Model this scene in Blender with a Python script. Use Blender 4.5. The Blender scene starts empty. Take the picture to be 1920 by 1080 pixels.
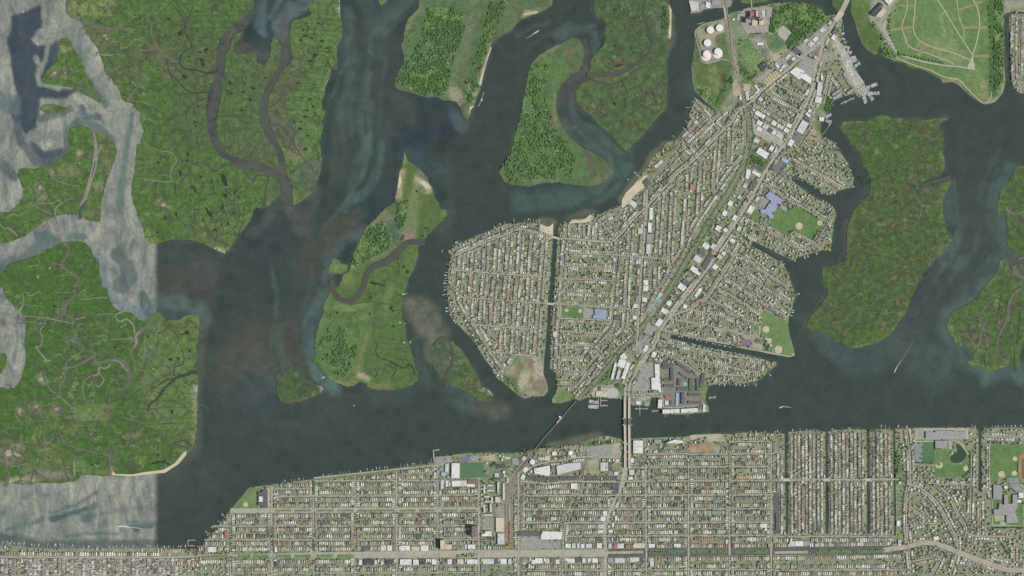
# Vertical aerial view of a tidal bay: salt-marsh islands, a bay town and a barrier-beach town.
import bpy, math, random
import numpy as np
from mathutils import Vector, geometry
random.seed(7); np.random.seed(7)
rnd = random.Random(11)
scene = bpy.context.scene
S = 3.0                                    # metres per map unit (map: x east 0..1920, y south 0..1080)
def wx(x): return (x-960.0)*S
def wy(y): return (540.0-y)*S
# ------------------------------------------------------------------ camera, sky, sun, exposure
cam = bpy.data.objects.new('survey_camera', bpy.data.cameras.new('survey_camera'))
scene.collection.objects.link(cam); scene.camera = cam
ALT = 12000.0
cam.location = (0, 0, ALT); cam.rotation_euler = (0, 0, 0)
cam.data.sensor_width = 36.0; cam.data.lens = 36.0*ALT/(1920*S)
cam.data.clip_start = 10.0; cam.data.clip_end = 60000.0
SUN_EL, SUN_AZ = 44.0, 103.0               # degrees; azimuth clockwise from north (shadows fall west, a touch north)
world = bpy.data.worlds.new('World'); scene.world = world; world.use_nodes = True
wn = world.node_tree.nodes; wl = world.node_tree.links
sky = wn.new('ShaderNodeTexSky'); sky.sky_type = 'NISHITA'; sky.sun_disc = False
sky.sun_elevation = math.radians(SUN_EL); sky.sun_rotation = math.radians(SUN_AZ)
wl.new(sky.outputs[0], wn['Background'].inputs[0]); wn['Background'].inputs[1].default_value = 0.09
sun = bpy.data.objects.new('sun', bpy.data.lights.new('sun', 'SUN'))
scene.collection.objects.link(sun)
sun.data.energy = 3.55; sun.data.angle = math.radians(0.5); sun.data.color = (1.0, 0.955, 0.875)
_a, _e = math.radians(SUN_AZ), math.radians(SUN_EL)
_d = Vector((math.sin(_a)*math.cos(_e), math.cos(_a)*math.cos(_e), math.sin(_e)))
sun.rotation_euler = _d.to_track_quat('Z', 'Y').to_euler(); sun.location = _d*5000
vs = scene.view_settings
vs.view_transform = 'Standard'; vs.look = 'None'; vs.exposure = EXPOSURE = 0.08; vs.gamma = 1.0; vs.use_curve_mapping = False
# ------------------------------------------------------------------ helpers: coordinates and tagging
ROOT = scene.collection
ZT = {'R1':(1280,0,6),'R2':(1160,180,6),'R3':(1320,130,6),'R4':(1320,300,6),'R5':(1020,340,6),'R6':(820,400,6),'R7':(1000,500,6),
      'R8':(1220,440,6),'S1':(1000,640,6),'S2':(1200,610,6),'S3':(820,560,6),'S4':(800,820,6),'S5':(1100,800,6),'S6':(1380,790,6),
      'S7':(1660,790,7.385),'S8':(1660,930,7.385),'U1':(340,900,6),'U2':(640,900,6),'U3':(920,900,6),'U4':(1200,900,6),
      'U5':(0,980,9.6),'U6':(200,980,9.6),'G':(0,0,1)}
for c in range(4):
    for r in range(4): ZT['T%d%d' % (c, r)] = (480*c, 270*r, 4)
def P(spec):
    """'T00: 1,2 3,4 | T01: 5,6' -> list of map points (chart sheet : sheet coordinates)"""
    out = []
    for seg in spec.split('|'):
        k, s = seg.split(':'); x0, y0, f = ZT[k.strip()]
        for q in s.split():
            a, b = q.split(','); out.append((x0+float(a)/f, y0+float(b)/f))
    return out
def srgb(*c):
    v = np.array(c, float)
    if v[1] > v[0]+6 and v[1] > v[2]+6: g = .3*v[0]+.55*v[1]+.15*v[2]; v = g+(v-g)*.74      # muted, as seen through summer air
    v = v/255.0
    return np.where(v <= 0.04045, v/12.92, ((v+0.055)/1.055)**2.4)
def tag(o, label, cat, group=None):
    o['label'] = label; o['category'] = cat
    if group: o['group'] = group
    return o
def structure(o): o['kind'] = 'structure'; return o
def stuff(o): o['kind'] = 'stuff'; return o
def link(name, me, parent=None):
    o = bpy.data.objects.new(name, me); ROOT.objects.link(o)
    if parent: o.parent = parent
    return o
def empty(name, x, y, z=0.0, rot=0.0):
    o = bpy.data.objects.new(name, None); ROOT.objects.link(o)
    o.location = (wx(x), wy(y), z); o.rotation_euler = (0, 0, rot); o.empty_display_size = 1.0
    return o
def mesh(name, verts, faces, mats, mi=None):
    me = bpy.data.meshes.new(name)
    me.from_pydata([tuple(v) for v in verts] if not isinstance(verts, np.ndarray) else verts.tolist(), [],
                   faces if not isinstance(faces, np.ndarray) else faces.tolist())
    for m in (mats if isinstance(mats, (list, tuple)) else [mats]): me.materials.append(m)
    if mi is not None: me.polygons.foreach_set('material_index', np.asarray(mi, np.int32))
    me.update(); return me
def ordn(i):
    s = 'th' if 10 <= i % 100 <= 20 else {1:'st',2:'nd',3:'rd'}.get(i % 10, 'th')
    return '%d%s' % (i, s)
# ------------------------------------------------------------------ materials
def nodes(name):
    m = bpy.data.materials.new(name); m.use_nodes = True
    return m, m.node_tree.nodes, m.node_tree.links, m.node_tree.nodes['Principled BSDF']
def geo_noise(n, l, scale, detail=4, rough=0.6):
    g = n.new('ShaderNodeNewGeometry'); t = n.new('ShaderNodeTexNoise')
    t.inputs['Scale'].default_value = scale; t.inputs['Detail'].default_value = detail; t.inputs['Roughness'].default_value = rough
    l.new(g.outputs['Position'], t.inputs['Vector']); return t.outputs[0]
def ramp(n, l, sock, lo, hi, a=0.3, b=0.7):
    r = n.new('ShaderNodeMapRange'); r.inputs[1].default_value = a; r.inputs[2].default_value = b
    r.inputs[3].default_value = lo; r.inputs[4].default_value = hi; l.new(sock, r.inputs[0]); return r.outputs[0]
def mixc(n, l, fac, a, b, mode='MIX'):
    x = n.new('ShaderNodeMix'); x.data_type = 'RGBA'; x.blend_type = mode; x.clamp_factor = True
    for sock, i in ((fac, 0), (a, 6), (b, 7)):
        if isinstance(sock, bpy.types.NodeSocket): l.new(sock, x.inputs[i])
        elif i == 0: x.inputs[0].default_value = sock
        else: x.inputs[i].default_value = (*sock, 1) if len(sock) == 3 else sock
    return x.outputs[2]
def mulv(n, l, a, b):
    x = n.new('ShaderNodeMath'); x.operation = 'MULTIPLY'
    for s, i in ((a, 0), (b, 1)):
        if isinstance(s, bpy.types.NodeSocket): l.new(s, x.inputs[i])
        else: x.inputs[i].default_value = s
    return x.outputs[0]
MATS = {}
def flat(name, col, var=0.25, scale=0.05, rough=0.9, detail=5):
    """plain surface of sRGB colour col, worn unevenly by noise"""
    if name in MATS: return MATS[name]
    m, n, l, b = nodes(name); c = srgb(*col)
    f = ramp(n, l, geo_noise(n, l, scale, detail, 0.7), 1-var, 1+var)
    k = n.new('ShaderNodeCombineColor'); [l.new(f, k.inputs[i]) for i in range(3)]
    l.new(mixc(n, l, 1.0, tuple(c), k.outputs[0], 'MULTIPLY'), b.inputs['Base Color'])
    b.inputs['Roughness'].default_value = rough; b.inputs['Specular IOR Level'].default_value = 0.2
    MATS[name] = m; return m
def two(name, ca, cb, scale, a=0.4, b=0.6, var=0.2, s2=0.2, rough=0.95):
    """two ground covers mixed patchily"""
    if name in MATS: return MATS[name]
    m, n, l, bs = nodes(name)
    col = mixc(n, l, ramp(n, l, geo_noise(n, l, scale, 5, 0.65), 0, 1, a, b), tuple(srgb(*ca)), tuple(srgb(*cb)))
    f = ramp(n, l, geo_noise(n, l, s2, 4, 0.7), 1-var, 1+var)
    k = n.new('ShaderNodeCombineColor'); [l.new(f, k.inputs[i]) for i in range(3)]
    l.new(mixc(n, l, 1.0, col, k.outputs[0], 'MULTIPLY'), bs.inputs['Base Color'])
    bs.inputs['Roughness'].default_value = rough; bs.inputs['Specular IOR Level'].default_value = 0.15
    MATS[name] = m; return m
def land_cover(name, var=0.35, speck=0.35, speck_col=(165,150,120), dark_col=(66,86,50), veins=0.0):
    """vegetation whose species tint comes from the mesh ('cover'), mottled at several scales"""
    m, n, l, b = nodes(name)
    at = n.new('ShaderNodeAttribute'); at.attribute_name = 'cover'
    f = mulv(n, l, ramp(n, l, geo_noise(n, l, 0.030, 8, 0.68), 1-var, 1+var, 0.3, 0.7), ramp(n, l, geo_noise(n, l, 0.085, 3, 0.6), .84, 1.18, 0.3, 0.7))
    k = n.new('ShaderNodeCombineColor'); [l.new(f, k.inputs[i]) for i in range(3)]
    c = mixc(n, l, 1.0, at.outputs['Color'], k.outputs[0], 'MULTIPLY')
    tus = mulv(n, l, ramp(n, l, geo_noise(n, l, 0.013, 10, 0.78), 0, 1, 0.52, 0.60), 0.42)
    c = mixc(n, l, tus, c, tuple(srgb(*dark_col)))
    big = ramp(n, l, geo_noise(n, l, 0.006, 3, 0.5), 0, 1, 0.45, 0.65)
    sp = mulv(n, l, mulv(n, l, ramp(n, l, geo_noise(n, l, 0.035, 7, 0.7), 0, 1, 0.60, 0.68), big), speck)
    c = mixc(n, l, sp, c, tuple(srgb(*speck_col)))
    if veins:                          # hair-fine drainage rills between the tussocks
        ge = n.new('ShaderNodeNewGeometry'); wn_ = n.new('ShaderNodeTexNoise'); wn_.inputs['Scale'].default_value = 0.02; wn_.inputs['Detail'].default_value = 5
        l.new(ge.outputs['Position'], wn_.inputs['Vector']); va = n.new('ShaderNodeVectorMath'); va.operation = 'MULTIPLY_ADD'
        l.new(wn_.outputs['Color'], va.inputs[0]); va.inputs[1].default_value = (60, 60, 0); l.new(ge.outputs['Position'], va.inputs[2])
        vo = n.new('ShaderNodeTexVoronoi'); vo.feature = 'DISTANCE_TO_EDGE'; vo.inputs['Scale'].default_value = veins; l.new(va.outputs[0], vo.inputs['Vector'])
        ln = mulv(n, l, ramp(n, l, vo.outputs['Distance'], 1, 0, 0.02, 0.07), ramp(n, l, geo_noise(n, l, 0.009, 4, 0.6), 0, .75, 0.40, 0.54))
        c = mixc(n, l, ln, c, tuple(srgb(78,82,66)))
        pw = mulv(n, l, ramp(n, l, geo_noise(n, l, 0.016, 8, 0.75), 0, .65, 0.56, 0.61), ramp(n, l, geo_noise(n, l, 0.004, 2, 0.5), 0, 1, 0.42, 0.6))
        c = mixc(n, l, pw, c, tuple(srgb(124,142,84)))
    l.new(c, b.inputs['Base Color']); b.inputs['Roughness'].default_value = 1.0; b.inputs['Specular IOR Level'].default_value = 0.05
    return m
def water_mat():
    m, n, l, b = nodes('bay_water')
    at = n.new('ShaderNodeAttribute'); at.attribute_name = 'cover'
    f = ramp(n, l, geo_noise(n, l, 0.012, 9, 0.62), 0.84, 1.16, 0.3, 0.7)
    f2 = ramp(n, l, geo_noise(n, l, 0.06, 7, 0.75), 0.86, 1.14, 0.3, 0.7)
    k = n.new('ShaderNodeCombineColor'); ff = mulv(n, l, f, f2); [l.new(ff, k.inputs[i]) for i in range(3)]
    l.new(mixc(n, l, 1.0, at.outputs['Color'], k.outputs[0], 'MULTIPLY'), b.inputs['Base Color'])
    b.inputs['Roughness'].default_value = 0.22; b.inputs['IOR'].default_value = 1.33
    # western sun glint: a painted mask mixes in rough, warm-tinted gloss
    g = n.new('ShaderNodeBsdfGlossy'); g.inputs['Roughness'].default_value = 0.62; g.inputs['Color'].default_value = (1.0, 0.95, 0.74, 1)
    ag = n.new('ShaderNodeAttribute'); ag.attribute_name = 'sun_glint'
    w = n.new('ShaderNodeTexNoise'); w.inputs['Scale'].default_value = 0.012; w.inputs['Detail'].default_value = 10; w.inputs['Roughness'].default_value = 0.72; w.inputs['Distortion'].default_value = 1.4
    ge = n.new('ShaderNodeNewGeometry'); mp = n.new('ShaderNodeMapping'); mp.inputs['Rotation'].default_value = (0, 0, 1.15); mp.inputs['Scale'].default_value = (1.0, 0.42, 1)
    l.new(ge.outputs['Position'], mp.inputs[0]); l.new(mp.outputs[0], w.inputs['Vector'])
    w2 = ramp(n, l, geo_noise(n, l, 0.05, 8, 0.85), 0.3, 1.0)
    fac = mulv(n, l, mulv(n, l, ag.outputs['Fac'], ramp(n, l, w.outputs[0], 0.34, 1.8, 0.38, 0.68)), w2)
    mx = n.new('ShaderNodeMixShader'); l.new(fac, mx.inputs[0]); l.new(b.outputs[0], mx.inputs[1]); l.new(g.outputs[0], mx.inputs[2])
    l.new(mx.outputs[0], n['Material Output'].inputs[0])
    return m
# ------------------------------------------------------------------ geometry helpers
def smooth(pts, step=3.0, closed=False):
    p = np.array(pts, float); n = len(p)
    if n < 3 and not closed:
        L = np.hypot(*(p[-1]-p[0])); k = max(2, int(L/step)+1)
        return np.array([p[0]+(p[-1]-p[0])*t for t in np.linspace(0, 1, k)])
    out = []
    for i in range(n if closed else n-1):
        a = p[i-1] if (i > 0 or closed) else p[0]; b = p[i]; c = p[(i+1) % n]
        d = p[(i+2) % n] if (i+2 < n or closed) else p[-1]
        L = np.hypot(*(c-b)); k = max(1, int(L/step))
        for j in range(k):
            t = j/k
            out.append(0.5*((2*b)+(-a+c)*t+(2*a-5*b+4*c-d)*t*t+(-a+3*b-3*c+d)*t**3))
    if not closed: out.append(p[-1])
    return np.array(out)
def jag(pts, amp, rng, depth=2):
    p = [np.array(q, float) for q in pts]
    for _ in range(depth):
        o = []
        for i, a in enumerate(p):
            b = p[(i+1) % len(p)]; d = b-a; L = math.hypot(*d); o.append(a)
            if L > 3.0:
                nrm = np.array((-d[1], d[0]))/L
                o.append((a+b)/2+nrm*rng.uniform(-1, 1)*min(amp, L*0.16))
        p = o
    return np.array(p)
def seg_dist(pts, line):
    """distance of each point to a polyline"""
    d2 = np.full(len(pts), 1e18)
    for a, b in zip(line[:-1], line[1:]):
        ab = b-a; t = np.clip(((pts-a)@ab)/max(ab@ab, 1e-9), 0, 1)
        q = pts-(a+t[:, None]*ab); d2 = np.minimum(d2, (q*q).sum(1))
    return np.sqrt(d2)
def inside(pts, poly):
    x, y = pts[:, 0], pts[:, 1]; r = np.zeros(len(pts), bool); n = len(poly)
    for i in range(n):
        x1, y1 = poly[i]; x2, y2 = poly[(i+1) % n]
        if y1 == y2: continue
        c = ((y1 > y) != (y2 > y)) & (x < (x2-x1)*(y-y1)/(y2-y1)+x1); r ^= c
    return r
def lattice(seed, cell, x, y):
    g = np.random.RandomState(seed).rand(256, 256); u, v = (x+400)/cell, (y+400)/cell; i, j = np.floor(u).astype(int), np.floor(v).astype(int)
    a, b = u-i, v-j; a = a*a*(3-2*a); b = b*b*(3-2*b); i %= 255; j %= 255
    return (g[j, i]*(1-a)+g[j, i+1]*a)*(1-b)+(g[j+1, i]*(1-a)+g[j+1, i+1]*a)*b-.5
def drift(p, k=1.0):
    """shift points by a wandering current so that painted beds get natural, uneven borders"""
    x, y = p[:, 0], p[:, 1]; dx = sum(lattice(s, c, x, y)*a for s, c, a in ((3, 34, 14), (5, 13, 7), (7, 5, 3.5))); dy = sum(lattice(s, c, x, y)*a for s, c, a in ((4, 34, 14), (6, 13, 7), (8, 5, 3.5)))
    return p+k*np.stack([dx, dy], 1)
def paint(pts, col, strokes):
    """lay species / sediment strokes (line, half width, softness, sRGB, strength[, area]) over col"""
    for line, hw, so, c, al, area in strokes:
        ln = np.array(line, float); m = hw+so
        sel = np.where((pts[:, 0] > ln[:, 0].min()-m) & (pts[:, 0] < ln[:, 0].max()+m) & (pts[:, 1] > ln[:, 1].min()-m) & (pts[:, 1] < ln[:, 1].max()+m))[0]
        if len(sel) == 0: continue
        q = pts[sel]
        if area:
            d = seg_dist(q, np.vstack([ln, ln[:1]])); d = np.where(inside(q, ln), 0, d); hw_ = 0
        else: d = seg_dist(q, ln); hw_ = hw
        w = np.clip(1-(d-hw_)/so, 0, 1); w = (w*w*(3-2*w)*al)
        if np.ndim(c) == 0: col[sel] = col[sel]*(1-w)+c*w
        else: col[sel] = col[sel]*(1-w[:, None])+np.asarray(c)*w[:, None]
    return col
def set_attr(me, name, col):
    if col.ndim == 1:
        a = me.attributes.new(name, 'FLOAT', 'POINT'); a.data.foreach_set('value', col.astype(np.float32))
    else:
        a = me.attributes.new(name, 'FLOAT_COLOR', 'POINT')
        a.data.foreach_set('color', np.hstack([col, np.ones((len(col), 1))]).astype(np.float32).ravel())
def raster(mask, poly, val=True, f=2.0):
    p = np.asarray(poly, float)*f; H, W_ = mask.shape
    y0, y1 = max(0, int(math.floor(p[:, 1].min()))), min(H-1, int(math.ceil(p[:, 1].max())))
    q = np.roll(p, -1, 0)
    for y in range(y0, y1+1):
        yc = y+0.5; c = (p[:, 1] > yc) != (q[:, 1] > yc)
        if not c.any(): continue
        a, b = p[c], q[c]; xs = np.sort(a[:, 0]+(yc-a[:, 1])*(b[:, 0]-a[:, 0])/(b[:, 1]-a[:, 1]))
        for u, v in zip(xs[::2], xs[1::2]):
            i, j = max(0, int(round(u))), min(W_, int(round(v)))
            if j > i: mask[y, i:j] = val
HOME = np.zeros((2160, 3840), bool)          # where houses may stand
BUSY = np.zeros((2160, 3840), bool)          # taken by roads, buildings, fields
LAND = np.zeros((2160, 3840), bool)
def at_mask(m, x, y):
    i, j = int(y*2), int(x*2)
    return m[i, j] if 0 <= i < 2160 and 0 <= j < 3840 else False
def snap_out(p):
    q = []
    for x, y in p:
        x = -150 if x <= 1.5 else 2070 if x >= 1918.5 else x
        y = -130 if y <= 1.5 else 1210 if y >= 1078.5 else y
        q.append((x, y))
    return q
COAST = []
def land(name, spec, base, strokes, mat, amp=1.0, z=2.0, grid=6.0, town=False, rim=None):
    poly = jag(snap_out(P(spec)), amp, rnd); COAST.append((poly, town))
    raster(LAND, poly)
    if town: raster(HOME, poly)
    x0, y0 = poly.min(0); x1, y1 = poly.max(0)
    gx, gy = np.meshgrid(np.arange(x0+grid/2, x1, grid), np.arange(y0+grid/2, y1, grid))
    g = np.stack([gx.ravel(), gy.ravel()], 1)+np.random.uniform(-1.5, 1.5, (gx.size, 2))
    g = g[inside(g, poly)]
    if len(g): g = g[seg_dist(g, np.vstack([poly, poly[:1]])) > 1.5]
    n = len(poly); vs_ = [Vector(q) for q in np.vstack([poly, g])]
    V, E, F, *_ = geometry.delaunay_2d_cdt(vs_, [(i, (i+1) % n) for i in range(n)], [], 1, 1e-4)
    xy = np.array([(v.x, v.y) for v in V]); col = np.tile(srgb(*base), (len(xy), 1))
    d = seg_dist(xy, np.vstack([poly, poly[:1]]))
    if rim is not None:
        w = np.clip(1-d/3.2, 0, 1)*0.8; col = col*(1-w[:, None])+srgb(*rim)*w[:, None]
    col = paint(drift(xy, .22), col, strokes)
    k = len(xy); verts = np.column_stack([wx(xy[:, 0]), wy(xy[:, 1]), np.full(k, z)])
    low = np.column_stack([wx(poly[:, 0]), wy(poly[:, 1]), np.full(n, -1.5)])
    up = low.copy(); up[:, 2] = z
    faces = [tuple(f)[::-1] for f in F]
    sk = [(k+i, k+(i+1) % n, k+n+(i+1) % n, k+n+i) for i in range(n)]
    me = mesh(name, np.vstack([verts, up, low]), faces+sk, mat)
    full = np.vstack([col, np.tile(srgb(*base)*0.8, (2*n, 1))]); set_attr(me, 'cover', full)
    structure(link(name, me)); return poly
def ribbon(pts, width, z, taper=None, step=4.0, sm=True):
    p = smooth(pts, step) if sm else np.array(pts, float); n = len(p)
    t = np.gradient(p, axis=0); t /= np.maximum(np.hypot(t[:, 0], t[:, 1]), 1e-9)[:, None]
    nr = np.stack([-t[:, 1], t[:, 0]], 1)
    w = np.full(n, width/2.0) if taper is None else np.interp(np.linspace(0, 1, n), np.linspace(0, 1, len(taper)), taper)/2.0
    a, b = p+nr*w[:, None], p-nr*w[:, None]
    v = np.vstack([np.column_stack([wx(a[:, 0]), wy(a[:, 1]), np.full(n, z)]), np.column_stack([wx(b[:, 0]), wy(b[:, 1]), np.full(n, z)])])
    f = [(i, i+1, n+i+1, n+i) for i in range(n-1)]
    return v, f, a, b, p
def flip_up(v, f):
    a, b, c = (np.array(v[f[0][k]]) for k in range(3))
    return [tuple(q)[::-1] for q in f] if np.cross(b-a, c-a)[2] < 0 else f
_zc = [2.05]
def nextz(): _zc[0] += 0.012; return _zc[0]
def patch(name, spec, mat, busy=True, amp=0.0, top=None):
    poly = P(spec) if isinstance(spec, str) else spec
    if amp: poly = jag(poly, amp, rnd)
    poly = np.array(poly); z = nextz() if top is None else top; n = len(poly)
    V, E, F, *_ = geometry.delaunay_2d_cdt([Vector(q) for q in poly], [(i, (i+1) % n) for i in range(n)], [], 1, 1e-4)
    v = [(wx(q.x), wy(q.y), z) for q in V]
    o = structure(link(name, mesh(name, v, [tuple(f)[::-1] for f in F], mat)))
    if busy: raster(BUSY, poly)
    return o
def blob(cx, cy, rx, ry, rot=0.0, n=12, amp=0.25, rng=rnd):
    out = []
    for i in range(n):
        a = 2*math.pi*i/n; r = 1+rng.uniform(-amp, amp)
        x, y = rx*r*math.cos(a), ry*r*math.sin(a)
        out.append((cx+x*math.cos(rot)-y*math.sin(rot), cy+x*math.sin(rot)+y*math.cos(rot)))
    return out
def rect(cx, cy, w, h, ang=0.0):
    a = math.radians(ang); c, s = math.cos(a), math.sin(a)
    return [(cx+x*c-y*s, cy+x*s+y*c) for x, y in ((-w/2, -h/2), (w/2, -h/2), (w/2, h/2), (-w/2, h/2))]
def box(x0, y0, z0, x1, y1, z1):
    v = [(x0,y0,z0),(x1,y0,z0),(x1,y1,z0),(x0,y1,z0),(x0,y0,z1),(x1,y0,z1),(x1,y1,z1),(x0,y1,z1)]
    return v, [(3,2,1,0),(4,5,6,7),(0,1,5,4),(1,2,6,5),(2,3,7,6),(3,0,4,7)]
def joinm(parts):
    v, f = [], []
    for a, b in parts:
        k = len(v); v += list(a); f += [tuple(i+k for i in q) for q in b]
    return v, f
def cyl(r, z0, z1, n=24, r1=None, cx=0, cy=0):
    r1 = r if r1 is None else r1
    v = [(cx+r*math.cos(2*math.pi*i/n), cy+r*math.sin(2*math.pi*i/n), z0) for i in range(n)]
    v += [(cx+r1*math.cos(2*math.pi*i/n), cy+r1*math.sin(2*math.pi*i/n), z1) for i in range(n)]
    return v, [(i, (i+1) % n, n+(i+1) % n, n+i) for i in range(n)]+[tuple(range(n, 2*n))]
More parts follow.
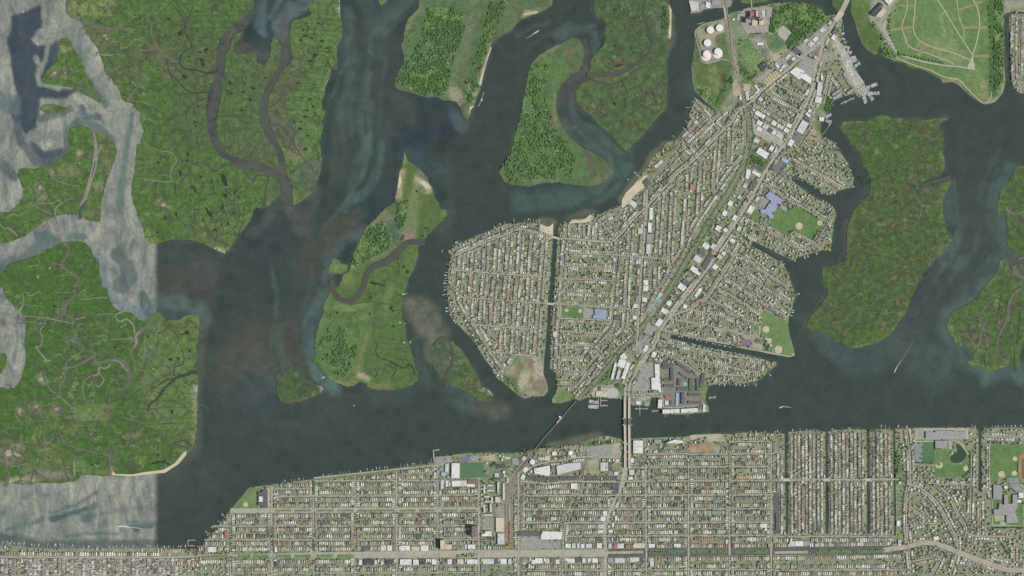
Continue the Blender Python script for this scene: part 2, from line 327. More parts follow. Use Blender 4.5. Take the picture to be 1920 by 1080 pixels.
# ------------------------------------------------------------------ the bay
NAVY, TEAL, BROWN, SAND, SLATE = (53,64,66), (80,104,96), (88,85,73), (118,113,95), (90,90,84)
def ST(rows):
    return [(P(s), hw, so, srgb(*c) if isinstance(c, tuple) else c, al, ar) for s, hw, so, c, al, ar in rows]
WATER = ST([
 ('T12: 0,900 400,300 700,500 500,900', 0, 60, (70,80,76), .7, 1),
 ('T12: 0,450 250,420 330,520', 20, 45, (86,82,76), .7, 0), ('T12: 260,420 340,520 330,560', 8, 12, (68,70,66), .6, 0),
 ('T12: 60,560 60,800 240,940', 8, 22, (78,92,92), .5, 0), ('T12: 110,880 240,920', 14, 12, (57,66,64), .8, 0),
 ('T10: 600,540 650,560 620,700 560,900 500,1080 470,1080 490,920 530,700', 0, 9, NAVY, .85, 1),
 ('T10: 640,0 700,0 700,80 640,150 620,360 640,500 660,540 600,540 600,400 640,200', 0, 10, (54,64,72), .7, 1),
 ('T10: 1080,700 1400,780 1520,850 1480,950 1400,1080 1000,1080 1060,900 1000,760', 0, 16, (54,64,74), .85, 1),
 ('T10: 1130,100 1070,250 1040,550', 7, 8, NAVY, .8, 0), ('T10: 930,60 1120,10', 8, 8, (56,66,74), .7, 0),
 ('T11: 790,60 890,0 910,160 800,330 720,350 740,220', 0, 8, NAVY, .9, 1),
 ('T11: 1030,430 960,480 850,560 700,660', 10, 9, NAVY, .85, 0), ('T11: 600,850 700,740', 10, 10, NAVY, .85, 0), ('T11: 540,940 500,1060 620,1020', 7, 9, NAVY, .85, 0),
 ('T11: 1000,300 900,420 800,520', 16, 16, (56,68,74), .6, 0),
 ('T11: 1150,120 1270,210 1350,370 1400,460', 7, 9, NAVY, .8, 0), ('T11: 500,0 505,280', 6, 7, NAVY, .7, 0),
 ('T11: 940,0 1100,-60 1300,0 1200,80', 0, 18, (56,66,74), .7, 1),
 ('T11: 0,480 200,500 300,660 200,760 0,900', 0, 16, (60,70,76), .7, 1), ('T11: 300,440 380,460 360,490', 5, 5, NAVY, .8, 0),
 ('T00: 1830,220 1900,180 1920,380 1850,370', 0, 6, NAVY, .9, 1), ('T10: 0,0 380,30 400,110 250,150 200,280 100,380 0,390', 0, 9, (60,72,80), .9, 1),
 ('T20: 500,250 560,300 640,400', 8, 7, NAVY, .8, 0), ('T20: 560,140 690,180 680,300', 6, 7, NAVY, .8, 0), ('T20: 0,190 60,160', 6, 6, NAVY, .8, 0),
 ('T21: 330,305 450,330 660,330', 8, 7, NAVY, .9, 0), ('T21: 0,330 330,300', 8, 8, (58,70,74), .7, 0), ('T21: 700,110 760,180', 4, 5, NAVY, .8, 0),
 ('T12: 520,560 640,730 800,740', 6, 6, NAVY, .7, 0), ('T12: 440,150 420,350 450,560', 5, 6, NAVY, .7, 0),
 ('T01: 1850,640 1920,540', 10, 10, NAVY, .8, 0), ('T01: 1750,800 1900,700', 10, 14, (58,68,76), .6, 0),
 ('T32: 1000,200 900,360 740,430', 8, 8, (58,70,74), .7, 0), ('T32: 1120,20 1060,120', 6, 6, (56,64,70), .8, 0),
 ('T31: 600,480 610,600', 8, 8, (66,72,72), .8, 0), ('T31: 760,200 770,300 640,450', 6, 7, (68,76,80), .8, 0), ('T31: 1330,160 1330,0', 6, 8, (66,78,80), .7, 0),
 ('T31: 590,600 590,860 420,930', 4, 6, (84,82,80), .7, 0), ('T32: 280,250 300,340', 8, 8, (82,80,74), .7, 0),
 ('T31: 1350,400 1390,700', 12, 12, (82,104,104), .7, 0), ('T31: 1300,830 1390,700 1445,920 1300,870', 0, 7, (84,112,104), .85, 1),
 ('T31: 1820,200 1720,350 1705,550 1760,700 1800,790 1740,880 1600,1080', 6, 12, (84,106,104), .75, 0), ('T31: 1800,800 1860,880', 8, 9, (92,94,94), .8, 0),
 ('T32: 1600,40 1480,120 1370,180 1330,300 1390,440 1500,560 1650,650 1760,620', 7, 12, (86,108,106), .7, 0),
 ('T32: 420,360 560,480 640,560', 10, 14, (82,100,100), .7, 0), ('T32: 760,560 780,470 950,370', 10, 14, (82,102,100), .7, 0), ('T32: 1150,500 1250,600', 20, 25, (78,98,92), .6, 0),
 ('T32: 1600,600 1630,710', 4, 8, (86,112,106), .6, 0), ('T32: 1870,610 1920,680', 10, 10, (90,112,106), .7, 0),
 ('T31: 1500,500 1600,800 1400,1000', 26, 30, (74,80,76), .6, 0), ('T32: 1120,150 1040,330 1000,480', 14, 22, (76,82,78), .6, 0), ('T32: 600,480 700,560', 14, 16, (66,76,76), .7, 0),
 ('T10: 690,80 690,260 720,420 720,600 640,880', 4, 9, TEAL, .6, 0), ('T10: 650,300 660,480 620,540', 4, 6, (78,98,100), .7, 0),
 ('T10: 830,0 880,200 880,400', 4, 12, TEAL, .5, 0), ('T10: 1120,0 1000,120 950,220', 8, 12, (78,102,94), .7, 0), ('T10: 850,780 838,1080', 4, 6, TEAL, .8, 0),
 ('T10: 880,800 920,900 960,1080', 4, 7, (70,86,74), .8, 0), ('T10: 950,820 1010,980', 3, 6, (68,84,78), .7, 0), ('T10: 1060,760 1160,870', 8, 10, (76,82,72), .7, 0),
 ('T10: 970,420 960,720 700,1080', 40, 30, (76,88,78), .35, 0),
 ('T10: 40,20 20,200 60,260', 3, 5, (86,108,110), .9, 0), ('T10: 60,0 70,110 50,230', 2, 4, (88,108,110), .8, 0), ('T10: 190,0 120,120', 2, 4, (88,110,110), .8, 0),
 ('T10: 480,0 330,20 260,100 190,170 210,270', 7, 6, (100,112,112), .9, 0), ('T10: 250,20 180,110 160,200', 3, 4, (92,108,108), .8, 0),
 ('T10: 0,420 110,420 100,460', 5, 6, (94,88,84), .9, 0), ('T00: 1760,330 1870,395', 7, 6, (94,88,84), .95, 0),
 ('T11: 940,0 935,170 830,350 700,430 660,480', 3, 6, (86,110,106), .8, 0), ('T11: 820,-30 760,120 720,330', 2, 6, (80,100,96), .7, 0),
 ('T11: 1130,80 1300,170 1430,260', 6, 12, (72,92,98), .6, 0), ('T11: 560,840 650,740 760,690 800,650', 4, 7, (84,104,106), .8, 0),
 ('T12: 540,-160 520,0 400,260 385,380 420,560 520,680 600,770', 5, 8, (84,106,106), .85, 0), ('T12: 430,600 520,700 600,740', 6, 6, (84,116,104), .8, 0),
 ('T12: 1500,800 1590,880', 8, 12, (82,102,98), .6, 0), ('T12: 900,800 1100,780', 10, 14, (78,88,86), .5, 0),
 ('T20: 330,270 470,230 600,200 640,270 620,380', 4, 7, (88,102,100), .7, 0), ('T20: 450,880 560,970 700,1050', 2, 4, (92,106,108), .8, 0), ('T20: 470,960 590,1060', 2, 4, (92,106,108), .8, 0), ('T20: 430,830 480,910', 2, 4, (90,102,104), .7, 0),
 ('T21: 620,-20 780,90 830,170 720,320 400,410 60,430', 7, 12, (78,104,98), .8, 0), ('T21: 850,80 820,180', 8, 8, (82,108,102), .7, 0),
 ('T20: 545,320 540,540 380,620 325,740 335,900 440,1040', 3, 4, (104,90,80), .9, 0), ('T20: 560,560 440,650 400,760 430,900', 6, 9, (84,82,86), .8, 0), ('T20: 470,660 430,760 560,850', 3, 5, (98,86,78), .8, 0),
 ('T11: 470,790 560,720 700,610', 7, 16, (88,86,76), .75, 0), ('T11: 700,560 780,510', 4, 8, (84,86,72), .7, 0), ('T11: 400,900 480,1000', 16, 28, (84,84,76), .5, 0),
 ('T12: 1140,110 1280,130 1340,230 1395,345 1330,420 1240,330', 0, 13, (122,116,102), .95, 1), ('T12: 1290,300 1320,420 1300,520', 5, 8, (110,104,92), .8, 0), ('T12: 1680,880 1830,930', 8, 12, (100,98,86), .8, 0), ('T12: 1240,240 1230,285', 3, 3, (78,80,80), .7, 0),
 ('T02: 1500,-100 1400,30 1300,80', 16, 22, (86,82,76), .75, 0), ('T02: 1780,640 1920,560', 26, 30, (86,86,76), .6, 0), ('T02: 1500,200 1520,300 1500,640', 4, 7, (96,94,88), .7, 0), ('T02: 1490,700 1490,1080', 3, 6, (98,96,92), .6, 0),
 ('T02: 1860,850 1920,780', 16, 24, (66,76,82), .7, 0), ('T01: 1280,1000 1500,1060', 16, 24, (80,78,74), .7, 0), ('T01: 1350,820 1500,900', 20, 24, (76,84,80), .5, 0),
 ('T02: 1150,110 1350,110 1500,160 1540,240', 6, 9, (84,110,102), .85, 0), ('T02: 1200,170 1270,230 1340,230', 6, 6, (64,84,88), .9, 0),
 ('T01: 1660,820 1720,790 1770,700', 4, 6, (100,96,88), .6, 0), ('T03: 1480,60 1430,170 1240,310', 4, 8, (98,94,84), .8, 0), ('T03: 1200,360 1500,300', 20, 30, (74,84,78), .5, 0),
 ('T23: 300,108 560,55 650,30', 3, 5, (110,108,92), .8, 0), ('T21: 1160,20 1060,90 1000,200 900,320 840,420', 5, 6, (126,122,100), .85, 0), ('T21: 200,590 290,600', 4, 5, (120,118,100), .8, 0), ('T21: 430,560 600,510', 3, 5, (110,110,95), .7, 0),
 ('T20: 1360,560 1340,700', 5, 9, (70,88,90), .7, 0), ('T20: 1190,100 1190,300 1150,400', 2, 5, (100,102,92), .6, 0), ('T10: 1730,200 1690,560 1600,900', 3, 7, (84,92,84), .6, 0),
 ('T11: 1440,470 1450,560 1380,640', 5, 9, (84,92,80), .6, 0), ('T12: 1220,600 1220,700', 4, 7, (76,90,86), .5, 0),
 ('T10: 1480,860 1520,930 1560,960', 5, 7, (88,104,106), .7, 0), ('T00: 1900,60 1800,170 1700,260 1655,450 1655,560 1612,700 1595,850 1605,980 1635,1080 | T01: 1640,60 1760,125 1900,165 | T11: 60,185 140,225 210,290 230,400 250,480', 6, 6, (92,91,89), .95, 0),
 ('T00: 1760,210 1680,300 1660,440', 3, 4, (104,97,90), .8, 0), ('T00: 1640,880 1585,900 1600,1060 | T01: 1720,105 1880,140', 2, 3, (74,80,80), .8, 0),
 ('T10: 220,200 220,280 215,430 150,560 60,720 55,840 100,1000 150,1080 | T11: 190,120 215,280', 6, 6, (98,91,86), .95, 0), ('T10: 60,800 70,950 140,1070', 2, 3, (80,84,86), .8, 0),
 ('T11: 230,420 300,500 380,640', 8, 12, (90,92,88), .7, 0), ('T11: 150,480 60,600 -40,660', 3, 8, (86,94,88), .6, 0), ('T11: 440,340 410,480 330,600', 4, 8, (90,94,90), .6, 0),
 ('T12: 560,-20 600,60 690,100 770,60', 6, 6, (96,93,90), .8, 0),
])
# reaches of the western channel: dark still pools and sun glint painted in around them
W_STILL = [('T00: 90,120 300,60 310,200 220,290 290,360 440,350 420,470 310,600 340,650 560,690 500,720 300,740 260,950 200,1000 80,850 130,700 80,400', 0, 6, (56,68,78), .04, .95, 1),
 ('T00: 440,340 420,480 320,600', 4, 6, (62,80,86), .1, .9, 0), ('T00: 0,700 120,740 140,860 40,840', 0, 10, (78,98,100), .2, .8, 1),
 ('T00: 540,330 640,540 700,660 800,790', 5, 7, (84,104,100), .18, .9, 0), ('T00: 560,300 620,420 660,520', 7, 8, (96,118,110), .3, .7, 0), ('T00: 380,170 380,320 340,470 280,560', 2, 4, (100,108,100), .45, .9, 0),
 ('T00: 270,430 300,480 275,570 290,640 420,655 560,650', 3, 4, (100,112,106), .5, .8, 0),
 ('T00: 985,860 965,1080 | T01: 930,150 900,330 900,520', 3, 5, (84,104,98), .18, .9, 0), ('T01: 820,640 880,760 950,820', 3, 6, (88,106,100), .2, .8, 0),
 ('T00: 505,1080 505,960 620,905 740,960 840,1080', 4, 5, (78,98,96), .15, .9, 0), ('T00: 620,820 640,880 740,880', 4, 5, (76,88,92), .12, .9, 0), ('T00: 310,900 400,860 520,820', 4, 5, (78,88,88), .15, .8, 0),
 ('T00: 130,930 150,1080', 5, 6, (70,84,90), .1, .8, 0), ('T01: 200,30 260,120 350,150 440,110 470,40', 5, 6, (72,84,90), .1, .85, 0), ('T01: 260,10 320,80 440,50', 5, 6, (62,74,84), .06, .9, 0), ('T01: 40,170 90,240', 6, 8, (74,86,92), .12, .8, 0),
 ('T01: 150,180 190,330 120,470 0,530', 3, 5, (110,118,118), .25, .7, 0),
 ('T01: 290,690 340,760 200,830 60,910 0,980', 7, 8, (82,98,98), .14, .9, 0), ('T01: 330,690 440,740', 7, 7, (80,102,98), .1, .9, 0), ('T01: 520,700 620,700', 4, 5, (76,100,96), .1, .8, 0),
 ('T01: 880,830 950,900 960,1010 900,1060', 9, 8, (84,96,96), .1, .92, 0), ('T01: 720,860 760,1000 800,1080 | T02: 860,90 1000,170 1080,220', 8, 8, (86,110,116), .26, .9, 0), ('T02: 1060,60 1110,190', 6, 7, (70,92,96), .1, .8, 0),
 ('T03: 60,740 200,700 330,655', 2, 4, (72,92,88), .14, .9, 0), ('T03: 380,652 520,620 660,572', 3, 3, (66,88,84), .1, .95, 0), ('T03: 370,608 560,555 740,462', 1.5, 3, (74,94,90), .18, .9, 0), ('T03: 700,560 720,540', 3, 3, (70,90,88), .15, .9, 0),
 ('T03: 480,785 880,760', 1.5, 3, (76,98,92), .2, .8, 0), ('T03: 760,600 1140,560', 2, 5, (80,98,94), .25, .7, 0), ('T03: 640,650 700,620', 5, 6, (76,98,92), .22, .8, 0),
 ('T03: -40,800 300,850 700,850 1160,850', 6, 10, (68,88,80), .12, .9, 0), ('T03: -40,560 200,720', 6, 14, (88,104,98), .3, .6, 0), ('T03: 960,690 1160,690', 4, 4, (82,102,94), .2, .8, 0), ('T03: 1000,735 1140,710', 2.5, 3, (70,90,86), .12, .9, 0)]
W_GLINT = [('T00: 330,150 400,210 330,280 240,310', 10, 10, .74, .8, 0), ('T00: 30,420 40,600 20,700', 10, 9, .62, .8, 0), ('T00: 280,800 300,900 500,900 560,760 780,850', 10, 10, .72, .8, 0), ('T00: 640,180 700,300 770,440', 6, 7, .72, .8, 0),
 ('T01: 40,0 150,60 300,110', 6, 8, .66, .8, 0), ('T01: 330,0 440,30', 5, 6, .8, .7, 0), ('T01: 1000,500 1040,640', 12, 8, .62, .8, 0), ('T01: 120,300 60,460', 8, 8, .74, .8, 0), ('T01: 700,600 800,650 700,690', 8, 14, .6, .6, 0),
 ('T03: 100,480 500,440 1000,420', 14, 16, .66, .7, 0), ('T03: 190,820 330,740', 6, 9, .62, .8, 0), ('T03: 480,810 620,700 720,690', 5, 8, .6, .8, 0), ('T03: 590,840 700,760 850,730', 5, 8, .6, .8, 0), ('T03: 870,820 940,740', 5, 7, .6, .8, 0), ('T02: 60,250 130,420 120,600', 8, 8, .66, .8, 0), ('T02: 60,600 130,720', 6, 8, .4, .8, 0),
 ('T02: 1000,130 1040,180', 3, 4, .85, .8, 0), ('T01: 800,990 870,1060', 4, 5, .8, .8, 0)]
# ------------------------------------------------------------------ salt-marsh islands
MARSH = land_cover('marsh_grass', veins=.012); MARSH_R = land_cover('rough_marsh', .4, .3, veins=.02); SHORE = land_cover('meadow', .2, .12)
TOWNG = land_cover('town_ground', .25, .0)
G1, G2, G3, LIME, DRY, MUDB, FLOOR, FLOOR2 = (79,117,48), (87,110,60), (92,121,60), (104,124,62), (120,118,92), (92,90,74), (86,120,68), (88,116,84)
structure
land('salt_marsh', 'T00: 515,0 495,90 540,140 605,160 625,200 660,260 700,320 740,380 760,430 780,500 800,560 850,600 890,660 905,710 930,760 985,775 1020,810 1060,850 1055,920 1080,980 1060,1040 1050,1080 | T01: 1030,0 1020,90 1010,200 990,290 985,380 1000,440 1025,500 1040,550 1065,590 1075,640 1085,700 1130,750 1160,748 1240,728 1330,712 1420,720 1480,730 1540,750 1570,770 1620,795 1680,822 1720,800 1730,770 1770,710 1820,650 1850,610 1880,560 1900,500 | T11: 0,475 40,488 70,480 130,430 175,400 190,360 178,310 150,262 100,228 0,195 | T01: 1850,188 1800,165 1720,135 1650,95 1610,45 1600,0 | T00: 1590,1080 1562,1000 1548,900 1548,800 1558,720 1570,650 1600,600 1620,530 1618,450 1628,370 1648,290 1690,240 1760,180 1850,110 1900,50 1915,0',
 (82,118,54), ST([('T00: 1150,0 1250,300 1250,700 1300,1080 | T01: 1250,400 1300,760 900,760 900,0 | T00: 700,500 400,0', 0, 25, G1, .8, 1),
  ('T00: 1300,300 1500,600 1450,1000', 30, 40, (84,104,60), .6, 0), ('T00: 1560,420 1600,500', 8, 10, (92,98,74), .7, 0), ('T00: 1200,400 1300,540', 10, 14, (104,106,84), .6, 0),
  ('T00: 560,40 700,80 820,60 800,10', 8, 10, (128,146,70), .75, 0), ('T00: 520,60 560,120', 10, 10, (120,122,100), .6, 0), ('T00: 700,240 800,290 760,340', 10, 10, (110,108,84), .55, 0), ('T00: 900,380 1100,400', 8, 12, (96,102,72), .5, 0), ('T00: 850,520 1000,540', 10, 14, (96,104,74), .5, 0),
  ('T01: 1080,30 1110,300', 8, 14, (98,112,64), .4, 0), ('T01: 1500,600 1600,700', 14, 16, (100,112,66), .6, 0), ('T01: 1080,660 1140,730', 6, 7, (118,138,66), .7, 0), ('T01: 1620,790 1680,810', 3, 3, (170,170,140), .7, 0), ('T01: 1720,650 1850,560', 8, 10, (100,128,64), .6, 0), ('T01: 1200,440 1250,470', 4, 6, (150,145,120), .6, 0),
  ('T11: 70,300 150,330 120,400', 7, 8, (92,104,66), .6, 0), ('T11: 20,260 60,300', 8, 6, (100,124,58), .5, 0)]), MARSH)
land('salt_marsh', 'T00: 1830,225 1760,260 1735,300 1722,370 1690,430 1685,520 1667,600 1662,700 1642,800 1635,870 1622,900 1622,980 1652,1080 | T01: 1660,0 1690,50 1740,85 1800,108 1880,128 | T11: 0,132 60,148 120,180 172,192 172,150 148,70 118,0 | T10: 108,1080 58,990 28,900 22,800 52,700 98,600 158,520 182,440 188,350 163,300 130,275 110,340 108,430 60,490 10,475 | T00: 1920,395 1850,405 1800,410 1752,395 1745,330 1790,300',
 (86,113,61), ST([('T00: 1700,450 1800,700 1700,900', 20, 24, (78,112,54), .5, 0), ('T11: 20,40 60,100', 20, 16, (90,100,66), .6, 0), ('T10: 0,560 40,680', 16, 14, (86,100,66), .5, 0)]), MARSH)
land('salt_marsh', 'T10: 635,0 535,0 430,20 385,45 400,80 415,110 370,130 300,145 265,165 258,230 258,330 272,430 250,480 185,545 135,650 90,740 82,800 85,870 115,960 165,1060 | T11: 170,0 205,70 217,150 237,230 265,300 273,380 278,455 310,448 370,410 410,378 435,330 455,280 482,210 495,140 487,70 482,0 | T10: 475,1080 490,1000 505,950 490,910 510,870 525,840 495,820 490,770 510,720 525,640 550,580 560,530 600,525 612,480 605,420 605,350 640,290 650,200 635,130 630,60',
 (89,123,60), ST([('T10: 290,460 280,600 170,820', 12, 12, (92,104,74), .6, 0), ('T10: 180,560 230,640 120,790', 14, 10, (92,98,72), .7, 0), ('T10: 130,930 220,980 290,1080', 12, 10, (96,96,88), .8, 0), ('T10: 625,60 632,130', 2, 3, (170,175,165), .9, 0), ('T10: 560,540 520,660', 3, 4, (150,150,110), .5, 0),
  ('T11: 260,60 330,100', 7, 8, (130,122,92), .6, 0), ('T11: 400,180 470,220 420,260', 12, 12, (96,108,92), .8, 0), ('T11: 330,280 400,340', 14, 12, (86,100,74), .6, 0), ('T11: 300,430 420,370', 4, 5, (112,126,70), .6, 0)]), MARSH)
land('salt_marsh', 'T00: 490,285 520,300 560,370 620,470 640,530 660,580 700,640 760,720 795,780 750,770 690,740 640,710 590,690 540,660 440,640 350,630 310,610 320,570 370,510 420,470 440,400 440,330 450,290', G1, ST([('T00: 460,360 500,380', 5, 6, (140,138,108), .6, 0), ('T00: 400,550 490,545', 7, 7, (130,128,98), .6, 0), ('T00: 600,690 760,750', 8, 7, (96,112,84), .7, 0)]), MARSH_R)
land('marsh_islet', 'T00: 300,815 330,780 400,780 460,800 520,810 480,840 420,855 350,850 310,830', (86,112,60), ST([('T00: 345,805 365,815', 2, 4, (150,145,110), .8, 0)]), MARSH_R)
land('salt_marsh', 'T00: 520,970 560,945 610,935 660,950 710,980 760,980 790,1000 830,1040 850,1080 | T01: 865,0 880,50 860,130 830,210 800,280 780,360 760,450 755,520 755,585 700,580 640,565 620,545 560,530 520,525 440,535 410,550 330,580 260,640 200,680 140,710 60,740 0,760 0,540 60,510 110,480 150,440 175,390 180,340 160,300 130,230 150,190 200,180 270,185 340,165 400,145 460,110 500,60 520,20 525,0 | T00: 512,1060', G1,
 ST([('T00: 740,1000 780,1080 | T01: 790,60 800,180', 10, 9, (112,112,84), .55, 0), ('T01: 700,420 700,520', 8, 9, (110,112,84), .55, 0), ('T01: 290,310 320,400', 6, 6, (130,128,100), .6, 0), ('T01: 470,190 560,200', 7, 8, (124,124,92), .6, 0), ('T01: 380,210 400,220', 3, 4, (150,140,115), .7, 0), ('T01: 590,70 600,75', 3, 4, (160,150,125), .8, 0), ('T01: 740,300 750,330', 5, 6, (140,136,112), .6, 0)]), MARSH)
land('salt_marsh', 'T01: 8,1075 0,1020 30,960 60,905 120,880 200,860 260,840 330,800 400,770 470,740 520,730 600,730 650,745 680,780 700,840 740,880 745,960 765,1020 770,1075 | T02: 800,0 820,60 830,100 850,140 900,170 950,180 990,190 1040,240 1090,250 1110,225 1130,235 1140,200 1190,175 1210,210 1260,240 1340,240 1400,205 1470,195 1490,210 1500,280 1490,380 1470,440 1475,500 1470,560 1450,600 1480,610 1490,660 1485,740 1480,850 1478,960 1475,1075 | T03: 1470,0 1465,60 1440,120 1410,160 1350,200 1330,230 1290,270 1230,300 1160,312 1080,315 1000,325 920,330 850,330 800,330 720,325 640,320 600,330 570,370 480,380 380,385 280,380 180,395 100,385 40,400 0,420 | T02: 0,745 30,745 60,760 110,750 150,700 170,640 195,530 190,450 195,330 190,230 150,170 110,140 50,80 20,0', (72,112,44),
 ST([('T02: 1150,200 1480,200 1480,1080 1200,1080 1050,700', 0, 20, (95,125,60), .85, 1), ('T02: 1250,300 1400,320', 12, 14, (98,108,62), .5, 0), ('T02: 1400,260 1470,230', 8, 8, (104,126,64), .6, 0), ('T02: 1465,740 1470,770', 4, 5, (165,165,140), .8, 0), ('T02: 1465,820 1465,1060', 2, 4, (150,155,115), .5, 0),
  ('T02: 600,940 800,930', 10, 10, (114,136,62), .7, 0), ('T02: 330,980 560,1060', 8, 10, (104,128,58), .6, 0), ('T02: 150,880 320,960', 16, 18, (84,112,50), .6, 0), ('T02: 260,880 300,920', 6, 6, (130,125,110), .6, 0), ('T02: 300,670 320,700', 5, 6, (150,145,125), .7, 0), ('T02: 420,900 440,920', 8, 7, (112,106,92), .6, 0), ('T02: 470,600 470,700', 3, 4, (140,135,100), .6, 0), ('T02: 150,910 155,940', 3, 4, (150,145,120), .7, 0),
  ('T03: 0,110 150,150 60,200', 10, 9, (120,116,94), .75, 0), ('T03: 220,330 500,340', 6, 6, (112,110,88), .7, 0), ('T03: 300,310 520,330', 4, 4, (132,130,120), .8, 0), ('T03: 200,250 500,240', 8, 9, (110,118,76), .5, 0), ('T03: 340,120 420,200', 10, 10, (110,124,68), .5, 0), ('T03: 600,270 800,290', 6, 6, (110,138,64), .6, 0), ('T03: 80,370 240,360', 4, 5, (165,158,130), .7, 0), ('T03: 0,400 60,380', 4, 5, (160,158,130), .7, 0), ('T03: 300,0 260,80', 6, 8, (104,132,58), .6, 0),
  ('T03: 1080,200 1060,250', 4, 6, (112,136,60), .6, 0), ('T03: 1350,120 1440,130', 5, 6, (130,132,96), .5, 0), ('T03: 1450,20 1440,90', 2, 4, (140,150,96), .6, 0), ('T03: 960,40 1050,30', 4, 4, (130,120,110), .5, 0), ('T03: 1100,100 1350,60', 16, 16, (88,108,54), .5, 0)]), MARSH)
land('marsh_islet', 'T02: 0,480 40,490 55,520 40,600 10,640 0,640', G1, [], MARSH_R)
land('mud_flat', 'T02: 0,190 40,210 75,280 60,350 30,400 0,430', (142,138,128), ST([('T02: 20,220 25,260', 3, 4, (90,104,70), .8, 0)]), SHORE)
# wooded islands
land('wooded_island', 'T10: 1280,0 1220,60 1150,130 1120,200 1110,280 1090,350 1110,420 1100,490 1060,550 1045,600 1045,650 1090,680 1180,700 1280,730 1360,730 1420,755 1500,760 1540,830 1560,880 1580,900 1600,870 1610,830 1640,780 1670,700 1690,620 1720,520 1740,420 1760,340 1800,300 1850,260 1920,230 | T20: 50,160 90,140 170,110 240,80 300,40 330,0', (94,116,74),
 ST([('T10: 1290,30 1500,20 1600,100 1560,260 1500,430 1430,650 1390,720 1200,690 1070,620 1110,480 1150,300 1180,130', 0, 5, (88,120,70), .95, 1), ('T10: 1640,0 1590,240 1500,500 1420,700', 5, 5, (106,124,78), .8, 0), ('T10: 1690,60 1620,400 1510,720', 8, 6, (96,112,76), .7, 0), ('T10: 1760,60 1700,300 1600,700', 8, 7, (82,118,60), .8, 0), ('T10: 1480,690 1520,760', 8, 5, (150,142,120), .9, 0), ('T10: 1600,220 1580,240', 4, 4, (130,125,115), .7, 0), ('T10: 1260,510 1275,520', 3, 3, (150,135,110), .8, 0), ('T10: 1320,180 1325,205', 3, 2, (130,160,60), 1, 0),
  ('T10: 1800,170 1700,600', 2, 3, (84,104,64), .7, 0), ('T10: 1760,340 1690,600 1600,860', 2, 3, (165,160,130), .8, 0), ('T10: 1090,330 1160,150 1240,60', 3, 3, (132,132,94), .6, 0), ('T10: 1600,660 1650,700', 5, 4, (140,136,106), .7, 0), ('T10: 1900,40 1920,120 | T20: 20,80', 6, 6, (106,112,82), .7, 0), ('T20: 90,100 180,90', 3, 3, (160,152,120), .9, 0), ('T20: 200,60 300,30', 3, 4, (112,126,84), .7, 0), ('T20: 150,20 240,20', 4, 6, (76,106,66), .6, 0)]), SHORE)
land('marsh_point', 'T10: 915,0 920,20 940,42 985,10 990,0', (100,122,66), [], SHORE, .4)
land('wooded_island', 'T20: 455,285 500,295 530,330 540,400 530,480 500,530 440,560 380,620 342,690 327,760 332,830 352,900 392,980 442,1040 500,1078 | T21: 490,0 545,40 600,60 680,110 730,170 760,215 720,260 660,300 600,320 520,310 430,300 350,285 280,290 200,300 120,320 40,310 | T11: 1920,305 1860,280 1830,230 1825,200 1850,150 1880,110 1920,60 | T20: 0,1060 40,960 60,880 80,790 100,680 115,590 130,520 150,470 200,420 260,380 330,340 400,310', (90,114,70),
 ST([('T20: 150,480 300,420 400,400 420,520 350,620 300,800 340,1000 460,1080 | T21: 560,140 580,200 500,260 100,270 0,280 | T11: 1850,230 1850,170 | T20: 20,1060 80,850', 0, 4, (88,124,66), .95, 1), ('T20: 280,400 420,370 440,480', 8, 6, (96,114,70), .8, 0), ('T20: 410,370 440,390', 5, 6, (120,108,80), .6, 0), ('T20: 180,420 330,350', 4, 4, (128,132,90), .6, 0), ('T20: 300,850 320,930', 4, 4, (120,112,84), .7, 0),
  ('T21: 560,70 590,180', 5, 4, (104,96,90), .8, 0), ('T21: 620,90 680,160 640,250', 8, 7, (88,106,62), .7, 0), ('T21: 620,290 740,220', 5, 5, (112,112,92), .7, 0), ('T21: 180,280 250,240 340,280', 4, 4, (124,130,92), .7, 0), ('T20: 105,600 80,760 40,960', 1.5, 2, (140,140,110), .6, 0), ('T20: 320,720 330,900', 1.5, 3, (150,130,105), .6, 0)]), SHORE)
land('marsh_island', 'T20: 618,0 612,80 640,140 690,150 700,200 690,260 695,320 650,380 600,430 588,470 585,520 580,560 590,600 520,630 472,690 480,760 540,830 600,870 640,930 700,980 750,1020 790,1078 | T21: 800,0 820,30 855,60 900,20 915,0 | T20: 920,1078 980,1020 1030,960 1090,880 1140,840 1165,790 1165,700 1160,600 1150,500 1155,400 1185,340 1190,280 1195,180 1200,80 1180,30 1160,0', (80,108,60),
 ST([('T20: 1070,30 1160,20 1180,60 1170,240 1080,240 1050,180', 0, 3, (84,114,80), .9, 1), ('T20: 1190,60 1185,270', 1.5, 2.5, (165,155,130), .9, 0), ('T20: 780,480 840,470', 5, 5, (106,88,70), .8, 0), ('T20: 620,460 650,470', 4, 5, (108,94,74), .7, 0), ('T20: 790,650 820,660', 3, 4, (96,80,64), .8, 0), ('T20: 880,625 900,630', 3, 4, (100,86,68), .7, 0), ('T20: 590,830 690,850', 4, 5, (98,88,68), .6, 0), ('T20: 880,930 940,925', 4, 4, (96,86,64), .7, 0), ('T20: 1010,690 1050,710', 6, 8, (98,100,88), .6, 0), ('T20: 1110,650 1130,680', 5, 6, (94,96,84), .6, 0), ('T20: 900,320 920,330', 4, 6, (100,98,84), .5, 0),
  ('T20: 600,620 500,660 480,720', 5, 6, (92,116,56), .7, 0), ('T20: 630,580 800,600', 4, 5, (96,122,60), .7, 0), ('T20: 700,500 600,440 ', 4, 6, (94,120,60), .6, 0), ('T20: 850,680 1000,640', 8, 10, (88,116,60), .5, 0), ('T20: 1060,760 1100,800', 8, 8, (98,116,66), .5, 0), ('T20: 600,880 480,760', 3, 4, (100,96,84), .6, 0), ('T21: 815,30 900,15', 3, 4, (104,120,70), .6, 0)]), MARSH_R)
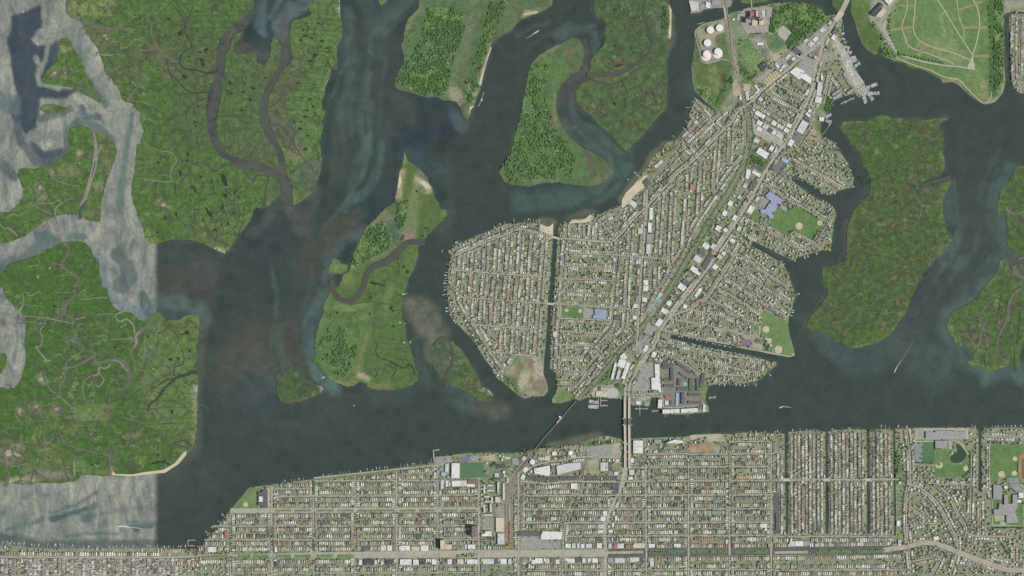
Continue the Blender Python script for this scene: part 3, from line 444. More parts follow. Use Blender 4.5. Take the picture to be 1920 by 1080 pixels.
land('wooded_island', 'T11: 1110,60 1125,80 1135,130 1190,160 1240,200 1290,250 1300,300 1330,350 1345,410 1370,440 1390,490 1430,495 1440,530 1400,570 1370,600 1330,640 1280,690 1260,722 1215,770 1220,830 1195,910 1170,960 1140,1020 1125,1078 | T12: 1125,0 1100,80 1090,160 1095,230 1120,290 1125,370 1150,420 1170,500 1190,570 1210,640 1215,690 1170,730 1100,750 1020,765 940,765 870,755 835,740 830,715 790,705 760,715 740,730 690,740 620,715 560,690 520,650 480,600 440,560 425,555 450,500 440,430 450,350 465,290 490,220 510,170 510,110 540,60 565,0 | T11: 610,1078 640,1030 650,990 700,940 720,880 730,820 765,740 790,690 830,620 900,560 960,490 1035,440 1050,380 1065,290 1080,200 1100,140', (86,116,58),
 ST([('T11: 1060,430 1160,410 1130,560 1090,650 1030,760 900,860 720,950 700,960 740,820 780,720 850,620 970,560', 0, 5, (88,120,66), .95, 1), ('T11: 980,590 1030,600 1060,680 1020,720', 6, 6, (84,110,88), .8, 0), ('T12: 460,400 490,250 620,230 800,290 800,440 760,580 690,690 560,670 480,560', 0, 5, (90,124,68), .95, 1), ('T11: 1090,210 1075,330 1065,400', 4, 4, (165,155,125), .85, 0), ('T11: 1220,270 1290,310 1280,340', 5, 4, (190,180,150), .95, 0), ('T11: 1240,220 1280,270', 5, 5, (120,118,100), .8, 0), ('T11: 950,520 990,550 900,590', 6, 5, (128,118,96), .7, 0), ('T11: 900,560 820,630 780,720', 2, 3, (130,120,98), .7, 0),
  ('T11: 1200,280 1120,620 1090,680', 3, 4, (120,128,86), .7, 0), ('T11: 1240,330 1180,480 1170,660', 7, 7, (116,132,78), .7, 0), ('T11: 1110,70 1110,130', 5, 5, (128,140,76), .7, 0), ('T11: 1140,690 1160,690', 9, 4, (138,126,108), .9, 0), ('T11: 1300,500 1350,600', 14, 14, (88,112,58), .5, 0), ('T11: 1410,510 1430,510', 4, 6, (112,132,70), .7, 0), ('T11: 840,880 1080,770', 3, 4, (116,128,84), .7, 0), ('T11: 650,1000 700,1010', 8, 8, (116,136,70), .6, 0),
  ('T11: 1180,780 1170,920', 6, 8, (98,126,58), .6, 0), ('T12: 600,140 700,150 850,130 860,210 740,240', 4, 5, (112,138,70), .7, 0), ('T12: 980,130 940,280', 4, 5, (110,136,70), .6, 0), ('T12: 1010,0 980,60', 6, 6, (110,130,72), .6, 0), ('T12: 840,320 790,540 740,690', 3, 4, (122,122,84), .7, 0), ('T12: 780,650 840,680', 4, 4, (165,155,130), .9, 0), ('T12: 560,690 720,735', 3, 4, (150,140,106), .6, 0), ('T12: 860,740 1000,735', 3, 4, (130,126,90), .6, 0), ('T12: 1120,420 1190,640', 8, 10, (78,106,58), .5, 0), ('T12: 540,60 480,280', 3, 4, (114,128,80), .6, 0), ('T12: 900,100 900,260', 10, 12, (90,108,66), .5, 0)]), SHORE)
land('marsh_islet', 'T11: 590,855 630,870 640,900 685,905 690,935 650,970 610,975 580,970 540,965 545,930 570,880', (100,128,66), [], SHORE)
land('marsh_island', 'T12: 150,640 200,625 250,600 280,590 320,620 360,680 420,710 480,735 510,755 490,790 440,810 380,830 310,855 240,865 190,850 160,790 150,700', (74,102,58), ST([('T12: 490,740 495,770', 3, 3, (165,150,125), .9, 0), ('T12: 160,660 220,640', 4, 4, (84,92,72), .6, 0), ('T12: 250,640 340,700', 6, 8, (70,88,62), .6, 0), ('T12: 240,860 380,830', 2, 2, (120,104,84), .7, 0)]), MARSH_R)
land('marsh_island', 'T12: 1310,440 1340,400 1380,365 1420,380 1470,400 1530,450 1580,520 1630,600 1660,670 1700,740 1750,770 1780,800 1770,840 1730,855 1660,845 1610,800 1560,770 1500,745 1450,720 1420,710 1380,670 1340,610 1315,520', (80,106,58), ST([('T12: 1350,420 1400,500 1400,640', 14, 12, (88,98,76), .8, 0), ('T12: 1550,530 1580,560', 5, 6, (96,84,66), .7, 0), ('T12: 1480,410 1560,500 1640,650', 3, 4, (100,130,62), .6, 0), ('T12: 1650,690 1560,720', 8, 8, (104,104,74), .6, 0), ('T12: 1740,770 1775,800', 1.5, 2, (190,185,165), .9, 0), ('T12: 1690,755 1705,750', 2, 2, (190,180,160), .9, 0), ('T12: 1600,800 1740,840', 7, 8, (78,108,54), .6, 0)]), MARSH_R)
land('marsh_island', 'T30: 530,950 570,910 640,905 740,910 790,890 820,870 880,865 930,890 990,890 1060,915 1150,905 1240,890 1330,880 1350,890 1340,905 1290,930 1282,970 1300,990 1325,960 1310,1078 | T31: 1310,0 1330,10 1305,70 1330,150 1320,200 1270,240 1200,270 1160,300 1230,310 1310,290 1368,262 1375,290 1340,350 1310,420 1310,500 1320,570 1340,660 1360,710 1380,720 1340,770 1290,830 1240,880 1220,915 1200,910 1145,965 1165,988 1120,1040 1115,1078 | T32: 1110,0 1080,60 1055,110 1040,170 1010,220 960,290 930,340 880,370 830,400 780,420 740,430 690,450 620,455 580,430 550,400 510,415 480,370 450,340 400,335 340,320 320,335 310,300 280,290 300,240 340,190 380,150 420,90 440,60 450,0 | T31: 420,1078 405,1000 405,930 480,915 540,890 590,870 590,780 590,680 600,600 640,500 690,450 740,400 770,340 770,250 740,200 710,160 700,90 670,40 640,0 | T30: 620,1078 590,1030 550,980', (77,106,50),
 ST([('T30: 560,920 900,870 1300,890', 4, 5, (104,122,62), .6, 0), ('T31: 1310,60 1290,210', 3, 5, (112,128,66), .6, 0), ('T31: 1350,290 1310,400 1320,600 1370,710 1240,890', 3, 5, (110,130,64), .6, 0), ('T32: 1090,60 930,340 780,415 620,450', 3, 5, (106,128,60), .6, 0), ('T31: 640,480 600,620 600,760', 4, 6, (106,108,74), .6, 0), ('T32: 340,190 440,80', 3, 5, (104,106,76), .6, 0),
  ('T31: 930,600 960,600', 6, 5, (99,99,71), .85, 0), ('T31: 750,510 800,560', 4, 5, (97,100,71), .8, 0), ('T31: 810,580 820,600', 4, 5, (99,103,74), .7, 0), ('T31: 910,440 980,410', 4, 4, (100,105,73), .6, 0), ('T31: 850,295 860,295', 3, 4, (99,87,60), .8, 0), ('T31: 1040,330 1060,330', 4, 5, (94,91,65), .7, 0), ('T31: 1070,250 1100,270', 5, 6, (100,102,88), .7, 0), ('T31: 1190,170 1210,180', 4, 5, (97,100,72), .8, 0), ('T31: 1180,370 1250,350', 8, 7, (92,98,76), .7, 0), ('T31: 1120,860 1130,860', 4, 5, (99,92,62), .7, 0), ('T31: 920,1000 980,980', 4, 5, (95,91,62), .7, 0), ('T31: 720,1020', 4, 6, (91,87,61), .8, 0), ('T31: 520,1040 540,1040', 5, 6, (94,93,63), .7, 0), ('T31: 1060,1000 1080,1000', 5, 6, (89,96,71), .7, 0), ('T31: 680,890 690,920', 5, 7, (92,94,64), .6, 0), ('T31: 950,835', 4, 5, (95,93,64), .7, 0), ('T31: 1260,680 1280,750', 5, 8, (91,96,66), .5, 0), ('T31: 800,430 820,430', 4, 6, (93,99,67), .5, 0), ('T31: 850,820 830,830', 4, 6, (92,96,65), .5, 0),
  ('T30: 1130,970 1160,980', 5, 6, (91,96,66), .6, 0), ('T31: 720,0 700,60', 6, 7, (91,97,68), .6, 0), ('T30: 1300,920 1310,940', 4, 4, (90,97,78), .8, 0), ('T32: 970,110 1020,40', 4, 5, (100,96,64), .7, 0), ('T32: 990,190', 5, 5, (95,90,61), .9, 0), ('T32: 580,200', 6, 7, (90,90,61), .7, 0), ('T32: 840,240 850,310', 4, 5, (98,99,69), .8, 0), ('T32: 480,280 510,260', 4, 5, (98,101,73), .7, 0), ('T32: 710,180 730,170', 3, 4, (99,103,73), .7, 0), ('T32: 780,380', 4, 5, (95,93,63), .7, 0), ('T32: 690,410', 4, 6, (97,94,63), .6, 0), ('T32: 780,50', 3, 4, (94,93,63), .8, 0)]), MARSH_R)
land('marsh_island', 'T31: 1920,130 1880,160 1845,180 1840,230 1810,270 1800,310 1750,340 1735,400 1720,470 1715,540 1730,550 1760,500 1790,530 1785,560 1800,640 1785,720 1800,770 1850,830 1920,855', (78,108,52), ST([('T31: 1870,200 1900,190', 6, 6, (93,100,69), .7, 0), ('T31: 1760,370 1760,410', 3, 4, (103,103,71), .7, 0), ('T31: 1750,340 1725,500', 3, 4, (110,124,66), .6, 0), ('T31: 1870,560 1870,600', 5, 6, (94,99,67), .6, 0)]), MARSH_R)
land('marsh_island', 'T31: 1740,880 1770,862 1800,880 1820,930 1845,960 1880,900 1920,870 | T32: 1920,380 1910,420 1900,460 1890,530 1880,590 1850,600 1810,575 1750,600 1680,625 1650,630 1600,590 1530,580 1495,560 1530,540 1540,500 1510,470 1450,460 1410,430 1400,380 1370,350 1345,300 1355,230 1380,180 1420,155 1470,145 1520,110 1570,70 1610,0 | T31: 1620,1078 1640,1050 1690,1000 1720,950', (79,110,52),
 ST([('T31: 1740,880 1700,1000 1640,1050', 3, 4, (110,130,70), .6, 0), ('T32: 1350,250 1380,360 1450,450 1520,560 1660,620 1800,580', 3, 4, (114,136,64), .6, 0), ('T32: 1440,190', 4, 5, (93,94,66), .8, 0), ('T32: 1590,240', 6, 5, (91,96,71), .8, 0), ('T32: 1520,290', 5, 5, (98,94,65), .8, 0), ('T32: 1730,260', 5, 5, (93,90,63), .9, 0), ('T32: 1755,185', 5, 5, (93,96,67), .8, 0), ('T32: 1695,130', 4, 5, (100,96,67), .8, 0), ('T32: 1540,370 1520,340', 6, 6, (95,99,73), .7, 0), ('T32: 1440,440 1480,470', 6, 6, (93,99,75), .7, 0), ('T32: 1640,360 1640,420', 6, 5, (91,96,71), .8, 0), ('T32: 1570,170', 4, 5, (94,96,66), .6, 0), ('T32: 1870,160 1870,60', 5, 6, (93,96,67), .6, 0), ('T32: 1700,530 1720,550', 5, 6, (95,99,69), .6, 0), ('T31: 1860,1040', 4, 5, (103,101,68), .7, 0), ('T31: 1830,900 1920,1010', 5, 4, (95,100,78), .8, 0), ('T31: 1780,870 1800,900', 4, 5, (104,108,92), .7, 0)]), MARSH_R)
# ------------------------------------------------------------------ creeks, ditches and pools in the marsh
CREEK = {'p': flat('pale_creek_mud', (134,132,118), .2, .03), 'm': flat('creek_mud', (106,105,92), .2, .03), 'd': flat('dark_creek', (68,70,62), .2, .03),
         's': flat('slate_creek', (82,83,74), .15, .02), 'k': flat('black_pool', (56,60,48), .25, .05), 'w': flat('creek_water', (78,82,84), .15, .02),
         't': flat('ditch', (68,80,54), .25, .05), 'b': flat('bare_panne', (108,102,80), .3, .03), 'o': flat('pale_panne', (158,150,130), .3, .03)}
_cz = [2.06]
def creek(spec, w, mat='m', name='tidal_creek', wig=True):
    pts = P(spec); _cz[0] += 0.006
    p = smooth(pts, 2.5)
    if wig and len(p) > 4: p = p+np.random.normal(0, 0.16, p.shape)
    w = [q*.85 for q in w] if isinstance(w, (list, tuple)) else w*.85
    v, f, a, b, _ = ribbon(p, 1, _cz[0], taper=w if isinstance(w, (list, tuple)) else [w, w], sm=False)
    structure(link(name, mesh(name, v, flip_up(v, f), CREEK[mat])))
C = creek
# western marsh
C('T00: 610,165 650,165 720,195 790,210 850,215 900,205 970,235 1030,265 1060,300 1140,345 1170,360', [7,8,7,6,4,3.5,3,2.5,2,2], 'm')
C('T00: 860,200 850,160 815,145 810,80 840,40 890,30 930,0', [2,1.6,1.6,1.6,1.6,1.4], 'm'); C('T00: 920,195 1030,120', .9, 'm'); C('T00: 940,0 970,50', .9, 'm')
C('T00: 1110,10 1165,100 1190,150 1145,170 1135,240 1150,300 1170,345', [1.2,1.4,1.6,2.4,3,3.2,3], 'm'); C('T00: 1165,100 1240,40 1190,20', .9, 'p'); C('T00: 1140,175 1100,130', .9, 'p')
C('T00: 1180,350 1230,420 1290,440 1340,470', [4,6,4,3], 'm'); C('T00: 1190,330 1250,310 1280,290', 1, 'd')
C('T00: 1060,300 1000,300 960,350 910,360 905,320 850,310 830,325', [1.8,1.5,1.5,1.3,1.2], 'p'); C('T00: 1150,370 1080,380 1040,370', 1.2, 'p'); C('T00: 760,410 830,415 880,405 920,425', [3,2.4,1.6,1], 'p')
C('T00: 1080,420 1085,500 1040,545 960,520 880,570', [1.6,2.2,3,1.4,1], 'm'); C('T00: 1070,550 1080,600 1010,680 960,750', [5,5,5,6], 'm'); C('T00: 1060,540 1110,600', 1, 'p')
C('T00: 990,755 1080,770 1190,805', [1.2,1,.8], 'p'); C('T00: 1080,890 1190,915', .9, 'p')
C('T00: 1250,430 1270,540 1330,600 1390,670 1450,700 1560,690', [2,2.2,2.6,3,3,4], 'd'); C('T00: 1340,470 1370,400 1430,360 1430,320 1400,260 1385,210 1420,120 1450,40', [4,3.6,3.2,3,2.6,2.4,1.8,1.2], 'd'); C('T00: 1340,470 1390,515 1470,525 1560,550 1640,530', [4,4.4,4.4,5,5], 'd')
C('T00: 1395,190 1340,90 1260,0', [1.6,1.4,1], 'd'); C('T00: 1380,350 1270,200 1230,150', .9, 't'); C('T00: 1420,140 1300,0', .9, 't')
C('T00: 1540,735 1440,790 1405,830 1400,920 1440,980 1410,1000', [3,2,1.6,1.4,1], 'd'); C('T00: 1640,870 1800,870 1920,890 | T10: 20,900', [4,4,3.4,2], 's'); C('T00: 1700,900 1740,1000', [4,1.5], 's')
for y, xa, xb in ((85,1460,1860),(120,1450,1820),(165,1430,1770),(210,1400,1720),(258,1420,1680)): C('T00: %d,%d %d,%d' % (xa, y, xb, y-8), .9, 't', 'marsh_ditch', False)
for x in (1345,1395,1440): C('T00: %d,0 %d,%d' % (x-40, x+60, 130), .8, 't', 'marsh_ditch', False)
C('T00: 1440,410 1600,425', .8, 't', 'marsh_ditch'); C('T00: 1200,640 1340,640', .8, 't', 'marsh_ditch'); C('T00: 1000,650 1120,690', .8, 't', 'marsh_ditch'); C('T00: 1290,860 1400,865', .8, 't', 'marsh_ditch'); C('T00: 1260,790 1390,800', .8, 't', 'marsh_ditch')
for y0, xa, xb in ((110,280,560),(150,290,620),(190,290,600),(235,270,640),(270,270,620),(340,560,610),(480,350,560),(505,350,545),(530,340,550),(560,330,545),(600,280,530),(640,270,520),(660,260,510),(690,255,515),(770,240,490),(910,300,480),(930,320,495)):
    C('T10: %d,%d %d,%d' % (xa, y0-22, xb, y0), .9, 't', 'marsh_ditch', False)
C('T10: 240,640 160,770 80,805', [1.4,2,2.4], 's'); C('T10: 410,410 520,420 560,510 590,520', [1.2,1.4,2,3], 'd')
C('T01: 1350,290 1400,230 1440,160 1500,140 1560,165 1610,205 1650,180 1690,150 1760,160 1820,190 1850,230 1900,275 | T11: 0,235 40,235 100,240', [3.4,3.2,3.2,3.4,3.4,3.4,3.4,3.6,3.8,4,4], 's')
C('T11: 95,240 80,320 60,430 40,485', [3,3,4,5], 's'); C('T01: 1280,280 1350,290', [3,3.5], 'm'); C('T01: 1280,280 1285,190 1325,130 1280,65 1190,50 1160,30', [1.6,1.8,2,1.8,1.5,1], 'p'); C('T01: 1280,285 1190,280 1080,265', [2,1.4,1], 'p'); C('T01: 1200,280 1180,340 1190,370', .9, 'p'); C('T01: 1245,290 1250,390', .8, 'p'); C('T01: 1170,230 1270,240', .8, 'p'); C('T01: 1020,190 1100,170', 1, 'p'); C('T01: 1000,300 1080,265', 1, 'm')
C('T01: 1725,770 1680,745 1620,725 1620,700 1680,675 1740,650 1780,590 1800,500 1760,450 1710,460 1715,510 1660,530 1640,580 1560,585', [3.6,3,2.8,2.6,2.6,2.6,2.6,2.6,2.4,2,2,1.6], 's'); C('T01: 1755,440 1760,370 1775,340 1740,385 1690,350 1660,400', [1.8,1.5,1.2,1], 'd')
for s in ('1355,300 1355,420', '1500,160 1560,290 1620,380', '1440,250 1380,420', '1460,440 1460,560', '1520,410 1600,500', '1790,370 1870,380', '1440,600 1460,690', '1530,620 1600,690', '1440,0 1440,150', '1520,60 1600,70'): C('T01: '+s, .8, 't', 'marsh_ditch', False)
C('T11: 370,130 320,60 280,0 | T10: 290,1080 200,960 140,920', [3,3,3,4,2], 's'); C('T11: 480,60 390,130 320,170 250,215', [1.2,1.6,1.4,1.4], 's'); C('T11: 60,0 80,100 100,150', .9, 't')
# inner western islands
C('T00: 700,985 715,1050 | T01: 720,40 710,160 670,300 640,400 600,500 590,560', [5,6,10,10,9,8,9,8], 'p'); C('T01: 760,0 735,70', [2,3], 'p'); C('T01: 715,130 690,250', [3,1.5], 'w'); C('T01: 655,420 600,500 605,560', [3,7,8], 'w')
C('T01: 580,115 640,65 690,75', .9, 'm'); C('T01: 600,320 500,300 400,265', 1.2, 'p'); C('T01: 590,310 610,280 580,240 530,280', .9, 'p'); C('T01: 610,410 500,385 380,380', .9, 'm'); C('T01: 230,200 330,290', .9, 'p'); C('T01: 150,230 240,310', .8, 'm'); C('T01: 630,500 690,540', 1.2, 'p')
C('T01: 420,540 415,490 460,440 430,420 395,445 280,440', [4,3,2,1.6,1], 'p'); C('T01: 390,525 320,500 270,460', [2,1.4,1], 'p'); C('T01: 20,560 70,540 110,520 130,540 185,520', 1.3, 'p'); C('T01: 0,600 30,630 80,640 130,690', [2,2.4,2.4,3], 'p'); C('T01: 820,120 825,200', 1.4, 'p')
# southern-west marsh
C('T01: 480,740 515,780 495,850 460,910 520,960 580,1000 585,1040 540,1080 | T02: 540,0 565,45 500,120 490,190 550,240 540,290 575,350 560,390 610,440 640,470 700,480 720,570', [6,5,4.4,5,4.6,4.4,4.4,5,5,5,5,4.6,4.2,4,3.4,2.6,3,4,5], 'm')
C('T01: 520,985 430,990 420,1010', 1, 'p'); C('T01: 455,905 400,895', 1, 'p'); C('T01: 200,920 260,910 300,900 270,850', 1.2, 'p')
C('T02: 530,35 440,35 410,30', 1.2, 'p'); C('T02: 320,70 290,30 230,60 200,35 170,40 180,100 150,170', [1.2,1.2,1.4,1.6,2,3,5], 'p'); C('T02: 180,125 290,135', .9, 'p'); C('T02: 180,210 330,225 550,265', [2.4,2,1.6], 'p'); C('T02: 190,250 330,268', 1.2, 'p'); C('T02: 340,240 335,280 300,320 320,380 300,440 270,440 340,530 380,545', [2,2,2,2,2.4,3,4,3], 'p'); C('T02: 340,540 350,550', 8, 'p'); C('T02: 390,540 390,480 430,435', .9, 'm')
C('T02: 560,235 640,220', [2,2.4], 'p'); C('T02: 575,320 720,305 850,290 900,250', [1.2,1.4,1.8,3], 'm'); C('T02: 580,370 800,345 1000,325', 1.1, 'm'); C('T02: 740,395 1000,375', [1,1.6], 'p'); C('T02: 600,88 760,72 800,75', [1.4,2,3], 'p'); C('T02: 720,205 860,190', [1,1.6], 'p'); C('T02: 780,210 850,290', 1.2, 'm'); C('T02: 500,210 400,195', .9, 'm'); C('T02: 410,260 412,380', .8, 't'); C('T02: 780,435 870,430', .9, 'm'); C('T02: 835,430 845,520', 1, 'm'); C('T02: 735,540 740,440', .9, 'm'); C('T02: 940,460 940,550', .9, 'm')
C('T02: 925,150 920,180 870,200 880,240 910,250 950,235 1000,280 1010,340', [4,3.4,3,3,3.4,3.6,3.6,4], 'p')
C('T02: 1130,200 1135,270 1070,310 1020,350 1030,410 990,460 990,510 1010,580 1005,640 970,690', [7,7,7,8,7,6,5.4,5,5,5], 'm'); C('T02: 1050,330 1020,360 1025,400 1005,450', [3,5,5,3], 'p')
C('T02: 970,680 950,590 900,545 830,540 760,560 720,575', [5,7,8,8,6,5], 'm'); C('T02: 960,630 900,560 840,540', [2,3,2], 'p'); C('T02: 720,480 700,510 620,560 560,590 500,600 485,680 450,730 450,800', [5,6,6,5,4,4,4,3], 'm'); C('T02: 630,465 550,520 500,560 490,610', 1.8, 'p')
C('T02: 450,810 500,860 555,910 580,980 650,990 700,985 820,980', [2.4,2,1.6,1.6,1.4,1.2], 'p'); C('T02: 450,805 390,840', 1.4, 'p'); C('T02: 400,860 330,890', 1, 'p'); C('T02: 690,1000 680,1030 550,1035', 1, 'p')
C('T02: 970,690 945,750 880,760 840,770 820,830 826,1000 826,1080', [3.4,3.4,3,3,2,1,.9], 'm'); C('T02: 830,570 800,600 740,600 745,640 700,660', [4,3,3,4,3], 'p'); C('T02: 700,650 640,690 620,740 630,800 650,860', [2,1.8,1.8,1.6,1], 'p'); C('T02: 750,650 780,690 740,740 715,725', [2,2.4,3,1.5], 'p'); C('T02: 985,690 1090,695 1150,680 1180,690 1170,660', [1.4,1.4,1.4,1.2], 'm'); C('T02: 1100,705 1080,745 1040,740', 1.2, 'p'); C('T02: 1040,615 1080,620', .9, 'p')
C('T02: 1030,430 1080,430 1140,420 1165,450 1130,500 1145,530 1200,515 1230,540 1215,590 1260,610 1300,600 1300,660', [2.4,2.6,2.6,2.6,2.4,2.6,2.8,3,3,3,3,4], 'm'); C('T02: 1080,440 1085,500 1060,520 1045,490 1070,450', 1.6, 'p'); C('T02: 1085,390 1080,430', 2, 'p'); C('T02: 1160,488 1200,485', .8, 'p')
C('T02: 1480,630 1440,630 1400,650 1330,670 1270,720 1230,760 1190,820 1130,870 1110,930', [9,8,7,6,5,5,5,4,2], 'd'); C('T02: 1310,660 1310,600 1370,570 1380,510 1360,460', [3,2.4,2,1.6,1], 'd'); C('T02: 1310,680 1230,700 1180,740 1130,750', [3,2.4,2,1.6], 'd'); C('T02: 1290,640 1200,680 1140,720', [2,2,1.4], 's'); C('T02: 1110,930 1160,930 1210,950 1220,990 1130,1040', [1.6,1.6,1.4,1.6], 'm')
for y in (790,835,890,970,1010,1060): C('T02: 1000,%d 1460,%d' % (y+20, y), .7, 't', 'marsh_ditch', False)
for s in ('600,130 900,110', '590,40 780,35', '460,75 540,75', '440,300 540,300', '180,590 240,600', '170,680 220,700', '460,660 700,660', '640,600 740,600', '1180,850 1180,900'): C('T02: '+s, .8, 't', 'marsh_ditch', False)
C('T02: 885,920 920,940 950,980 1050,1000', 1.1, 'p'); C('T02: 1080,1050 1050,1080', 1.4, 'p'); C('T03: 420,0 430,50 500,95 590,120 690,150 780,165 825,175', [1.4,1.8,2.2,2.6,2.8,3,3.4], 'm'); C('T03: 780,160 860,100', [2,1.4], 'm'); C('T03: 820,160 825,230 830,325', [8,5,5], 'm'); C('T03: 830,160 885,162', [1.6,.8], 'm'); C('T03: 840,250 840,310', [2,3], 'p')
C('T03: 25,150 45,250 65,330 40,410', [4,5,6,8], 'm'); C('T03: 160,0 150,90 90,100 110,130', [1,1.6,2,2], 'p'); C('T03: 555,210 560,330', [3,5], 'p'); C('T03: 80,260 210,235', 1.4, 'p'); C('T03: 1430,100 1370,65 1250,110', [2.4,2,1], 'd'); C('T03: 1030,20 970,40 960,80', 1.2, 'p')
# mid islands
C('T11: 1260,737 1150,738 1070,800 980,880 890,915 835,970 805,1080 | T12: 790,20 740,80 690,100 620,75 580,10 560,-60', [16,13,15,17,17,14,13,12,12,12,11,10], 's'); C('T11: 1270,734 1160,736 1110,760', [6,5,2], 'w'); C('T11: 1110,680 1090,720', [6,6], 's')
C('T12: 920,400 900,480 940,530 1000,545 1060,580 1110,600 1150,570 1180,600 1190,650', [1.4,1.6,1.8,2,2.4,2.6,2.8,3.6,6], 'd'); C('T12: 1060,590 1010,560 1010,590 1050,610 1020,670', [1.6,1.8,1.8,1.6,1.2], 'd'); C('T12: 1040,510 1060,540 1110,530 1140,550', 1.2, 'd'); C('T12: 890,600 910,640 890,670', [1.4,1.6,3], 'd'); C('T12: 900,590 960,610 1000,640', 1.1, 'd'); C('T12: 930,370 1120,400', 1, 't'); C('T12: 940,420 1110,420', .9, 't')
C('T12: 1450,400 1475,480 1470,570 1420,660 1430,740', [3,5,6,7,8], 's'); C('T12: 1330,440 1370,380 1410,370 1460,410', [3,3,4,4], 's'); C('T12: 1560,750 1620,730', [4,2], 'm')
C('T12: 290,780 310,820 320,850', .9, 'm'); C('T12: 200,780 260,740', .9, 't')
C('T12: 870,60 840,100 700,125', 1.2, 'd')
# north-east marsh
C('T20: 560,565 700,560 800,552 900,495 1010,415 1040,360 1045,280 1010,180 985,100 1000,0 1010,-40', [14,11,11,9,8,8,6,6,5,4,4], 's'); C('T20: 590,580 650,620 730,635 800,615 850,595 900,550 960,500', [6,5,4,3.4,2.6,2,1.4], 's'); C('T20: 820,610 860,680 840,720 860,780 910,800', [1.6,1.6,1.4,1.2], 'd'); C('T20: 860,680 960,640 1050,540', 1.1, 'd')
for s in ('640,120 980,60', '700,300 1010,260', '700,100 960,140', '660,430 700,480', '760,190 740,240 790,180', '880,340 930,440', '620,60 760,40'): C('T20: '+s, .9, 't')
C('T11: 1060,830 1080,990', 1, 't')
# eastern marsh
C('T31: 1370,250 1290,270 1200,295 1150,330 1110,400 1040,460 1015,500', [11,9,8,7,5,3.4,2], 's'); C('T31: 1110,395 1150,470 1135,550 1115,600', [3,3.4,2.6,2], 'm'); C('T31: 1005,470 985,370 990,310', [2.4,3,1.4], 'm'); C('T31: 980,340 930,380 870,380', 1.2, 'd'); C('T31: 1115,360 1095,300', 1.2, 'd')
C('T31: 1115,590 1070,570 1060,600 1000,620 1000,660 1005,700 970,750', [1.6,1.4,1.4,1.3,1.2], 'm'); C('T31: 1145,640 1160,740 1170,810 1215,870 1200,915', [1.4,2,2.2,2.6,3], 'm'); C('T31: 1140,970 1100,950 1040,940 1000,990 960,1030 880,1070', [4,3.6,3.4,3.4,3,1.4], 's'); C('T31: 590,930 620,920 650,840 730,820 760,890 770,960 780,1000', [5,5,4,3,2.4,2,1.4], 's'); C('T31: 575,870 575,960 570,1000', [4,3,2], 's'); C('T31: 725,800 700,770 665,770 690,730', 1.5, 'm'); C('T30: 1290,1000 1240,1050 1200,1030 1160,1010 1140,1050', [4,4,3.4,3,1.6], 'm'); C('T30: 1070,930 1060,980 1010,1010', [1.6,1.3,1], 'd'); C('T31: 1190,0 1150,70 1110,90', [3,1.6,1], 'm')
C('T32: 545,360 620,290 680,240', [3,2.6,2], 'm'); C('T32: 550,350 560,400 550,415', [4,4.6,4.6], 's'); C('T32: 320,300 420,210 500,150', [2.4,2,1], 'm'); C('T32: 500,150 700,10', .9, 't'); C('T32: 830,0 820,60 770,130 720,110 710,60', [2.4,2.6,2.4,1.6], 'm'); C('T31: 880,480 980,420', 1, 'd'); C('T32: 640,100 760,30', .9, 't')
for s in ('700,720 860,690 1100,650', '650,350 900,200', '820,200 1060,120', '800,700 1000,600', '680,640 860,560', '640,980 800,900', '900,960 1100,880', '480,960 560,1060'): C('T31: '+s, .8, 't')
C('T31: 1780,480 1840,525 1920,505', [8,6,5], 'm'); C('T31: 1840,910 1870,980 1940,1010', [12,9,7], 'm'); C('T31: 1830,950 1840,1060', [3,2], 'm'); C('T31: 1870,860 1940,850', [6,5], 'm')
C('T32: 1660,40 1660,100 1610,170 1635,240 1600,320 1590,400 1560,450', [1.6,2.4,3.4,4.4,5,6,9], 'm'); C('T32: 1900,0 1830,60 1800,150 1800,220 1760,300 1730,360 1715,450 1740,520 1810,550', [5,6,6,6,5.4,4.6,3.4,3,4], 'm'); C('T32: 1560,450 1480,350 1430,370 1450,440', [9,3,3,5], 'm'); C('T32: 1450,445 1510,490 1530,520', [4,9,9], 'w'); C('T32: 1540,350 1520,330 1570,410', 2, 'm'); C('T32: 1640,370 1640,440', [5,7], 'm'); C('T32: 1750,40 1720,220', .9, 't'); C('T32: 1890,180 1870,420', .9, 't'); C('T32: 1620,480 1630,600', 1, 't'); C('T32: 1850,440 1850,590', .9, 't')
# countless little headwater creeks that feather out from every shore and channel
RILLS = []
def rills(spec, n, Ls, mats, w0=1.5):
    n = int(n*1.7); w0 *= 1.15
    poly = np.array(snap_out(P(spec)) if isinstance(spec, str) else spec)
    for _ in range(n):
        for _t in range(30):
            x, y = rnd.uniform(*(poly[:, 0].min(), poly[:, 0].max())), rnd.uniform(poly[:, 1].min(), poly[:, 1].max())
            if inside(np.array([[x, y]]), poly)[0]: break
        a = rnd.uniform(0, 6.28)
        def walk(x, y, a, L, w, d):
            pts = [(x, y)]; turn = rnd.uniform(-.3, .3)
            for k in range(int(L/1.6)):
                turn = turn*.7+rnd.uniform(-.55, .55); a += turn*.6; x += 1.6*math.cos(a); y += 1.6*math.sin(a); pts.append((x, y))
                if d < 2 and rnd.random() < .16: walk(x, y, a+rnd.choice((-1, 1))*rnd.uniform(.6, 1.2), L*.45, w*.62, d+1)
            if len(pts) > 3: RILLS.append((pts, w, rnd.choice(mats)))
        walk(x, y, a, rnd.uniform(*Ls), w0*rnd.uniform(.6, 1.1), 0)
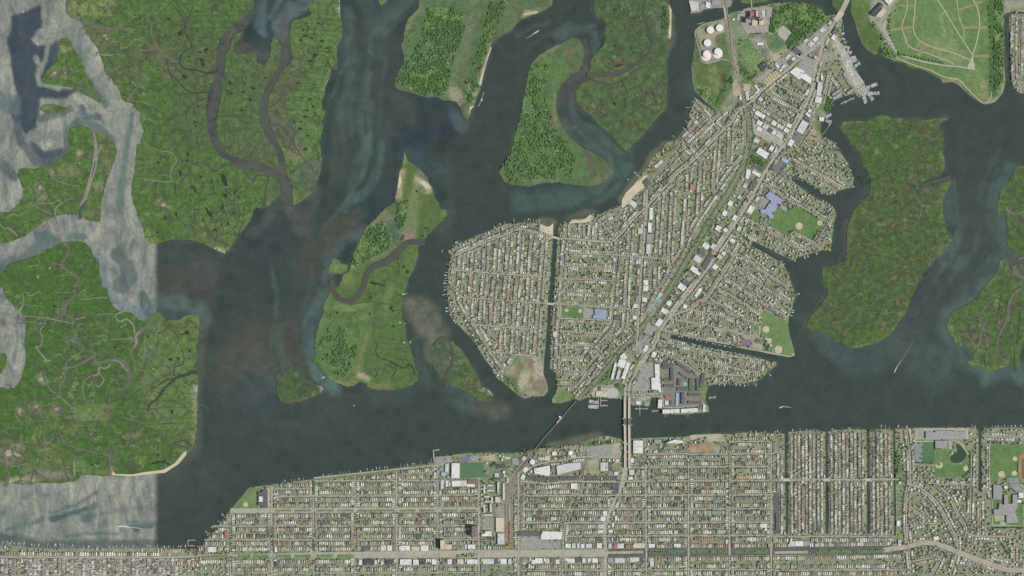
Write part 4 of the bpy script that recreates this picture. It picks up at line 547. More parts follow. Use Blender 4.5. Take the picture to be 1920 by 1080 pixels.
rills('T00: 560,60 1900,40 1600,600 1650,1070 1100,1070 800,520', 60, (14, 34), 'mtttd'); rills('T01: 1080,0 1880,200 1850,560 1700,760 1100,660', 40, (12, 28), 'ttd'); rills('T10: 290,160 620,60 500,1000 250,700', 22, (8, 18), 'td'); rills('T01: 200,200 720,40 620,520 60,720', 34, (10, 26), 'pmm', 1.2); rills('T00: 340,600 480,300 720,680', 10, (8, 14), 'pm', 1.0)
rills('T02: 40,100 900,200 1460,240 1460,1060 60,1060 200,500', 110, (12, 34), 'pmmmt', 1.3); rills('T03: 20,0 1450,20 1300,220 60,330', 50, (10, 28), 'pmm', 1.2); rills('T11: 1100,740 1240,760 1140,1070 850,1070', 10, (8, 20), 'td', 1.2); rills('T12: 850,0 1100,0 1200,620 900,740', 16, (8, 22), 'dd', 1.2); rills('T20: 640,20 1150,60 1150,800 950,1000 600,800', 40, (10, 26), 'dtd', 1.3); rills('T20: 620,30 1040,30 1030,380 620,440', 14, (8, 20), 'dt', 1.2)
rills('T30: 600,930 1280,930 1280,1070 640,1070', 24, (10, 24), 'mdd', 1.2); rills('T31: 720,40 1300,40 1340,700 1180,1060 440,1060 620,700', 90, (10, 30), 'mddt', 1.3); rills('T32: 440,20 1060,20 900,330 620,430 340,300', 34, (8, 22), 'mdd', 1.2); rills('T32: 1400,200 1880,60 1880,560 1560,560', 44, (8, 24), 'md', 1.2); rills('T31: 1800,300 1910,180 1910,830 1800,700', 14, (8, 18), 'md', 1.1); rills('T12: 170,660 480,750 220,840', 12, (6, 14), 'dd', 1.1); rills('T12: 1340,420 1560,500 1740,800 1500,730', 22, (6, 14), 'dd', 1.1); rills('T10: 1120,300 1180,100 1100,600', 6, (6, 10), 'd')
for mk in set(m for _, _, m in RILLS):
    VV, FF, k = [], [], 0
    for pts, w, m in RILLS:
        if m != mk: continue
        v, f, *_ = ribbon(pts, 1, 2.045, taper=[w, w*.8, .35], sm=False); v[:, 2] += rnd.uniform(0, .012); f = flip_up(v, f); VV.append(v); FF += [tuple(i+k for i in q) for q in f]; k += len(v)
    stuff(link('marsh_rills', mesh('marsh_rills', np.vstack(VV), FF, CREEK[mk])))
# dark pools and bare pannes
def pool(t, x, y, rx, ry, rot=0, mat='k', name='marsh_pool'):
    x0, y0, f = ZT[t]; _cz[0] += 0.004
    p = blob(x0+x/f, y0+y/f, rx/f*.88, ry/f*.88, math.radians(rot), 13, .45)
    v = [(wx(a), wy(b), _cz[0]) for a, b in p]
    structure(link(name, mesh(name, v, [tuple(range(len(p)))[::-1]], CREEK[mat])))
for x, y, rx, ry, r in ((1268,145,13,9,20),(1355,252,17,18,40),(1552,370,20,18,10),(1545,395,9,8,0),(1500,392,12,9,0),(1515,450,22,14,20),(1525,485,13,16,0),(1420,425,9,7,0),(1390,578,22,14,20),(1240,270,8,12,0),(1475,232,9,5,0),(1725,620,10,22,-20),(1735,700,14,6,20),(1825,690,13,9,0),(1880,750,8,14,0),(1900,665,20,12,0),(1815,828,18,8,0),(1465,915,12,9,0),(1468,948,10,8,0),(1490,800,8,5,0),(1240,770,10,7,0),(1505,310,6,4,0),(1560,505,5,4,0),(1270,622,6,4,0),(1195,525,6,5,0),(1850,585,8,8,0),(1700,680,10,6,0),(1860,920,8,5,0),(1480,85,5,10,0),(1050,180,10,8,0)): pool('T00', x, y, rx, ry, r)
for x, y, rx, ry, r in ((355,228,10,9,0),(370,268,26,8,8),(415,285,15,7,10),(335,302,12,12,0),(495,308,18,10,0),(535,362,15,9,0),(490,350,10,6,0),(395,378,9,10,0),(445,418,24,15,-25),(408,458,17,8,0),(320,628,12,8,0),(405,744,20,7,0),(432,796,12,9,0),(385,828,17,10,-20),(372,876,20,11,5),(290,915,13,8,0),(338,915,13,9,0),(337,968,17,12,0),(388,1017,13,7,0),(268,960,8,5,0),(445,845,6,10,0),(68,585,12,8,0),(345,735,8,6,0),(420,510,6,4,0),(470,175,14,6,10)): pool('T10', x, y, rx, ry, r)
for x, y, rx, ry, r in ((1355,225,11,24,-15),(1445,325,22,12,20),(1468,352,10,22,-10),(1685,275,16,44,-22),(1325,528,12,22,0),(1240,555,9,18,20),(1570,515,12,44,-35),(1695,388,17,20,0),(1615,645,22,12,10),(1410,75,10,16,20),(1408,120,8,12,0),(1710,600,8,18,0),(1665,605,8,14,0),(1522,572,7,12,0),(1590,278,8,10,0),(1635,280,8,10,0),(1605,335,7,7,0),(1790,400,7,12,0),(1805,322,7,9,0),(1430,550,9,8,0),(1670,470,7,20,-20),(1480,590,8,6,0),(1825,527,6,5,0),(1190,140,14,8,20),(1180,665,12,8,0),(1510,245,9,10,0),(1752,518,8,8,0)): pool('T01', x, y, rx, ry, r)
for x, y, rx, ry, r in ((1405,330,20,18,0),(1375,345,20,6,-10),(1278,535,22,9,0),(1342,530,14,12,0),(1425,472,10,14,20),(1290,925,12,16,0),(1340,815,8,8,0),(1385,745,8,6,0),(540,440,9,6,0),(410,138,10,10,0),(865,450,5,18,0),(1420,525,10,8,0),(1110,365,10,12,0)): pool('T02', x, y, rx, ry, r)
for x, y, rx, ry, r in ((1180,228,40,10,-15),(1235,225,26,12,15),(1190,172,9,12,0),(1262,240,14,10,0),(735,235,10,12,0),(690,245,16,8,0),(365,190,8,6,0)): pool('T03', x, y, rx, ry, r)
for x, y, rx, ry, r in ((870,1040,10,12,30),(890,1045,30,9,12),(940,1055,34,9,15),(1135,960,14,12,0),(1110,920,8,14,0),(1275,632,13,9,0),(1250,690,11,8,0),(370,38,14,12,0),(1208,355,8,10,0)): pool('T11', x, y, rx, ry, r)
for x, y, rx, ry, r in ((860,70,16,9,0),(1015,150,8,14,20),(1030,170,10,9,0),(1030,288,18,8,0),(610,185,12,10,0),(740,188,9,4,0),(1045,228,8,4,0),(855,195,6,10,0),(560,212,6,8,0)): pool('T12', x, y, rx, ry, r)
for x, y, rx, ry, r in ((820,480,30,18,-30),(800,490,40,9,-15),(632,462,18,18,0),(805,662,16,16,0),(772,775,15,12,0),(680,840,20,14,20),(610,830,16,10,-20),(770,72,11,8,0),(775,345,14,9,0),(800,818,8,12,0)): pool('T20', x, y, rx, ry, r, 'b' if ry > 9 and x != 772 else 'k')
for x, y, rx, ry, r in ((935,615,22,24,0),(760,515,24,10,-25),(855,297,14,10,0),(940,1000,34,16,-35),(720,1022,22,14,0),(1120,858,18,12,-30),(955,838,18,10,0),(1045,330,20,12,20),(1195,172,18,20,0)): pool('T31', x, y, rx, ry, r, 'b', 'mud_panne')
for x, y, rx, ry, r in ((990,190,26,28,0),(850,308,14,14,0),(495,260,22,10,-20),(1732,262,20,22,0),(1755,185,18,18,0),(1520,290,22,12,0),(1592,240,22,22,0),(1440,190,18,12,20),(1692,132,14,18,0),(975,95,30,9,-40),(1545,368,18,22,0)): pool('T32', x, y, rx, ry, r, 'b', 'mud_panne')
for t, x, y, rx, ry in (('T01',600,62,14,8),('T01',595,145,10,8),('T01',395,212,12,8),('T01',1225,460,24,14),('T02',300,685,22,14),('T02',150,920,8,26),('T02',270,890,16,14),('T02',555,740,6,14),('T02',430,905,22,16),('T01',375,930,10,12),('T01',285,1000,9,12),('T03',60,150,26,30),('T03',130,170,30,20),('T00',785,268,20,12),('T00',800,290,8,10),('T00',410,548,16,10),('T00',490,545,12,8),('T01',300,330,12,18),('T02',800,320,6,12),('T02',1150,605,12,6)): pool(t, x, y, rx, ry, 0, 'o', 'bare_mud')
# ------------------------------------------------------------------ the landfill park and the towns
FIELD = land_cover('park_grass', .24, .4, (160,152,112), (84,118,62))
TG = (134,143,108)
land('north_shore', 'T20: 1320,0 1340,100 1400,95 1450,70 1530,60 1580,60 1640,52 1650,20 1640,0', (150,146,134), [], TOWNG, .15)
land('north_meadow', 'T30: 450,0 480,40 520,90 560,60 600,0', (80,108,58), [], SHORE, .3)
land('canal_bank', 'T20: 1695,0 1715,20 1790,30 1920,10 1925,0', (94,118,66), [], SHORE, .2)
land('landfill_park', 'T30: 645,0 620,90 650,170 665,230 700,320 750,380 800,410 822,402 832,350 846,350 845,410 880,430 950,460 1020,470 1060,500 1150,520 1220,550 1290,590 1310,620 1380,615 1430,640 1480,690 1540,740 1600,775 1640,785 1700,765 1730,735 1765,690 1780,600 1770,500 1770,400 1770,300 1765,200 1766,120 1785,100 1850,82 1920,60 | G: 1918.6,0', (98,134,72),
 ST([('T30: 620,60 700,20 800,60 840,200 830,390 740,370 670,230', 0, 5, (84,112,54), .95, 1), ('T30: 690,20 740,100', 10, 10, (96,128,58), .6, 0), ('T30: 660,165 730,170', 3, 4, (112,106,90), .7, 0), ('T30: 655,180 690,310 790,405', 1.5, 3, (118,110,92), .7, 0), ('T30: 780,0 960,0 950,80 900,150 880,220 960,420 900,400 850,230 760,140', 0, 3, (158,154,140), .95, 1), ('T30: 920,100 1060,60 1200,300 1500,460 1540,0 1000,0', 0, 12, (104,140,76), .5, 1),
 ('T30: 1150,330 1400,360 1440,420 1300,380', 5, 9, (140,150,100), .6, 0), ('T30: 1300,440 1450,470', 4, 6, (132,144,96), .5, 0), ('T30: 1040,250 1060,340', 5, 8, (126,138,92), .5, 0), ('T30: 1550,560 1600,700 1640,760', 8, 14, (126,142,84), .6, 0), ('T30: 1640,650 1660,720', 6, 8, (146,140,100), .7, 0), ('T30: 1300,100 1340,200 1350,300', 4, 10, (128,146,88), .5, 0), ('T30: 970,130 940,200', 5, 10, (118,144,84), .4, 0),
 ('T30: 1040,480 1180,525 1300,605 1420,630 1540,735 1640,780', 3, 3, (112,116,82), .8, 0), ('T30: 1310,610 1380,600 1440,630', 3, 4, (150,140,112), .6, 0), ('T30: 1700,0 1720,300 1700,690', 10, 6, (78,108,58), .9, 0), ('T30: 1770,480 1780,600 1730,740 1650,780', 1.5, 2.5, (160,156,134), .8, 0), ('T30: 1765,0 1920,0 1920,60 1780,95', 0, 2, (150,148,130), .95, 1)]), FIELD, .3, town=False)
land('north_east_town', 'T30: 1920,72 1812,108 1806,200 1815,300 1818,500 1828,620 1858,680 1900,702 1920,695', TG, [], TOWNG, .2, town=True)
land('bay_town', 'T20: 1600,128 1550,148 1470,168 1400,198 1370,250 1368,340 1358,420 1345,500 1350,600 1370,680 1400,712 1450,762 1500,805 1540,832 1510,826 1440,784 1372,732 1345,760 1345,810 1330,850 1330,900 1310,950 1270,1000 1240,1040 1160,1070 | T21: 1150,0 1120,50 1070,80 1040,120 1010,190 960,240 920,290 870,350 830,410 820,460 780,480 720,500 660,530 620,545 590,530 540,560 470,565 430,590 360,605 345,640 345,690 340,780 330,880 325,1000 320,1078 | T22: 315,0 310,100 305,200 298,320 292,450 285,600 330,640 335,720 330,790 300,830 300,860 360,865 420,850 470,830 510,845 560,820 640,820 720,825 840,835 890,870 900,880 1030,880 1045,822 1105,822 1095,900 1130,910 1130,948 1300,948 1400,938 1475,930 1475,890 1450,840 1455,790 1475,730 1550,720 1640,720 1740,715 1830,700 1870,680 1920,630 | T32: 30,605 65,575 60,555 30,545 0,552 | T22: 1920,545 1800,515 1650,485 1500,455 1350,420 1250,395 1190,382 1190,350 1250,355 1400,380 1550,410 1700,445 1840,470 1920,492 | T32: 80,505 160,518 200,510 195,470 175,400 155,330 148,270 160,210 180,150 200,80 210,50 190,0 | T31: 185,1078 160,1000 120,910 90,880 30,850 0,832 | T21: 1920,828 1850,792 1792,762 1805,732 1850,745 1920,778 | T31: 60,815 130,850 190,872 230,850 290,830 350,815 410,795 470,795 480,700 490,600 510,540 500,490 460,460 380,420 300,370 220,310 182,280 175,248 200,240 270,270 340,310 410,360 450,385 530,350 630,325 645,260 610,190 600,140 560,90 520,30 500,0 | T30: 480,1060 410,1030 390,990 400,920 430,880 440,850 480,780 498,750 560,725 640,705 690,732 740,690 720,610 680,580 660,520 600,440 570,350 550,280 550,200 560,150 540,120 500,110 430,120 400,70 330,40 250,20 100,20 0,28 | T20: 1920,40 1840,50 1760,60 1730,80 1640,95 1610,128', TG,
 ST([('T20: 1370,250 1350,500 1360,660 1540,825 1640,660 1650,500 1560,440 1420,470 1400,330', 0, 4, (86,116,58), .95, 1), ('T20: 1380,480 1480,480 1590,560 1560,720 1480,700', 0, 8, (100,116,62), .9, 1), ('T20: 1500,520 1540,640 1550,710', 5, 6, (122,142,72), .7, 0), ('T20: 1360,480 1355,600 1380,690', 2, 3, (120,132,78), .6, 0), ('T20: 1600,560 1590,650 1550,730', 2.5, 3, (64,78,60), .8, 0), ('T20: 1550,170 1580,180 1640,480 1560,430 1530,280', 0, 3, (92,118,66), .9, 1),
 ('R1: 600,400 700,420 900,640 950,720 780,900 690,960 640,700', 0, 3, (94,136,70), .95, 1), ('R1: 800,660 840,700', 12, 14, (128,146,86), .6, 0), ('R1: 540,260 600,420 640,700', 4, 3, (124,132,92), .7, 0), ('R1: 980,90 1300,20 1480,40 1600,190 1700,180 1560,280 1180,570 1150,470 1040,370 950,360', 0, 4, (82,118,62), .95, 1), ('R1: 1480,100 1590,180', 4, 4, (124,144,76), .7, 0), ('R1: 920,380 1060,400 1150,480 1060,600 960,500', 0, 3, (102,130,78), .9, 1), ('R1: 960,590 1060,600 1180,540 1170,580 1010,700', 0, 3, (172,160,134), .95, 1), ('R1: 530,150 660,140 600,260 540,240', 0, 3, (108,132,78), .9, 1),
 ('R1: 1680,440 1800,560 1900,680 1920,900 1820,760', 0, 4, (176,170,152), .9, 1), ('R2: 1480,640 1700,720 1640,820 1470,740', 0, 3, (84,122,66), .9, 1), ('R3: 1400,290 1460,380 1400,490 1340,460', 0, 3, (84,128,62), .95, 1), ('R3: 1290,590 1340,600 1320,720 1280,740 1260,650', 0, 3, (98,132,70), .9, 1), ('R3: 1220,680 1260,770', 4, 4, (168,154,130), .8, 0),
 ('R2: 700,470 620,560 470,700 400,800 320,880', 3.2, 4, (110,120,74), .9, 0), ('R2: 640,520 500,600 460,690', 2, 3, (150,142,114), .7, 0), ('R2: 380,690 320,840', 3, 4, (150,140,116), .9, 0), ('S1: 330,560 420,570 410,660 250,680 220,640', 0, 3, (106,132,70), .95, 1), ('S1: 880,300 830,440 720,490', 6, 5, (96,132,72), .9, 0), ('S1: 960,480 1000,620', 5, 4, (94,122,66), .9, 0), ('S1: 850,540 950,620', 5, 4, (172,168,154), .95, 0), ('S1: 1880,480 1890,620', 5, 5, (96,136,72), .8, 0), ('S1: 1450,250 1750,280 1850,420 1850,720 1460,720', 0, 4, (120,120,110), .8, 1),
 ('S2: 1370,590 1440,530', 3, 3, (92,136,70), .9, 0), ('S2: 1490,470 1520,440', 4, 3, (150,134,104), .9, 0), ('S2: 750,660 720,800 760,920', 2, 3, (110,136,80), .8, 0), ('R4: 1340,960 1420,980', 5, 4, (136,140,84), .9, 0), ('R8: 1480,420 1520,450', 4, 4, (120,128,80), .7, 0), ('R8: 1580,620 1590,780', 3, 3, (104,136,76), .8, 0)]), TOWNG, .15, town=True)
land('round_island', 'T11: 1440,800 1500,760 1580,720 1650,690 1740,660 1820,620 1880,598 1920,592 | T21: 60,590 150,592 215,605 280,622 305,600 305,690 300,780 290,880 285,1000 280,1078 | T22: 275,0 268,150 260,300 250,420 240,550 235,640 265,720 270,770 240,810 150,815 90,830 40,800 0,765 | T12: 1870,720 1810,680 1760,590 1700,510 1640,410 1580,340 1510,270 1460,200 1440,110 1430,0 | T11: 1440,1078 1440,960 1450,880 1465,840', TG,
 ST([('S3: 910,660 1190,660 1190,850 1230,1000 1180,1070 1000,1070 900,1000 880,900 780,830', 0, 4, (154,147,124), .95, 1), ('S3: 780,900 860,920 900,1050', 6, 4, (96,124,68), .95, 0), ('S3: 1050,740 1060,840 1030,920', 5, 6, (128,110,80), .8, 0), ('S3: 960,720 960,780', 8, 6, (126,134,96), .8, 0), ('S3: 900,740 900,860', 6, 6, (128,118,90), .7, 0), ('S3: 1000,840 960,980', 6, 6, (176,170,148), .7, 0), ('S3: 1130,700 1140,900', 7, 4, (170,164,142), .8, 0), ('S3: 1160,960 1140,1000', 8, 6, (120,110,96), .7, 0), ('S3: 880,690 900,660', 6, 3, (104,142,80), .9, 0), ('S3: 840,760 820,820', 5, 4, (152,148,118), .8, 0)]), TOWNG, .15, town=True)
land('barrier_beach_town', 'T03: 0,850 100,850 200,865 400,875 700,870 1000,870 1200,868 1400,880 1475,885 1500,860 1600,750 1700,620 1800,500 1870,415 1920,410 | T13: 110,395 250,375 420,355 700,320 900,290 1340,230 1345,185 1480,170 1600,158 1780,155 1920,160 | T23: 150,130 330,110 480,95 560,60 650,35 720,30 800,50 840,60 900,50 1100,40 1300,35 1370,15 1580,12 1650,18 1700,5 1830,5 | S6: 545,140 548,420 545,640 555,800 560,1060 | T33: 130,762 150,762 | S6: 590,1060 585,640 580,400 585,120 700,112 880,100 1005,118 1003,300 1005,640 1005,1060 | T33: 430,762 452,762 | S6: 1042,1060 1035,700 1030,300 1035,110 1150,95 1300,88 1468,98 1468,300 1470,640 1472,1060 | T33: 738,762 764,762 | S6: 1508,1060 1503,640 1500,300 1500,95 1700,88 1768,95 1770,640 1778,1060 | T33: 942,780 958,780 | S6: 1800,1060 1793,640 1790,85 1920,78 | S7: 410,90 800,88 1150,86 1250,90 1285,140 1290,300 1290,700 1285,960 1330,975 1335,700 1325,300 1335,150 1370,88 1600,84 1920,84 | G: 1919,1079 0,1079', TG,
 ST([('G: -150,1046 330,1046 355,1085 355,1210 -150,1210', 0, 4, (150,148,138), .9, 1), ('S4: 880,195 1190,165 1050,330 900,300', 0, 4, (112,132,86), .9, 1), ('S4: 700,290 880,280 880,460 700,460', 0, 4, (116,132,92), .9, 1), ('S4: 1240,150 1740,120 1740,200 1260,280', 0, 4, (140,146,118), .8, 1), ('S4: 1800,70 1900,60', 4, 4, (96,128,72), .9, 0), ('S5: 0,200 200,170 290,150', 3, 3, (98,130,74), .9, 0), ('S5: 410,180 410,320', 2.5, 3, (98,130,74), .9, 0), ('S5: 510,160 510,320', 2.5, 3, (92,122,70), .9, 0), ('S5: 180,110 280,110 300,150', 3, 3, (176,168,144), .8, 0), ('S7: 150,460 200,640 200,840', 6, 6, (94,128,72), .8, 0), ('S8: 170,560 270,640', 8, 6, (130,138,86), .8, 0)]), TOWNG, .12, town=True)
# ------------------------------------------------------------------ the bay water, with its shoals, beds and currents
nx, ny = 721, 441
gx, gy = np.meshgrid(np.linspace(-120, 2040, nx), np.linspace(-120, 1200, ny))
wp = np.stack([gx.ravel(), gy.ravel()], 1)
wc = np.tile(srgb(60,73,64), (len(wp), 1))
west = np.clip((299-wp[:, 0])/14.0, 0, 1); west = west*west*(3-2*west)
wq = drift(wp, .55); mott = .55+.9*np.clip(lattice(11, 17, *wp.T)+.6*lattice(12, 7, *wp.T)+.5, 0, 1)
WATER = [(l, hw, so*1.7, c, al*.72, ar) for l, hw, so, c, al, ar in WATER]

def flow(A, B_, n, span=(.2, .6)):
    A, B_ = smooth(P(A), 6), smooth(P(B_), 6); m = 60; ia = np.linspace(0, len(A)-1, m).astype(int); ib = np.linspace(0, len(B_)-1, m).astype(int)
    for _ in range(n):
        t = rnd.uniform(.02, .98); k = int(m*rnd.uniform(*span)); s = rnd.randrange(0, m-k); t2 = t+rnd.uniform(-.2, .2); q = [(A[ia[s+j]]*(1-tt)+B_[ib[s+j]]*tt) for j in range(0, k, 4) for tt in [t+(t2-t)*j/k]]
        if len(q) > 2: WATER.append((q, rnd.uniform(.5, 2.5), rnd.uniform(4, 9), srgb(*rnd.choice(((82,104,94), (76,98,88), (56,68,68), (58,72,70), (86,106,100), (70,88,72)))), rnd.uniform(.2, .45), 0))
flow('T10: 640,40 650,200 610,420 560,560 500,800 480,1080 | T11: 510,200 440,420 300,600', 'T10: 1060,100 1050,300 1010,560 950,800 930,1080 | T11: 900,250 720,470 480,700', 22)
flow('T12: 60,-200 120,200 100,500 150,900', 'T12: 500,-200 380,300 420,560 520,800', 8); flow('T20: 10,200 200,120 480,20', 'T20: 60,500 240,300 540,140', 6); flow('T20: 330,730 340,880 440,1040 | T21: 520,0 720,140 620,320 300,400', 'T20: 460,720 480,860 700,1020 | T21: 860,80 840,240 640,440 300,480', 26)
flow('T31: 1320,0 1380,300 1400,700 1200,1000 | T32: 1060,200 760,520', 'T31: 1900,0 1700,400 1760,800 1500,1080 | T32: 1350,300 1300,560', 8); flow('T12: 1130,100 1200,500 1300,800', 'T12: 1300,60 1380,340 1300,400', 4)
def silt(c):
    r, g, b = c; return np.array((min(r, g*.985), g, b*.92))
WATER = [(l, hw, so, silt(c), al, ar) for l, hw, so, c, al, ar in WATER]
SHALLOW = []
for poly, town in COAST:              # the wet tidal band round every shore
    q = np.vstack([poly, poly[:1]])
    for k in range(0, len(q)-1, 10): SHALLOW.append((q[k:k+11], .6, rnd.uniform(2.0, 5.0) if not town else 1.8, srgb(*rnd.choice(((88,94,80), (80,88,78), (96,96,80), (78,92,86)))), rnd.uniform(.25, .65), 0))
wc = paint(wq, wc, SHALLOW); w0 = wc.copy(); wc = paint(wq, wc, WATER); wc = w0+(wc-w0)*np.clip(mott, 0, 1.15)[:, None]
ww = wc*0+srgb(90,103,96); glint_amt = np.full(len(wp), 0.50)  # paler western water: part of the sun glint is painted into its colour
still = [(P(s), hw, so, srgb(*c), al, ar) for s, hw, so, c, r, al, ar in W_STILL]
ww = paint(wq, ww, still)
glint_amt = paint(wq, glint_amt, [(P(s), hw, so, r, al, ar) for s, hw, so, r, al, ar in W_GLINT])
glint_amt = paint(wq, glint_amt, [(P(s), hw, so, r, al, ar) for s, hw, so, c, r, al, ar in W_STILL])
wc = wc*(1-west[:, None])+ww*west[:, None]; glint_amt = glint_amt*west*0.84
ids = np.arange(nx*ny).reshape(ny, nx)
wf = np.stack([ids[:-1, :-1], ids[1:, :-1], ids[1:, 1:], ids[:-1, 1:]], -1).reshape(-1, 4)
WM = water_mat()
me = mesh('bay_water', np.column_stack([wx(wp[:, 0]), wy(wp[:, 1]), np.zeros(len(wp))]), wf, WM)
set_attr(me, 'cover', wc); set_attr(me, 'sun_glint', glint_amt); structure(link('bay_water', me))
# open water beyond, out to the horizon (a frame of four sheets round the bay)
X0, X1, Y0, Y1, FAR = wx(-120), wx(2040), wy(1200), wy(-120), 40000
v = [(-FAR,-FAR,0),(FAR,-FAR,0),(FAR,FAR,0),(-FAR,FAR,0),(X0,Y0,0),(X1,Y0,0),(X1,Y1,0),(X0,Y1,0)]
me = mesh('open_water', v, [(0,1,5,4),(1,2,6,5),(2,3,7,6),(3,0,4,7)], WM)
set_attr(me, 'cover', np.tile(srgb(60,73,64), (8, 1))); set_attr(me, 'sun_glint', np.zeros(8)); structure(link('open_water', me))
raster(BUSY, P('S3: 880,650 1200,650 1200,850 1240,1000 1180,1075 1000,1075 860,1060 760,850'))
raster(BUSY, P('T20: 1340,120 1640,90 1660,500 1690,760 1640,830 1540,830 1350,700'))
raster(BUSY, P('R1: 520,60 1040,60 1300,10 1600,180 1700,180 1560,260 1000,700 760,960 560,900'))
raster(BUSY, P('S1: 180,540 420,570 420,700 180,720')); raster(BUSY, P('S1: 880,290 700,500 660,640 1010,640 1010,480'))
raster(BUSY, P('S2: 690,660 760,660 780,1000 680,1000')); raster(BUSY, P('R2: 690,480 300,900 200,1000 100,1080 260,1080 700,570'))
raster(BUSY, P('R3: 1340,290 1470,380 1340,760 1240,760 1220,640')); raster(BUSY, P('R2: 1460,620 1720,720 1640,840 1460,760'))
# ------------------------------------------------------------------ streets, squares, fields
ASPH = two('worn_asphalt', (160,157,141), (174,170,151), .02, .35, .65, .12, .15)
PALE = two('pale_concrete', (176,172,156), (160,157,143), .03, .35, .65, .12, .2)
DARKA = two('fresh_asphalt', (92,90,90), (104,102,100), .02, .35, .65, .1, .2)
LOT = two('parking_asphalt', (146,144,136), (160,157,147), .03, .35, .65, .14, .25)
BALL = two('ballast', (140,134,117), (154,148,131), .02, .35, .65, .15, .2)
LAWN = two('mown_lawn', (96,132,68), (120,144,84), .016, .38, .66, .2, .1)
LAWN2 = two('deep_lawn', (88,128,62), (112,138,78), .018, .4, .7, .18, .1)
VERGE = two('verge_grass', (104,126,76), (122,134,88), .02, .35, .65, .18, .2)
SANDM = two('beach_sand', (204,194,164), (184,174,146), .01, .35, .65, .1, .2)
CLAY = two('infield_clay', (198,186,154), (184,172,142), .04, .35, .65, .08, .3)
DIRT = two('bare_dirt', (160,150,126), (180,173,150), .02, .35, .65, .16, .1)
TURF = two('artificial_turf', (78,118,76), (86,126,82), .01, .35, .65, .06, .2)
COURT = flat('court_blue_grey', (134,142,148), .08, .05); COURT2 = flat('court_blue', (112,117,152), .06, .05); COURTR = flat('court_red', (150,96,86), .08, .05)
TRACKR = flat('running_track', (178,116,98), .08, .05); CHALK = flat('chalk_white', (222,222,214), .05, .1)
PONDW = flat('pond_water', (60,84,66), .12, .02, .15); DARKW = flat('dark_yard', (74,76,76), .2, .05)
TRAIL = flat('gravel_trail', (176,172,144), .1, .05); STRIP = flat('bare_strip', (146,138,98), .2, .03)
_sz = [2.9]
STREETS = []
def street(spec, w=2.6, mat=None, name='street', busy=True, sm=True, taper=None):
    pts = P(spec); _sz[0] += 0.006
    v, f, a, b, p = ribbon(pts, w, _sz[0], taper=taper, sm=sm, step=5.0)
    structure(link(name, mesh(name, v, flip_up(v, f), mat or ASPH)))
    for i in range(len(p)-1):
        if busy: raster(BUSY, [a[i], a[i+1], b[i+1], b[i]])
    STREETS.append((p, w)); return p
# fields and open ground first (they lie under the streets)
patch('park_lawn', 'R4: 780,590 860,540 960,560 1010,540 1080,530 1280,650 1360,700 1240,890 1190,900 1020,790 960,860 900,850 740,730', LAWN2)
patch('park_lawn', 'R4: 570,540 620,600 630,690 600,700 510,640', LAWN2); patch('schoolyard', 'R4: 690,410 750,460 700,560 620,500', LOT); patch('schoolyard', 'R4: 880,500 940,530 920,580 860,540', LOT)
patch('ball_infield', [(1320+x/6, 300+y/6) for x, y in blob(1070,743,40,40,0,16,.06)], CLAY); patch('ball_infield', [(1320+x/6, 300+y/6) for x, y in blob(1303,708,29,30,0,14,.06)], CLAY)
patch('ball_field', 'R7: 325,450 562,465 560,578 322,562', LAWN2); patch('ball_infield', [(1000+x/6, 500+y/6) for x, y in blob(373,492,22,20,0,14,.05)], CLAY); patch('ball_infield', [(1000+x/6, 500+y/6) for x, y in blob(527,498,22,22,0,14,.05)], CLAY)
patch('schoolyard', 'R7: 564,462 690,475 688,545 670,580 564,578', LOT); patch('play_court', 'R7: 630,545 655,545 655,572 630,572', COURT)
patch('park_lawn', 'S2: 1270,0 1660,0 1670,80 1690,190 1725,260 1735,330 1690,345 1510,310 1500,220 1400,110 1340,110 1330,90 1280,40', LAWN); patch('park_lawn', 'R8: 1270,850 1500,960 1535,1000 1540,1080 1250,1080 1240,980', LAWN)
for x, y, r in ((1418,45,38),(1558,272,44),(1455,172,30)): patch('ball_infield', [(1200+a/6, 610+b/6) for a, b in blob(x,y,r,r,0,16,.07)], CLAY)
patch('tennis_court', 'S2: 1140,155 1250,175 1240,245 1130,225', COURTR); patch('tennis_court', 'S2: 1150,168 1240,184 1232,228 1142,212', COURT2); patch('play_court', 'S2: 1270,200 1380,220 1370,270 1262,250', DIRT); patch('parking_lot', 'S2: 1150,105 1310,130 1330,0 1365,0 1340,140 1290,165 1150,135', LOT); patch('sea_wall_walk', 'S2: 1090,235 1530,315 1690,345 1740,345 1735,300 1725,310 1690,358 1520,328 1090,246', PALE)
patch('park_lawn', 'U1: 772,88 870,95 870,318 592,318 590,300', LAWN); patch('ball_infield', [(340+x/6, 900+y/6) for x, y in blob(725,275,28,28,0,14,.08)], CLAY); patch('schoolyard', 'U1: 960,100 1000,70 1000,316 985,316 975,250', DIRT)
patch('turf_field', 'S4: 375,290 640,280 650,440 480,460 375,460', TURF); patch('tennis_court', 'S4: 402,222 480,216 480,272 402,278', COURT2); patch('tennis_court', 'S4: 418,226 424,226 424,274 418,274', COURTR); patch('tennis_court', 'S4: 440,224 447,224 447,272 440,272', COURTR); patch('play_area', 'S4: 352,222 395,216 395,262 352,268', flat('play_mats', (150,112,92), .3, .2)); patch('parking_lot', 'S4: 500,212 590,205 600,250 500,262', LOT); patch('parking_lot', 'S4: 100,225 275,205 290,270 270,290 100,330', LOT); patch('roadside_yard', 'S4: 620,215 760,190 800,270 640,262', DIRT)
patch('playing_field', 'S7: 1452,325 1920,320 1920,870 1780,880 1680,790 1540,780 1515,860 1480,880 1452,760', LAWN2); patch('playing_field', 'S7: 690,395 900,380 880,520 960,600 1060,595 1140,470 1160,460 1160,770 680,775', LAWN2); patch('playing_field', 'S7: 930,280 1010,270 1100,330 1160,440 1130,470 1000,300', LAWN)
